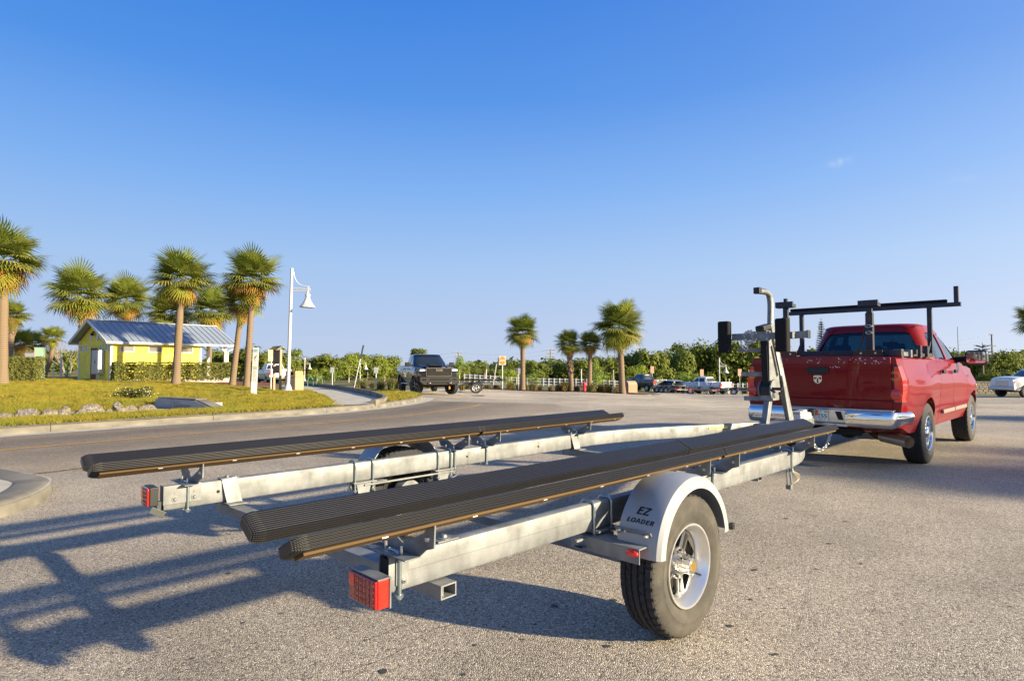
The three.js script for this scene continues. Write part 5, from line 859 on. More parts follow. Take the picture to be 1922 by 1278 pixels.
function rearSet(t, o, G, lampY, plateMat) {      // tail lamps, tailgate, bumper
  const S = o.shape, W = S.W, sk = G.skin(.006); lampBox(S, S.tail - .1, S.tail + .15, lampY[0], lampY[1]).forEach((g) => part(t, 'tail_lamp', common(sk, g), M.redLens));
  const tg = part(t, 'tailgate', exX(roundRect(-W * .79, S.rocker + .30, W * .79, S.bed - .01, .03), S.tail - .02, S.tail + .05, .008), o.paint); part(tg, 'handle', box(S.tail - .045, S.tail - .021, S.bed - .20, S.bed - .11, -.12, .12, .008), M.blackPlastic);
  part(t, 'rear_bumper', [box(S.tail - .17, S.tail - .04, S.rocker + .06, S.rocker + .25, -W * .96, W * .96, .035), box(S.tail - .04, S.tail + .2, S.rocker + .06, S.rocker + .22, -W * .96, -W * .86, .03), box(S.tail - .04, S.tail + .2, S.rocker + .06, S.rocker + .22, W * .86, W * .96, .03)], o.bumper ?? M.chrome);
  part(t, 'licence_plate', box(S.tail - .18, S.tail - .172, S.rocker + .09, S.rocker + .23, -.15, .15), plateMat ?? M.whitePaint);
}
const FAR = { wb: 3.7, tail: -1.25, nose: 4.6, W: .98, bed: 1.40, rocker: .50, roof: 1.95, cab: .85, cowl: 3.1, hoodY: 1.30, R: .40, belt: 1.38, doors: [[.95, 1.95], [1.98, 3.02]], split: 1.95 };
function facing(fx, fz) { return Math.atan2(-fz, fx); }
// ---------- the red pickup ----------
const TH = 44.8 * Math.PI / 180, UX = Math.cos(TH), UZ = -Math.sin(TH), VX = Math.sin(TH), VZ = Math.cos(TH);
const uv = (u, v) => V3(UX * u + VX * v, 0, UZ * u + VZ * v);
{
  // chrome eight-hole wheels
  WHEELS.chrome = (R) => { const r = R * .56; return { tyre: tyreGeo(R, r, .265, 30, .008), rim: mergeGeometries([rimLip(r, .25), spokeDisc(r * .97, 5, [[.40, -.34], [.40, .34], [.86, .46], [.95, 0], [.86, -.46]], .045, .008).translate(0, 0, .055)]), back: lathe([[0, .01], [r * .96, .01]], 24).rotateX(Math.PI / 2), cap: mergeGeometries([lathe([[0, .125], [.055, .123], [.07, .11], [.08, .085], [.095, .07]], 24).rotateX(Math.PI / 2), ...[...Array(8)].map((_, k) => lathe([[0, .03], [.012, .028], [.014, 0]], 8).rotateX(Math.PI / 2).translate(.105 * Math.cos(k * .785), .105 * Math.sin(k * .785), .078))]) }; };
  const shape = { wb: 3.42, tail: -1.20, nose: 4.40, W: .985, bed: 1.425, rocker: .46, roof: 1.985, cab: .87, cowl: 3.05, hoodY: 1.31, R: .41, belt: 1.40, doors: [[.98, 1.88], [1.90, 2.92]], split: 1.89, flare: .045, arch: .485, wheelY: .41, back: .17, cabTum: .205, tumble: .066, cabHalf: .925, fine: 1 };
  const o = uv(9.76, -2.815), t = thing('pickup_truck', 'glossy red pickup with chrome bumper and black ladder rack, towing the boat trailer', 'pickup truck', [o.x, 0, o.z], TH);
  const q = { shape, paint: M.red, glass: M.glass, wheelKind: 'chrome', wheelMats: { rim: M.chrome, cap: M.chrome } }, G = pickup(t, q), T = shape.tail, W = shape.W;
  const seat = (x, z, w) => [box(x, x + .5, .62, .90, z - w / 2, z + w / 2, .05), bar(V3(x + .05, .85, z), V3(x - .12, 1.5, z), w, .14, .05), ...[-.24, .24].map((k) => box(x - .2, x - .1, 1.5, 1.66, z + k * (w > 1 ? 1.6 : 1) - .12, z + k * (w > 1 ? 1.6 : 1) + .12, .03))];
  part(t, 'seat', [...seat(1.25, 0, 1.4), ...seat(2.2, -.4, .55), ...seat(2.2, .4, .55)], std([.035, .035, .04], .8)); part(t, 'dashboard', [box(2.85, 3.1, .85, 1.36, -.75, .75, .05)], M.blackMatte);
  part(t, 'rear_view_mirror', [box(2.42, 2.45, 1.66, 1.735, -.12, .12, .012), bar(V3(2.45, 1.72, 0), V3(2.58, 1.78, 0), .02, .02)], M.blackPlastic);
  part(t, 'bed_liner', [box(T + .08, .81, .905, .93, -W * .79, W * .79), box(T + .08, .81, .93, 1.40, -W * .798, -W * .785), box(T + .08, .81, .93, 1.40, W * .785, W * .798), box(.79, .81, .93, 1.40, -W * .785, W * .785)], M.blackMatte);
  // tailgate: pressed panel with a raised top lip, lower step, handle, emblem and worn paint
  const gate = (y0, y1, x, b, w = .845) => exX(roundRect(-w, y0, w, y1, .025), x, T + .06, b, 2);
  const tg = part(t, 'tailgate', [gate(.765, .885, T - .020, .008), gate(.888, 1.424, T - .028, .012), gate(1.33, 1.428, T - .040, .012), exX(roundRect(-.72, .93, .72, 1.27, .05), T - .033, T, .006, 2)], M.red);
  part(tg, 'handle', [exX(roundRect(-.135, 1.215, .135, 1.30, .035), T - .056, T - .03, .008, 2), exX(roundRect(-.10, 1.232, .10, 1.268, .015), T - .062, T - .055, .003)], M.blackPlastic);
  part(tg, 'emblem', exX((() => { const s = new THREE.Shape(); s.moveTo(-.052, 1.19); s.quadraticCurveTo(0, 1.202, .052, 1.19); s.lineTo(.05, 1.125); s.quadraticCurveTo(.04, 1.095, 0, 1.078); s.quadraticCurveTo(-.04, 1.095, -.05, 1.125); s.closePath(); return s; })(), T - .049, T - .03, .004, 2), M.chrome);
  part(tg, 'emblem_inlay', [...both(exX(shapeOf([[.012, 1.165], [.036, 1.172], [.044, 1.155], [.036, 1.135], [.026, 1.145], [.022, 1.155], [.014, 1.148]]), T - .052, T - .0485)), exX(shapeOf([[-.010, 1.150], [.010, 1.150], [.007, 1.115], [.014, 1.10], [0, 1.09], [-.014, 1.10], [-.007, 1.115]]), T - .0525, T - .0485)], M.blackPlastic);
  { const r = seeded(31), l = []; for (let k = 0; k < 46; k++) { const z = -.80 + 1.25 * r() * r() + .1 * r(), y = r() < .75 ? 1.345 + .075 * r() : 1.285 + .03 * r(), zz = y < 1.33 ? -.30 + .18 * r() : z, n = 5 + Math.floor(r() * 3), w = .004 + .016 * r() * r(), h = .002 + .006 * r(), p = []; for (let i = 0; i < n; i++) { const a = i / n * 6.28; p.push([zz + Math.cos(a) * w * (.5 + r()), y + Math.sin(a) * h * (.5 + r()) + Math.cos(a) * w * .3 * (k % 2)]); } l.push(exX(shapeOf(p), T - (y < 1.33 ? .0290 : .0408), T - .028)); } part(tg, 'paint_chips', l, std([.72, .70, .70], .6), 'white chips of worn paint along the top of the tailgate').userData.kind = 'stuff'; }
  // tall tail lamps wrapping the corners
  const skin = G.skin(.007), lensOutline = (s) => lampBox(shape, T - .2, T + .105, .875, 1.30).map((g) => g);
  const gasket = G.skin(.004); lampBox(shape, T - .2, T + .118, .855, 1.328, .865).forEach((g) => part(t, 'lamp_gasket', common(gasket, g), M.blackPlastic));
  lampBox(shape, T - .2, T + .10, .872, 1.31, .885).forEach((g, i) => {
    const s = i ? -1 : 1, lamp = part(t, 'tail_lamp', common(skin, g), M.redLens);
    part(lamp, 'reverse_lens', lathe([[.070, 0], [.066, .010], [.045, .018], [0, .022]], 24).rotateZ(Math.PI / 2).translate(T - .010, .965, s * .878), phy([.55, .02, .015], .08, 0, { clearcoat: 1 }));
    part(lamp, 'painted_glint', [...[...Array(13)].map((_, k) => { const a = -2.4 + k * .40; return bar(V3(T - .0155, 1.195 + Math.sin(a) * .036, s * (.885 + Math.cos(a) * .036)), V3(T - .0155, 1.195 + Math.sin(a) * .066, s * (.885 + Math.cos(a) * .066)), .006, .006, 0); }), bar(V3(T - .020, .955, s * .835), V3(T - .020, .955, s * .915), .008, .05, 0)], std([.95, .50, .18], .25, .7));  // sun glint painted onto the lens as orange rays and a bar
  });
  // chrome bumper: two wrapped ends and a recessed middle with the plate
  const bump = (z0, z1, s) => { const rows = []; for (let k = 0; k <= 26; k++) { const f = k / 26, z = lerp(z0, z1, f) * s, wrap = smooth(.72, 1, f), x = T - .165 + .42 * wrap * wrap, zz = z * (1 - .015 * wrap), top = .765 - .01 * wrap, bot = .548 + .05 * wrap; const p = [[.10, bot + .005], [.03, bot], [.008, bot + .02], [-.006, bot + .06], [-.010, lerp(bot, top, .55)], [-.004, top - .045], [.012, top - .012], [.04, top], [.10, top - .004]]; rows.push(p.map(([dx, y]) => { const nx = 1 - wrap * .85, nz = wrap; return [x + dx * nx, y, zz - s * dx * nz]; })); } return plain(toCreasedNormals(grid(rows), .9)); };
  part(t, 'rear_bumper', [bump(.36, 1.025, 1), bump(.36, 1.025, -1)], M.chrome);
  part(t, 'bumper_step', [box(T - .135, T - .06, .585, .762, -.375, .375, .012), box(T - .165, T - .05, .545, .585, -.38, .38, .01), box(T - .13, T - .02, .762, .776, -.88, .88, .004)], M.chromeDull);
  part(t, 'bumper_slot', [...both(exX(shapeOf([[.23, .735], [.30, .735], [.33, .63], [.27, .63]]), T - .142, T - .13)), box(T - .175, T - .13, .66, .735, -.215, -.145, .01)], M.blackMatte);
  const plateTex = canvasTex(320, 160, (c, w, h) => { c.fillStyle = '#e9ebe2'; c.fillRect(0, 0, w, h); c.strokeStyle = '#9aa79c'; c.lineWidth = 5; c.strokeRect(4, 4, w - 8, h - 8); c.fillStyle = '#5a6b60'; c.font = 'bold 22px sans-serif'; c.textAlign = 'center'; c.fillText('MYFLORIDA.COM', 150, 32); c.fillStyle = '#d8b22a'; c.fillRect(268, 12, 40, 26); c.fillStyle = '#1d7f66'; c.font = 'bold 78px sans-serif'; c.textAlign = 'left'; c.fillText('E55', 178, 112); c.fillStyle = '#e07a2a'; c.beginPath(); c.arc(146, 78, 17, 0, 7); c.fill(); c.beginPath(); c.arc(128, 92, 14, 0, 7); c.fill(); c.fillStyle = '#2f8a4a'; c.fillRect(126, 58, 34, 9); c.fillStyle = '#4a5a50'; for (let k = 0; k < 5; k++) c.fillRect(196 + k * 18, 132, 11, 9); });
  const pl = new THREE.Mesh(new THREE.PlaneGeometry(.305, .152), std([1, 1, 1], .45, 0, { map: plateTex })); pl.name = 'licence_plate'; pl.position.set(T - .1445, .672, 0); pl.rotation.y = -Math.PI / 2; t.add(pl); part(t, 'plate_frame', box(T - .142, T - .136, .59, .755, -.16, .16, .004), M.chromeDull);
  // hitch, exhaust, spare wheel
  part(t, 'hitch', [bar(V3(T + .3, .47, 0), V3(T - .19, .47, 0), .07, .07), box(T - .03, T + .03, .43, .51, -.5, .5, .01), bar(V3(T - .14, .475, 0), V3(T - .40, .475, 0), .05, .05), rod(V3(T - .33, .49, 0), V3(T - .33, .58, 0), .024), ball(T - .33, .61, 0, .027, 12), rod(V3(T - .12, .47, -.06), V3(T - .12, .47, .07), .01)], M.blackMatte);
  part(t, 'exhaust', [pipe([V3(.4, .52, .35), V3(-.3, .45, .38), V3(-.62, .40, .52), V3(-.75, .385, .70)], .055, 12, 30)], M.rust);
  part(t, 'exhaust_tip', [rod(V3(-.70, .392, .60), V3(-.90, .365, .95), .068, .076, 20, true), rod(V3(-.70, .392, .60), V3(-.895, .366, .94), .062, .070, 20, true)], std([.62, .54, .45], .3, .75));
  const sp = shared(t, 'spare_wheel', boxUV(plain(new THREE.TorusGeometry(.29, .11, 10, 24).rotateX(Math.PI / 2))), M.rubber); sp.position.set(-.75, .62, -.1);
  // trim
  for (const [a, b] of shape.doors) for (const g of both(box(a + .02, b - .02, .615, .675, W * .975, W * 1.012, .012))) part(t, 'side_moulding', g, std([.25, .20, .17], .5));
  for (const s of [1, -1]) {
    const m = part(t, 'door_mirror', [bar(V3(2.78, 1.42, s * .86), V3(2.70, 1.43, s * 1.06), .09, .10, .03), (() => { const g = plain(new RoundedBoxGeometry(.16, .235, .31, 3, .055)); return g.translate(2.72, 1.455, s * 1.17); })()], M.blackPlastic);
    part(m, 'mirror_glass', exX(roundRect(-.125, -.092, .125, .092, .03), -.004, .004).translate(2.637, 1.455, s * 1.17), M.mirror);
  }
  part(t, 'antenna', rod(V3(3.55, 1.28, .80), V3(3.53, 2.02, .80), .006, .004, 6), M.blackPlastic);
  part(t, 'fender_badge', [box(3.02, 3.18, 1.13, 1.16, W * .97, W * 1.004), box(3.03, 3.16, 1.075, 1.115, W * .975, W * 1.006)], M.chrome);
  part(t, 'third_brake_lamp', [box(1.06, 1.10, 1.915, 1.945, -.06, .06, .006), box(1.06, 1.10, 1.912, 1.942, -.14, -.07, .004), box(1.06, 1.10, 1.912, 1.942, .07, .14, .004)], M.redLens);
  part(t, 'roof_seam', both(bar(V3(1.03, 1.925, .64), V3(2.35, 1.945, .62), .018, .012)), M.blackMatte);
  for (const s of [1, -1]) part(t, 'headlight', box(shape.nose - .12, shape.nose - .01, .86, 1.08, s > 0 ? .5 : -.84, s > 0 ? .84 : -.5, .03), M.glass);
  part(t, 'grille', [box(shape.nose - .05, shape.nose + .02, .82, 1.14, -.45, .45, .03)], M.chrome); part(t, 'front_bumper', [box(shape.nose - .1, shape.nose + .12, .5, .74, -.92, .92, .05)], M.chrome);
  // ladder rack
  const B = M.steelBlack, rack = part(t, 'ladder_rack', [box(-.29, -.23, 1.475, 1.535, -.90, .93, .003), box(-.29, .84, 1.445, 1.49, -.895, -.845, .003), box(-.29, .84, 1.445, 1.49, .845, .895, .003), box(.80, .86, 1.47, 1.53, -.90, .90, .003)], B);
  const P2 = (name, g, m = B) => part(rack, name, g, m);
  P2('front_post', [box(.80, .86, 1.45, 2.17, .85, .91, .004), bar(V3(.83, 1.47, .88), V3(.42, 1.47, .88), .05, .06), bar(V3(.86, 1.72, .88), V3(.60, 1.48, .88), .03, .03)]);
  P2('front_post', [box(.80, .86, 1.45, 2.17, -.95, -.89, .004), bar(V3(.83, 1.72, -.92), V3(.58, 1.48, -.92), .03, .03)]);
  P2('crossbar', bar(V3(.83, 2.20, -1.12), V3(.83, 2.20, 1.26), .06, .06)); P2('pad', [bar(V3(.83, 2.255, -1.10), V3(.83, 2.255, 1.10), .06, .05, .015)], M.carpet); P2('end_stop', box(.80, .86, 2.22, 2.46, 1.18, 1.235, .003));
  for (const [z, top, reach] of [[.375, 2.20, .125], [-.765, 2.26, .13]]) { P2('rear_post', [box(-.30, -.22, 1.50, 2.06, z - .045, z + .045, .004), box(-.29, -.23, 2.06, top - .02, z - .035, z + .035, .003), ...(z < 0 ? [box(-.285, -.235, top, top + .09, z - .025, z + .025, .003)] : [])]); P2('post_head', [box(-.32, -.20, top - .055, top + .0, z - reach, z + reach, .004), box(-.345, -.30, top - .05, top + .035, z - reach, z + reach, .003)]); P2('clamp_plate', [box(-.325, -.305, 1.455, 1.535, z - .20, z + .165, .003), bar(V3(-.26, 1.52, z - .14), V3(-.26, 1.92, z - .04), .02, .02)], M.rust); part(rack, 'clamp_bolt', [rod(V3(-.335, 1.495, z - .1), V3(-.325, 1.495, z - .1), .015), rod(V3(-.335, 1.495, z + .08), V3(-.325, 1.495, z + .08), .015)], M.bolt); }
  P2('quick_pin', [1.87, 1.78].map((y) => pipe([V3(-.315, y, .335), V3(-.33, y + .018, .375), V3(-.315, y, .415), V3(-.33, y - .018, .375)], .006, 6, 24, true)), M.bolt);
  P2('side_rail', [box(-.95, .75, 1.445, 1.50, .83, .87, .003), ...[-.93, -.45, .1, .45].map((x) => box(x, x + .08, 1.43, 1.53, .80, .90, .004))], M.zincDark); P2('rail_clamp', [box(-1.0, -.86, 1.44, 1.52, .78, .91, .004), box(-.05, .02, 1.44, 1.60, .87, .93, .004), box(.38, .45, 1.44, 1.60, .87, .93, .004)]);
}
// ---------- the black pickup turning in, and its trailer ----------
{
  const shape = { wb: 3.68, tail: -1.25, nose: 4.65, W: 1.02, bed: 1.47, rocker: .58, roof: 2.06, cab: .85, cowl: 3.05, hoodY: 1.38, R: .44, belt: 1.46, doors: [[.95, 1.90], [1.93, 2.95]], split: 1.91, flare: .06, arch: .53, wheelY: .44 };
  const f = [.36, .933], fr = gp(817, 30.2), yg = ground(fr.x, fr.z), x0 = fr.x - f[0] * 3.9, z0 = fr.z - f[1] * 3.9;
  const t = thing('pickup_truck', 'black crew cab pickup facing the viewer with lit headlights, turning in beside the grass nose', 'pickup truck', [x0, yg, z0], facing(...f)), N = shape.nose, W = shape.W, D = std([.022, .020, .018], .6, .2);
  pickup(t, { shape, paint: M.black, glass: M.glassDark, steer: .42, wheelMats: { tyre: M.rubberDusty, rim: M.gunmetal } });
  const grille = part(t, 'grille', [exX(roundRect(-.60, .96, .60, 1.33, .07), N - .10, N + .03, .012)], M.blackMatte);
  { const l = []; for (let j = 0; j < 5; j++) for (let i = 0; i < 13; i++) { const z = -.54 + i * .09 + (j % 2) * .045, y = 1.0 + j * .072; if (Math.abs(z) > .56 || (Math.abs(z) < .28 && j === 3)) continue; l.push(pipe([0, 1, 2, 3, 4, 5].map((k) => V3(N + .034, y + Math.sin(k * 1.047) * .036, z + Math.cos(k * 1.047) * .04)), .008, 4, 12, true)); } part(grille, 'mesh_bars', l, std([.06, .055, .05], .4, .6)); }
  part(grille, 'surround', [0, 1].flatMap((k) => [bar(V3(N + .03, k ? 1.345 : .945, -.62), V3(N + .03, k ? 1.345 : .945, .62), .04, .045), bar(V3(N + .02, .945, k ? .63 : -.63), V3(N + .02, 1.345, k ? .63 : -.63), .04, .04)]), std([.12, .105, .09], .4, .6));
  part(grille, 'lettering', letters('RAM', .115, .02).rotateY(Math.PI / 2).translate(N + .04, 1.185, 0), std([.30, .27, .22], .35, .6));
  for (const s of [1, -1]) { const h = part(t, 'headlight', [exX(shapeOf([[-s * .66, 1.30], [-s * .97, 1.26], [-s * .98, 1.12], [-s * .66, 1.10]]), N - .35, N - .03, .01)], M.glassDark); part(h, 'headlight_glow', box(N - .028, N - .018, 1.20, 1.27, s > 0 ? .68 : -.93, s > 0 ? .93 : -.68), std([1, 1, 1], .4, 0, { emissive: lin(1, .93, .95), emissiveIntensity: 1.1 })); }
  part(t, 'front_bumper', [exX(shapeOf([[-.98, .93], [.98, .93], [1.0, .70], [.80, .52], [-.80, .52], [-1.0, .70]]), N - .25, N + .16, .03), ...both(box(N - .5, N - .1, .66, .93, .90, 1.03, .03))], D); part(t, 'bumper_opening', [box(N + .155, N + .17, .745, .83, -.5, .5, .01), box(N + .155, N + .17, .60, .67, -.6, .6, .01)], M.blackMatte); part(t, 'fog_lamp', both(box(N + .12, N + .17, .74, .82, .66, .86, .01)), M.glassDark); part(t, 'tow_hook', both(pipe([V3(N + .1, .62, .46), V3(N + .22, .62, .46), V3(N + .22, .62, .56), V3(N + .1, .62, .56)], .022, 6, 16)), M.chromeDull);
  part(t, 'hood_scoop', [box(3.45, 4.15, 1.44, 1.525, -.36, .36, .035), ...both(bar(V3(3.2, 1.475, .62), V3(4.4, 1.42, .56), .14, .05, .02))], M.black); mirrorPair(t, 2.72, 1.43, 1.04); part(t, 'wiper', [bar(V3(3.02, 1.50, -.1), V3(2.75, 1.66, .5), .02, .02), bar(V3(3.02, 1.50, -.6), V3(2.75, 1.66, -.1), .02, .02)], M.blackMatte);
  for (const g of both(box(.7, 2.9, .50, .55, 1.0, 1.12, .02))) part(t, 'side_step', g, M.chromeDull); part(t, 'fender_flare', [[0, 1], [shape.wb, 1]].flatMap(([x]) => both(plain(new THREE.TorusGeometry(.54, .035, 6, 20, Math.PI)).translate(x, .44, 1.045))), D); part(t, 'tag', rod(V3(N - .1, .44, -.55), V3(N - .06, .30, -.55), .045), M.amber);
  // small trailer behind it
  const a = gp(862, 35.5), b = gp(903, 36), tr = thing('utility_trailer', 'empty trailer with a black mudguard hitched behind the black pickup', 'trailer', [b.x, ground(b.x, b.z), b.z], Math.PI);
  part(tr, 'frame', [box(-1.2, 2.2, .50, .62, .70, .76, .005), box(-1.2, 2.2, .50, .62, -.76, -.70, .005), ...[-1.1, -.2, .8, 1.7].map((x) => box(x, x + .08, .46, .52, -.7, .7)), bar(V3(2.2, .54, .7), V3(3.6, .5, 0), .08, .1), bar(V3(2.2, .54, -.7), V3(3.6, .5, 0), .08, .1)], M.zinc);
  part(tr, 'bunk', both(box(-1.3, 2.1, .74, .82, .42, .56, .01)), M.blackMatte); part(tr, 'winch_post', [bar(V3(3.0, .5, 0), V3(2.9, 1.25, 0), .08, .08)], M.zinc); for (const s of [1, -1]) { wheel(tr, [.25, .33, s * .92], .33, s); part(tr, 'mudguard', exZ((() => { const sh = new THREE.Shape(); sh.absarc(.25, .36, .44, 0, Math.PI, false); sh.lineTo(-.15, .36); sh.absarc(.25, .36, .40, Math.PI, 0, true); return sh; })(), s > 0 ? .80 : -1.06, s > 0 ? 1.06 : -.80), M.black); } part(tr, 'marker_lamp', box(-.19, -.13, .38, .43, -1.07, -1.05), M.amber);
  part(tr, 'guide_post', [bar(V3(-.75, .5, -.78), V3(-.95, 1.75, -.80), .05, .05)], M.pvc);
}
// ---------- parked vehicles in the distance ----------
{
  const place = (px, d) => { const p = gp(px, d); return [p.x, p.y, p.z]; };
  const truck = (label, px, d, f, paint, extra = {}) => { const t = thing('pickup_truck', label, 'pickup truck', place(px, d), facing(...f)); const o = { shape: { ...FAR, ...(extra.shape ?? {}) }, paint, glass: extra.glass, wheelMats: extra.wheelMats ?? {} }, G = pickup(t, o); rearSet(t, o, G, [.92, 1.28], extra.plate); mirrorPair(t, 2.75, 1.38, 1.0); const S = o.shape; for (const s of [1, -1]) part(t, 'headlight', box(S.nose - .15, S.nose - .01, .92, 1.12, s > 0 ? .55 : -.86, s > 0 ? .86 : -.55, .03), M.glass); part(t, 'grille', box(S.nose - .06, S.nose + .02, .80, 1.15, -.5, .5, .03), M.chromeDull); part(t, 'front_bumper', box(S.nose - .1, S.nose + .12, .52, .76, -.95, .95, .05), M.chromeDull); part(t, 'bed_floor', box(S.tail + .07, S.cab - .13, .915, .93, -S.W * .79, S.W * .79), M.blackMatte); return t; };
  truck('white pickup parked half hidden behind the brown notice board, rear towards the viewer', 521, 54, [-.56, -.83], M.white, { plate: std([.8, .55, .05], .5) });
  truck('dark grey pickup parked beyond the right end of the mulch bed, rear towards the viewer', 1226, 67.5, [-.42, -.91], M.gunmetal);
  truck('white pickup parked by the far fence with its tailgate towards the viewer', 1346, 68, [-.52, -.85], M.white);
  truck('small silver pickup seen sideways far off, behind the trailer mast', 908, 108, [-.96, .28], M.silver);
  const g = truck('white crew cab pickup at the right edge of the view, nose pointing left', 1982, 42.8, [-.985, .17], M.white, { wheelMats: { rim: M.chrome }, shape: { roof: 1.98, bed: 1.46, belt: 1.43, hoodY: 1.42, R: .42, wheelY: .42 } }); part(g, 'fender_flare', [0, 3.7].flatMap((x) => both(plain(new THREE.TorusGeometry(.50, .035, 6, 18, Math.PI)).translate(x, .42, 1.01))), M.blackPlastic); for (const q of both(box(.8, 2.9, .44, .5, .98, 1.1, .02))) part(g, 'side_step', q, M.blackPlastic);
  { // silver car: low loft with a rounded glasshouse
    const t = thing('car', 'silver-blue hatchback with a sloping rear window parked beside the dark grey pickup', 'car', place(1268, 66), facing(-.38, -.92));
    const rows = []; for (let k = 0; k <= 40; k++) { const x = lerp(-.85, 3.45, k / 40), e = smooth(-.85, -.55, x) * smooth(3.45, 2.9, x), top = lerp(.62, .92, Math.pow(e, .6)), w = .86 * (.82 + .18 * e); const r = [[0, .24], [w - .08, .24], [w, .40], [w, .62], [w - .04, top - .05], [w - .14, top], [w * .5, top + .02]]; rows.push([...r.map(([z, y]) => [x, y, z]), [x, top + .025, 0], ...r.slice(1).reverse().map(([z, y]) => [x, y, -z])]); }
    const wells = [0, 2.6].flatMap((x) => both(plain(new THREE.CylinderGeometry(.37, .37, .5, 28).rotateX(Math.PI / 2)).translate(x, .32, .85)));
    part(t, 'body', cut(solid(rows), mergeGeometries(wells)), M.silver);
    const gh = (g, lo, hi) => solid([...Array(9)].map((_, k) => { const f = k / 8, y = lerp(lo, hi, f), x0 = -.75 + .95 * Math.pow(f, 1.2), x1 = 2.45 - 1.05 * Math.pow(f, 1.1), hz = .80 - .22 * f * f - g; return [...Array(32)].map((_, i) => { const a = (i + .5) / 32 * 6.2832, c = Math.cos(a), s = Math.sin(a), q = Math.pow(Math.pow(Math.abs(c), 6) + Math.pow(Math.abs(s), 6), -1 / 6); return [(x0 + x1) / 2 + c * q * ((x1 - x0) / 2 - g), y, s * q * hz]; }); }));
    part(t, 'window', gh(.0, .86, 1.33), M.glassDark); part(t, 'roof', [gh(-.006, 1.30, 1.39), ...both(bar(V3(-.70, .90, .76), V3(.2, 1.32, .56), .07, .05)), ...both(bar(V3(2.42, .9, .76), V3(1.42, 1.32, .57), .06, .05)), ...both(bar(V3(.95, .9, .80), V3(.95, 1.32, .60), .07, .03))], M.silver);
    for (const [x, s] of [[0, 1], [0, -1], [2.6, 1], [2.6, -1]]) wheel(t, [x, .32, s * .76], .32, s); part(t, 'tail_lamp', both(box(-.80, -.70, .62, .76, .56, .80, .02)), M.redLens); part(t, 'licence_plate', box(-.86, -.845, .5, .6, -.2, .2), M.whitePaint); part(t, 'rear_bumper', box(-.90, -.75, .3, .5, -.74, .74, .05), M.silver);
  }
  // empty trailers between the parked trucks
  const flat = (label, px, d, turn, deck, axles, rails) => { const t = thing('utility_trailer', label, 'trailer', place(px, d), turn); part(t, 'frame', [box(-2.2, 2.2, .42, .52, .78, .86), box(-2.2, 2.2, .42, .52, -.86, -.78), ...[-2.1, -1, 0, 1, 2.1].map((x) => box(x - .04, x + .04, .40, .46, -.8, .8)), bar(V3(2.2, .47, .8), V3(3.6, .45, 0), .08, .1), bar(V3(2.2, .47, -.8), V3(3.6, .45, 0), .08, .1)], M.zinc); part(t, 'deck', rails ? both(box(-2.2, 2.2, .62, .72, .35, .55, .01)) : [box(-2.15, 2.15, .525, .56, -.76, .76)], deck); axles.forEach((x) => { for (const s of [1, -1]) { wheel(t, [x, .33, s * 1.0], .33, s); } }); part(t, 'mudguard', both(box(axles[0] - .45, axles[axles.length - 1] + .45, .70, .74, .86, 1.14)), M.blackPlastic); part(t, 'winch_post', [bar(V3(2.6, .45, 0), V3(2.5, 1.2, 0), .08, .08), box(2.3, 2.4, 1.1, 1.3, -.15, .15, .02)], M.zinc); part(t, 'tail_lamp', both(box(-2.26, -2.2, .42, .54, .68, .86)), M.redLens); return t; };
  flat('three-axle trailer with black mudguards standing behind the dark grey pickup', 1258, 61.5, facing(-.35, -.94), M.wood, [-.8, 0, .8], true);
  flat('low trailer with a wooden deck between the silver car and the white pickup', 1304, 63, facing(-.75, -.66), M.wood, [0], false);
  flat('galvanised boat trailer behind the white pickup at the far fence', 1378, 66, facing(-.9, -.42), M.blackMatte, [0], true);
}
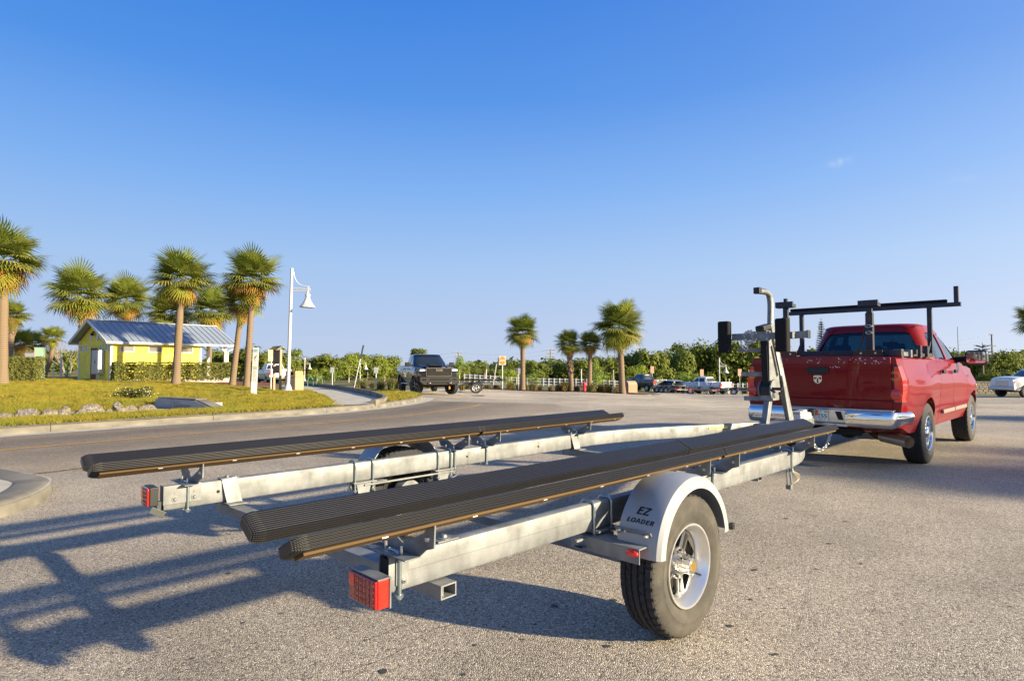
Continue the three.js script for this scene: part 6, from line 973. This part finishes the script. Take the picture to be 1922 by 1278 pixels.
// ---------- the galvanised boat trailer ----------
{
  const U0 = 2.70, V0 = -2.815, o = uv(U0, V0);
  const t = thing('boat_trailer', 'empty galvanised two-wheel boat trailer with black ribbed bunks, winch post and red tail lights', 'boat trailer', [o.x, 0, o.z], TH);
  const P = (u, h, v) => V3(u - U0, h, v - V0), X = (u) => u - U0, Z = (v) => v - V0;
  const TOP = .655, BOT = .522;
  // side rails: one bent box section each, from the tail to the tongue
  const rail = (pts, w) => {
    const c = new THREE.CatmullRomCurve3(pts.map(([u, v]) => P(u, 0, v)), false, 'catmullrom', .4), n = 70, r = .014, rows = [];
    for (let k = 0; k <= n; k++) { const p = c.getPointAt(k / n), d = c.getTangentAt(k / n), s = V3(-d.z, 0, d.x).normalize(); rows.push([[-w / 2 + r, BOT], [w / 2 - r, BOT], [w / 2 - r * .3, BOT + r * .3], [w / 2, BOT + r], [w / 2, TOP - r], [w / 2 - r * .3, TOP - r * .3], [w / 2 - r, TOP], [-w / 2 + r, TOP], [-w / 2 + r * .3, TOP - r * .3], [-w / 2, TOP - r], [-w / 2, BOT + r], [-w / 2 + r * .3, BOT + r * .3]].map(([a, y]) => [p.x + s.x * a, y, p.z + s.z * a])); }
    return plain(toCreasedNormals(grid(rows, true), .7));
  };
  const nearV = -1.86, farV = -3.77;
  part(t, 'side_rail', rail([[1.205, nearV], [2.5, nearV], [3.8, nearV], [4.85, nearV], [5.15, -1.885], [5.45, -1.955], [5.9, -2.11], [6.9, -2.50], [7.5, -2.73], [8.0, -2.78]], .062), M.zinc);
  part(t, 'side_rail', rail([[1.0, farV], [2.3, farV], [3.4, farV], [4.5, farV], [4.85, -3.765], [5.2, -3.72], [5.6, -3.62], [6.9, -3.14], [7.5, -2.90], [8.0, -2.85]], .062), M.zinc);
  part(t, 'weld_seam', bar(P(1.25, .59, nearV + .0312), P(4.7, .59, nearV + .0312), .0016, .003, 0), M.zincDark);
  for (const [u, s, v] of [[1.205, 1, nearV], [1.0, -1, farV]]) part(t, 'end_cap', box(X(u) + .002, X(u) + .006, BOT + .012, TOP - .012, Z(v) - .026, Z(v) + .026), M.blackMatte);
  // cross members below the rails, with straps
  const tubeH = (p, q, w, h, th) => { const n = q.clone().sub(p).setY(0).normalize(), sd = V3(-n.z, 0, n.x); return [bar(p.clone().add(V3(0, h / 2 - th / 2, 0)), q.clone().add(V3(0, h / 2 - th / 2, 0)), w, th, .001), bar(p.clone().add(V3(0, -h / 2 + th / 2, 0)), q.clone().add(V3(0, -h / 2 + th / 2, 0)), w, th, .001), ...[1, -1].map((k) => bar(p.clone().addScaledVector(sd, k * (w / 2 - th / 2)), q.clone().addScaledVector(sd, k * (w / 2 - th / 2)), th, h - 2 * th, .001))]; };
  part(t, 'cross_member', tubeH(P(1.345, .485, -3.86), P(1.432, .493, -1.775), .076, .052, .006), M.zinc);
  part(t, 'cross_member', tubeH(P(4.56, .485, -3.86), P(4.56, .485, -1.93), .07, .06, .006), M.zinc);
  part(t, 'tube_pin', rod(P(1.42, .47, -1.80), P(1.42, .517, -1.80), .006), M.bolt);
  const strap = (u, v, s) => part(t, 'strap', [bar(P(u, TOP + .004, v + s * .033), P(u + .025, .514, v + s * .062), .085, .004, 0, V3(0, 0, 1)), box(X(u) - .045, X(u) + .055, TOP + .001, TOP + .006, Z(v) - .035, Z(v) + .035), box(X(u) - .03, X(u) + .07, .517, .522, Z(v + s * .03) - .03, Z(v + s * .10) + .03), rod(P(u, TOP, v), P(u, TOP + .018, v), .011, .011, 6)], M.zinc);
  strap(1.345, farV, 1); strap(4.55, farV, 1);
  // U-bolts of zinc rod round the rails
  const ubolt = (u, v, s, low = .475) => part(t, 'u_bolt', [pipe([P(u, low, v + .040), P(u, .60, v + .040), P(u, TOP - .012, v + .040), P(u, TOP + .008, v + .026), P(u, TOP + .010, v), P(u, TOP + .008, v - .026), P(u, TOP - .012, v - .040), P(u, .60, v - .040), P(u, low, v - .040)], .0072, 8, 48, false, .3), ...[.04, -.04].flatMap((k) => [lathe([[0, -.012], [.014, -.012], [.014, 0], [0, 0]], 6).translate(X(u), low + .018, Z(v) + k)])], M.rodZinc);
  for (const u of [2.372, 2.512]) ubolt(u, nearV, 1); for (const u of [2.95, 3.06]) ubolt(u, nearV, 1);
  for (const u of [2.18, 2.32, 2.90, 3.025]) ubolt(u, farV, -1, .45);
  // rear corner plates, bolts and tail lights
  part(t, 'corner_plate', [box(X(1.0) - .001, X(1.0) + .19, .555, TOP + .004, Z(farV) + .0325, Z(farV) + .037, .002), box(X(1.0) - .004, X(1.0), .555, TOP + .004, Z(farV) - .03, Z(farV) + .037)], M.zinc);
  for (const u of [1.055, 1.155]) part(t, 'bolt', [lathe([[0, .010], [.008, .010], [.011, .006], [.011, 0]], 6).rotateX(Math.PI / 2).translate(X(u), .582, Z(farV) + .037), lathe([[0, .004], [.017, .003], [.017, 0]], 14).rotateX(Math.PI / 2).translate(X(u), .582, Z(farV) + .037), lathe([[0, .004], [.008, .003], [.008, 0]], 10).rotateX(Math.PI / 2).translate(X(u) + .002, .615, Z(farV) + .037)], M.zinc);
  part(t, 'corner_plate', [box(X(1.232), X(1.286), .548, .553 + .085, Z(nearV) + .0315, Z(nearV) + .037, .002), bar(P(1.26, .637, nearV + .035), P(1.262, .665, nearV + .012), .054, .005, .001)], M.zinc);
  part(t, 'bolt', [lathe([[0, .026], [.006, .026], [.006, .012], [.012, .012], [.012, 0]], 6).rotateX(Math.PI / 2).translate(X(1.262), .563, Z(nearV) + .037), lathe([[0, .003], [.017, .003], [.017, 0]], 14).rotateX(Math.PI / 2).translate(X(1.262), .563, Z(nearV) + .037)], M.bolt);
  for (const u of [1.285, 1.37, 3.2, 4.05]) part(t, 'bolt', rod(P(u, .59, farV + .030), P(u, .59, farV + .034), .009, .009, 10), M.blackMatte);
  part(t, 'bolt', [lathe([[0, .016], [.010, .014], [.014, .004], [.026, .003], [.026, 0]], 14).translate(X(1.475), TOP + .006, Z(nearV)), box(X(1.425), X(1.525), TOP, TOP + .006, Z(nearV) - .03, Z(nearV) + .03, .002)], M.zinc);
  const light = (u, v, s, w, h, tilt) => {
    const y0 = s > 0 ? .50 : .568, k = part(t, 'tail_light', [box(X(u) + .012, X(u) + .055, y0, y0 + h, Z(v) - w / 2, Z(v) + w / 2, .004)], s > 0 ? M.redLens : M.blackPlastic), l = (n, g, m) => part(k, n, g, m);
    if (s > 0) { l('housing', [box(X(u) + .008, X(u) + .058, y0 + h, y0 + h + .005, Z(v) - w / 2 - .003, Z(v) + w / 2 + .003, .001), box(X(u) + .055, X(u) + .062, y0 - .004, y0 + h + .004, Z(v) - w / 2 - .002, Z(v) + w / 2 + .004, .001)], M.zincDark); }
    l('lens', box(X(u), X(u) + .012, y0 + .002, y0 + h - .001, Z(v) - w / 2 + .002, Z(v) + w / 2 - .002, .004), phy([.33, .010, .009], .12, 0, { clearcoat: 1 }));
    l('reflector', box(X(u) - .002, X(u) + .0, y0 + h * .52, y0 + h - .004, Z(v) - w / 2 + .004, Z(v) - w / 2 + .038, .0005), M.redLens);
    const leds = []; for (let j = 0; j < 4; j++) for (let i = 0; i < 5; i++) leds.push(lathe([[0, .004], [.005, .003], [.007, 0]], 8).rotateZ(Math.PI / 2).translate(X(u), y0 + .018 + j * (h - .034) / 3, Z(v) - w / 2 + .052 + i * (w - .066) / 4));
    l('lens_cells', leds, phy([.40, .012, .010], .15, 0, { clearcoat: 1 }));
    l('lens_ribs', [...Array(6)].map((_, i) => box(X(u) - .0012, X(u) + .001, y0 + .004, y0 + h - .004, Z(v) - w / 2 + .042 + i * (w - .05) / 5.2, Z(v) - w / 2 + .044 + i * (w - .05) / 5.2)), M.redLensDark);
    return k;
  };
  light(1.125, nearV - .015, 1, .175, .098); light(.905, farV + .02, -1, .125, .100);
  part(t, 'lamp_bracket', [box(X(.965), X(.985), .52, .58, Z(farV) - .02, Z(farV) + .04), bar(P(.93, .545, farV + .05), P(1.0, .505, farV + .05), .006, .035, .002)], M.gunmetal);
  // bunks: ribbed black planks in pairs forming a V, on wooden cores
  const TILT = 26 * Math.PI / 180, BW = .101, BT = .032;
  const ribPath = (() => { const pts = [], n = 10, w = BW / 2, y0 = -.011; pts.push([-w, y0]); for (let k = 0; k < 5; k++) { const y = y0 + .001 + k * .0088; pts.push([-w - .001, y], [-w - .006, y + .002], [-w - .007, y + .0045], [-w - .006, y + .007], [-w - .001, y + .0080]); } for (let k = 0; k < n; k++) { const a = lerp(-w, w, k / n), s = BW / n; pts.push([a + s * .10, BT - .004], [a + s * .16, BT + .0035], [a + s * .22, BT + .004], [a + s * .78, BT + .004], [a + s * .84, BT + .0035], [a + s * .90, BT - .004]); } for (let k = 4; k >= 0; k--) { const y = y0 + .001 + k * .0088; pts.push([w + .001, y + .0080], [w + .006, y + .007], [w + .007, y + .0045], [w + .006, y + .002], [w + .001, y]); } pts.push([w, y0]); return pts; })();
  const alongX = (shape, u0, u1, b = 0) => exX(shape, X(u0), X(u1), b);
  const seat = (g, vc, s, sag = .712) => { // tilt about the trough, s = side of the V (+1 outer towards +z)
    return g.rotateX(0).applyMatrix4(new THREE.Matrix4().makeTranslation(0, sag, vc - V0).multiply(new THREE.Matrix4().makeRotationX(-s * TILT)).multiply(new THREE.Matrix4().makeTranslation(0, 0, s * .176)));
  };
  const capShape = (k) => shapeOf(ribPath.map(([a, y]) => [a * (.35 + .65 * k) * 1.015, (y - .012) * (k * 1.03) + .012]));
  const cap = (u, dir) => { const g = []; for (let k = 0; k < 7; k++) { const f = k / 7, sc = Math.sqrt(1 - f * f * .72); const a = u - dir * .046 * f, b = u - dir * .046 * (f + 1 / 7); g.push(alongX(capShape(sc), Math.min(a, b), Math.max(a, b))); } return g; };
  const bunk = (u0, u1, vc, s, capA, capB, label) => {
    const b = part(t, 'bunk', seat(alongX(shapeOf(ribPath), u0, u1), vc, s), M.rib, label);
    part(b, 'wooden_core', seat(joined(alongX(shapeOf([[-BW / 2 + .018, -.020], [BW / 2 - .018, -.020], [BW / 2 - .018, -.0115], [-BW / 2 + .018, -.0115]]), u0 - .01, u1 + .01)), vc, s), M.wood);
    if (capA) part(b, 'end_cap', cap(u0, 1).map((g) => seat(g, vc, s)), M.blackPlastic); if (capB) part(b, 'end_cap', cap(u1, -1).map((g) => seat(g, vc, s)), M.blackPlastic);
    const st = []; for (let u = u0 + .25; u < u1; u += .38) st.push(seat(box(X(u), X(u) + .022, -.023, -.020, s * (BW / 2 - .020) - .006, s * (BW / 2 - .020) + .001), vc, s)); part(b, 'staple', st, M.bolt);
  };
  const nv = -1.85, fv = -3.785;
  bunk(.82, 3.50, nv, -1, 1, 1); bunk(3.56, 5.75, nv, -1, 1, 1); bunk(.815, 3.37, nv, 1, 1, 1); bunk(3.43, 5.40, nv, 1, 1, 1);
  bunk(.70, 3.24, fv, -1, 1, 1); bunk(3.30, 5.32, fv, -1, 1, 1); bunk(.68, 3.19, fv, 1, 1, 1); bunk(3.25, 5.14, fv, 1, 1, 1);
  // folded W-shaped brackets that carry the bunks
  const W_ = (() => { const s = new THREE.Shape(); [[-.200, .095], [-.195, .055], [-.165, .012], [-.02, .0], [.095, .0], [.14, .035], [.185, .05], [.19, .145], [.12, .088], [.02, .040], [0, .032], [-.02, .040], [-.12, .088], [-.195, .13]].forEach(([z, y], i) => i ? s.lineTo(-z, y) : s.moveTo(-z, y)); return s; })();
  const bracket = (u, vc, rv) => {
    const y = TOP - .002, zc = Z(vc);
    const b = part(t, 'bunk_bracket', [exX(W_, -.003, .003).translate(X(u), y, zc), box(X(u) - .07, X(u), y + .002, y + .007, zc - .15, zc + .11, .002), box(X(u) - .030, X(u) + .003, y + .138, y + .143, zc + .165, zc + .19, .001)], M.zinc);
    for (const z of [-.06, .04]) part(b, 'bracket_bolt', rod(V3(X(u) - .035, y + .004, zc + z), V3(X(u) - .035, y + .035, zc + z), .006), M.bolt); part(b, 'bracket_bolt', lathe([[0, .008], [.008, .007], [.011, .0]], 8).rotateZ(Math.PI / 2).translate(X(u) - .003, y + .075, zc + .15), M.bolt);
    ubolt(u - .035, rv, 1, .50);
  };
  for (const u of [1.28, 3.255, 3.63, 4.93]) bracket(u, nv, nearV); for (const u of [1.155, 3.10, 3.44, 4.645]) bracket(u, fv, farV);
  // axle, springs, hangers
  part(t, 'axle', [bar(P(2.71, .31, -3.98), P(2.71, .31, -1.68), .055, .055, .004)], M.zincDark);
  for (const [v, s] of [[nearV, 1], [farV, -1]]) {
    part(t, 'leaf_spring', [0, 1, 2].map((k) => { const rows = [], L = .40 - k * .09; for (let i = 0; i <= 14; i++) { const f = i / 14 * 2 - 1, y = .375 - k * .010 + .075 * (f * L / .40) ** 2; rows.push([[X(2.70) + f * L, y, Z(v) - .025], [X(2.70) + f * L, y, Z(v) + .025], [X(2.70) + f * L, y + .008, Z(v) + .025], [X(2.70) + f * L, y + .008, Z(v) - .025]]); } return plain(toCreasedNormals(grid(rows, true), .5)); }), M.zincDark);
    for (const u of s > 0 ? [2.46, 3.06] : [2.25, 2.95]) part(t, 'spring_hanger', [-.036, .036].map((k) => exZ(shapeOf([[X(u) - .06, .520], [X(u) + .06, .520], [X(u) + .035, .40], [X(u) - .035, .40]]), Z(v) + k - .003, Z(v) + k + .003)).concat([rod(P(u, .425, v - .05), P(u, .425, v + .05), .014), box(X(u) - .09, X(u) + .09, .512, .521, Z(v) - .06, Z(v) + .06, .002)]), M.zinc);
    part(t, 'tie_bar', box(X(2.25), X(3.05), .488, .500, Z(v) + (s > 0 ? .01 : .03), Z(v) + (s > 0 ? .03 : .05), .003), M.zinc);
  }
  // wheels: five-spoke polished alloy with dark pockets
  WHEELS.star = (R) => {
    const r = R * .575, rd = r * .84, hole = [[.42, -.13], [.42, .13], [.62, .33], [.96, .43], [1.0, 0], [.96, -.43], [.62, -.33]].map(([q, w]) => [q * .97, w]);
    return {
      tyre: tyreGeo(R, r, .205, 44, .010),
      rim: mergeGeometries([lathe([[rd - .004, -.075], [rd - .002, .02], [rd, .045], [lerp(rd, r, .45), .066], [r - .010, .088], [r - .004, .097], [r + .004, .097], [r + .006, .088], [r, .06], [r - .002, -.08]], 56).rotateX(Math.PI / 2), lathe([[.046, .03], [.075, .034], [.078, .024]], 24).rotateX(Math.PI / 2)]),
      back: lathe([[0, -.03], [rd * .99, -.03]], 32).rotateX(Math.PI / 2),
      spokes: spokeDisc(rd, 5, hole, .024, .006, .3).translate(0, 0, .022),
      pocket: mergeGeometries([...Array(5)].map((_, k) => exZ(shapeOf([[rd * .44, -.006], [rd * .86, -.013], [rd * .90, 0], [rd * .86, .013], [rd * .44, .006]]), .0345, .0365).rotateZ(.3 + .6283 + k * 1.2566))),
      cap: mergeGeometries([lathe([[0, .112], [.030, .111], [.036, .108], [.037, .097], [.041, .062], [.043, .03]], 28).rotateX(Math.PI / 2), ...[...Array(12)].map((_, k) => box(-.0022, .0022, .0365, .0415, .066, .104).rotateZ(k * .5236)), ...[...Array(5)].map((_, k) => lathe([[0, .026], [.008, .026], [.010, .020], [.010, 0]], 6).rotateX(Math.PI / 2).translate(.062 * Math.cos(k * 1.2566 + .3), .062 * Math.sin(k * 1.2566 + .3), .034))]),
    };
  };
  for (const [v, s] of [[-1.605, 1], [-4.025, -1]]) {
    const m = wheel(t, [X(2.735), .345, Z(v)], .345, s, 'star', { tyre: M.rubberDusty, rim: M.alu, cap: M.chrome }), w = wheelCache['star.345'] ?? wheelCache['star0.345'];
    shared(m, 'spokes', w.spokes, std([.26, .26, .26], .32, .9)); shared(m, 'spoke_pocket', w.pocket, M.blackPlastic); part(m, 'cap_disc', lathe([[0, .1145], [.026, .114], [.027, .110]], 20).rotateX(Math.PI / 2), M.gold);
    part(m, 'valve', rod(V3(.12, -.09, .05), V3(.135, -.10, .075), .004), M.blackPlastic);
    if (s < 0) part(t, 'hub_drum', [rod(P(2.735, .345, v + .10), P(2.735, .345, v + .16), .115, .10, 24), rod(P(2.735, .345, v + .16), P(2.735, .345, v + .175), .05, .045, 16)], M.zinc);
  }
  // fenders: rolled sheet with a turned-down outer lip
  for (const s of [1, -1]) {
    const vo = s > 0 ? -1.475 : -4.155, vi = s > 0 ? -1.705 : -3.925, rows = [], cu = 2.745, cy = .418;
    const ring = (a, off) => { const k = .93 + .07 * Math.abs(Math.cos(a)); const R = .355 * (1 + .03 * Math.sin(a)); return [[vi, R], [lerp(vi, vo, .5), R + .004], [lerp(vi, vo, .80), R + .002], [lerp(vi, vo, .93), R - .005], [vo, R - .022], [vo + s * .001, R - .055]].map(([v, r]) => [X(cu) + Math.cos(a) * (r - off), cy + Math.sin(a) * (r - off), Z(v)]); };
    const A0 = .12, A1 = Math.PI - .08; for (let k = 0; k <= 36; k++) rows.push(ring(lerp(A0, A1, k / 36), 0));
    const back = []; for (let k = 0; k <= 36; k++) back.push(ring(lerp(A0, A1, k / 36), .005));
    const fender = part(t, 'fender', [plain(toCreasedNormals(grid(rows), .5)), plain(toCreasedNormals(grid(back), .5)), plain(grid([rows[0], back[0]])), plain(grid([rows[36], back[36]])), plain(grid([rows.map((q) => q[5]), back.map((q) => q[5])])), plain(grid([rows.map((q) => q[0]), back.map((q) => q[0])]))], M.fender);
    if (s > 0) { // lettering on the rear slope
      const place = (text, size, a, wide) => { const g = letters(text, size, .0012), p = g.attributes.position; for (let i = 0; i < p.count; i++) { const x = p.getX(i) * wide + p.getY(i) * .28, y = p.getY(i), z = p.getZ(i), aa = a - y / .36, R = .355 * (1 + .03 * Math.sin(aa)) + .0035 + z; p.setXYZ(i, X(cu) + Math.cos(aa) * R, cy + Math.sin(aa) * R, Z(-1.596) + x); } g.computeVertexNormals(); return g; };
      part(fender, 'lettering', place('EZ', .039, 2.53, 1.2), M.blackPlastic); part(fender, 'lettering', place('LOADER', .0215, 2.645, 1.3), M.blackPlastic);
      part(t, 'fender_bracket', [box(X(2.33), X(2.45), .497, .504, Z(-1.89), Z(-1.535), .002), box(X(2.327), X(2.333), .435, .504, Z(-1.93), Z(-1.535), .002), bar(P(2.435, .503, -1.62), P(2.398, .565, -1.62), .20, .006, .001), box(X(3.03), X(3.12), .497, .504, Z(-1.89), Z(-1.6), .002)], M.zinc);
      part(t, 'bracket_bolt', [[-1.70, .545], [-1.545, .545]].map(([v, y]) => lathe([[0, .012], [.007, .011], [.010, .004], [.013, 0]], 8).rotateZ(Math.PI / 2).translate(X(2.402), y, Z(v))).concat([rod(P(2.404, .548, -1.66), P(2.399, .548, -1.66), .006)]), M.bolt);
      part(t, 'marker_light', plain(new THREE.SphereGeometry(1, 20, 12)).scale(.014, .017, .034).translate(X(2.325), .482, Z(-1.572)), M.redLens);
      part(t, 'wiring', [pipe([P(2.4, .46, -1.88), P(2.42, .43, -1.80), P(2.46, .425, -1.7), P(2.55, .40, -1.62)], .009, 6, 20), pipe([P(2.41, .45, -1.86), P(2.44, .445, -1.76), P(2.5, .41, -1.66)], .006, 6, 16)], M.blackPlastic);
      part(t, 'marker_light', [box(X(3.105), X(3.135), .455, .490, Z(-1.49), Z(-1.465), .006)], M.blackPlastic);
    } else part(t, 'fender_bracket', [box(X(2.33), X(2.45), .497, .504, Z(-4.1), Z(-3.75), .002), box(X(2.327), X(2.333), .435, .504, Z(-4.1), Z(-3.72), .002)], M.zinc);
  }
  // yellow and white warning label on the far rail, drain tail and rope at the near front
  part(t, 'warning_label', (() => { const a = P(6.42, .615, -3.318), b = P(6.68, .615, -3.222), n = V3(-(b.z - a.z), 0, b.x - a.x).normalize(); return [bar(a.clone().addScaledVector(n, .034), b.clone().addScaledVector(n, .034), .002, .018, 0)]; })(), std([.72, .62, .06], .5));
  part(t, 'jack_clamp', [box(X(4.865), X(4.90), .36, .395, Z(-1.86), Z(-1.82), .004), rod(P(4.875, .39, -1.85), P(4.875, .52, -1.85), .006), rod(P(4.905, .39, -1.83), P(4.905, .52, -1.84), .006)], M.zinc);
  part(t, 'rope', [0, 1, 2].map((k) => pipe([P(4.90, .51, -1.835), P(4.93 + k * .012, .47, -1.81 + k * .01), P(4.94 + k * .016, .43, -1.80), P(4.91, .405, -1.82)], .004, 5, 14)), std([.5, .45, .33], .9));
  // tongue and coupler
  part(t, 'tongue', [box(X(7.1), X(8.15), .56, .655, Z(V0) - .07, Z(V0) + .07, .006)], M.zinc);
  part(t, 'coupler', [box(X(7.75), X(8.12), .60, .735, Z(V0) - .055, Z(V0) + .055, .025), rod(P(7.95, .70, V0), P(7.95, .77, V0), .05, .045, 16), box(X(8.10), X(8.36), .615, .69, Z(V0) - .045, Z(V0) + .045, .02), rod(P(8.38, .62, V0), P(8.38, .70, V0), .055, .04, 16), box(X(7.72), X(7.95), .735, .76, Z(V0) - .06, Z(V0) + .06, .01)], std([.62, .62, .60], .45, .3));
  part(t, 'reservoir', [box(X(8.12), X(8.2), .69, .77, Z(V0) + .0, Z(V0) + .08, .01)], M.blackPlastic); part(t, 'breakaway_switch', box(X(8.19), X(8.22), .69, .76, Z(V0) + .08, Z(V0) + .10, .004), std([.65, .12, .04], .5));
  { const link = boxUV(plain(new THREE.TorusGeometry(.020, .0055, 6, 12))), ch = thing('safety_chain', 'loose zinc chain hanging between the trailer tongue and the red pickup hitch', 'chain', [o.x, 0, o.z], TH), pts = new THREE.CatmullRomCurve3([P(7.98, .50, -2.715), P(8.0, .33, -2.70), P(8.06, .27, -2.66), P(8.16, .31, -2.62), P(8.3, .47, -2.60)]), n = 19; for (let k = 0; k < n; k++) { const m = shared(ch, 'link', link, M.bolt), p = pts.getPointAt(k / (n - 1)), d = pts.getTangentAt(k / (n - 1)); m.position.copy(p); m.quaternion.setFromUnitVectors(V3(1, 0, 0), d); m.rotateX(k % 2 ? Math.PI / 2 : 0); m.scale.set(1.35, .85, 1); } }
  // winch post: two leaning tubes, winch with strap, cross arm with padded uprights
  const C = V0;
  part(t, 'winch_post', [bar(P(7.46, .655, C + .03), P(6.90, 1.80, C + .03), .07, .09, .012), bar(P(6.80, .655, C), P(6.95, 1.06, C), .07, .085, .012), exZ(shapeOf([[X(6.86), 1.02], [X(7.24), 1.02], [X(6.98), 1.66], [X(6.86), 1.66]]), Z(C) + .030, Z(C) + .038), exZ(shapeOf([[X(6.86), 1.02], [X(7.24), 1.02], [X(6.98), 1.66], [X(6.86), 1.66]]), Z(C) - .038, Z(C) - .030), bar(P(7.30, .66, C + .09), P(7.14, 1.30, C + .06), .02, .05, .004), box(X(6.70), X(7.60), .655, .672, Z(C) - .09, Z(C) + .10, .004)], M.zinc);
  part(t, 'bow_hook', [pipe([P(6.92, 1.76, C + .03), P(6.94, 2.02, C + .03), P(6.90, 2.13, C + .03), P(6.80, 2.155, C + .03), P(6.62, 2.15, C + .03)], .036, 4, 40, false, .4)], M.zinc); part(t, 'hook_cap', box(X(6.56), X(6.625), 2.115, 2.185, Z(C) - .005, Z(C) + .065, .006), M.blackPlastic);
  part(t, 'bow_stop', [bar(P(6.72, 1.735, C - .01), P(6.93, 1.775, C + .01), .105, .06, .012)], M.blackPlastic); part(t, 'stop_block', [box(X(6.76), X(6.88), 1.64, 1.72, Z(C) - .05, Z(C) + .05, .006)], M.zinc);
  part(t, 'cross_arm', [bar(P(6.80, 1.655, -3.17), P(6.80, 1.655, -2.48), .075, .075, .008), box(X(6.755), X(6.763), 1.60, 1.71, Z(C) - .09, Z(C) + .09, .002), bar(P(6.86, 1.655, -2.60), P(6.90, 1.665, -2.37), .075, .075, .006)], M.zinc); part(t, 'arm_cap', box(X(6.86), X(6.94), 1.62, 1.71, Z(-2.375), Z(-2.355), .006), M.gunmetal);
  for (const v of [-3.235, -2.575]) part(t, 'guide_pad', [(() => { const g = plain(new RoundedBoxGeometry(.10, .37, .135, 2, .022)); return g.translate(X(6.72), 1.655, Z(v)); })()], M.carpet);
  part(t, 'arm_bolt', [[-.06, .035], [.06, .035], [-.06, -.035], [.06, -.035]].map(([z, y]) => lathe([[0, .01], [.008, .009], [.011, 0]], 8).rotateZ(Math.PI / 2).translate(X(6.755), 1.655 + y, Z(C) + z)), M.bolt);
  part(t, 'winch_strap', [bar(P(6.80, 1.62, C), P(6.84, 1.06, C), .07, .010, .002, V3(1, 0, 0))], M.blackMatte);
  part(t, 'winch', [rod(P(6.90, 1.05, C - .075), P(6.90, 1.05, C - .065), .105, .105, 28), rod(P(6.90, 1.05, C + .060), P(6.90, 1.05, C + .075), .112, .112, 28), rod(P(6.90, 1.05, C - .06), P(6.90, 1.05, C + .06), .06, .06, 20), ...[...Array(22)].map((_, k) => box(-.006, .006, .108, .118, -.006, .006).rotateZ(k * .2856).translate(X(6.90), 1.05, Z(C) + .068)), box(X(6.84), X(7.02), .93, .99, Z(C) - .07, Z(C) + .08, .006)], M.zinc);
  part(t, 'winch_drum_strap', [rod(P(6.90, 1.05, C - .055), P(6.90, 1.05, C + .055), .085, .085, 20)], M.blackPlastic);
  part(t, 'winch_handle', [bar(P(6.88, 1.02, C + .085), P(6.78, 1.06, C + .09), .03, .008, .002), rod(P(6.79, 1.065, C + .09), P(6.79, 1.065, C + .20), .016, .018, 12)], M.blackPlastic); part(t, 'ratchet', [lathe([[0, .02], [.04, .02], [.045, 0]], 14).rotateX(Math.PI / 2).translate(X(6.88), 1.0, Z(C) + .078)], M.bolt);
  for (const [y, l] of [[1.505, .30], [1.225, .27], [.945, .24]]) part(t, 'step_bar', [bar(P(6.92, y, C - .02), P(6.86, y, C - .02 - l), .035, .05, .004)], M.zinc);
  part(t, 'warning_label', [bar(P(6.935, 1.56, C + .0815), P(7.10, 1.215, C + .0815), .055, .002, 0, V3(0, 0, 1))], std([.62, .62, .58], .5)); part(t, 'label_mark', [.06, .22, .58, .72].map((f) => { const a = P(lerp(6.935, 7.10, f), lerp(1.56, 1.215, f), C + .083), b = P(lerp(6.935, 7.10, f + .035), lerp(1.56, 1.215, f + .035), C + .083); return bar(a, b, .045, .002, 0, V3(0, 0, 1)); }), M.amber);
  { const link = boxUV(plain(new THREE.TorusGeometry(.015, .004, 6, 12))), ch = thing('winch_chain', 'bundled zinc chain with a snap hook looped over the padded cross arm', 'chain', [o.x, 0, o.z], TH), r = seeded(66); for (let k = 0; k < 34; k++) { const a = k * .62, m = shared(ch, 'link', link, M.bolt); m.position.copy(P(6.755 + .02 * r(), 1.655 + Math.sin(a) * .065 - .02 * r(), C - .16 + Math.cos(a) * .045 + .03 * r())); m.rotation.set(r() * 3, r() * 3, r() * 3); m.scale.set(1.3, .9, 1); } part(ch, 'snap_hook', pipe([P(6.75, 1.60, C - .24), P(6.75, 1.62, C - .21), P(6.75, 1.59, C - .19), P(6.75, 1.53, C - .16), P(6.75, 1.50, C - .18), P(6.75, 1.54, C - .225)], .006, 6, 30, true), M.bolt); }
}
renderer.render(scene, camera);
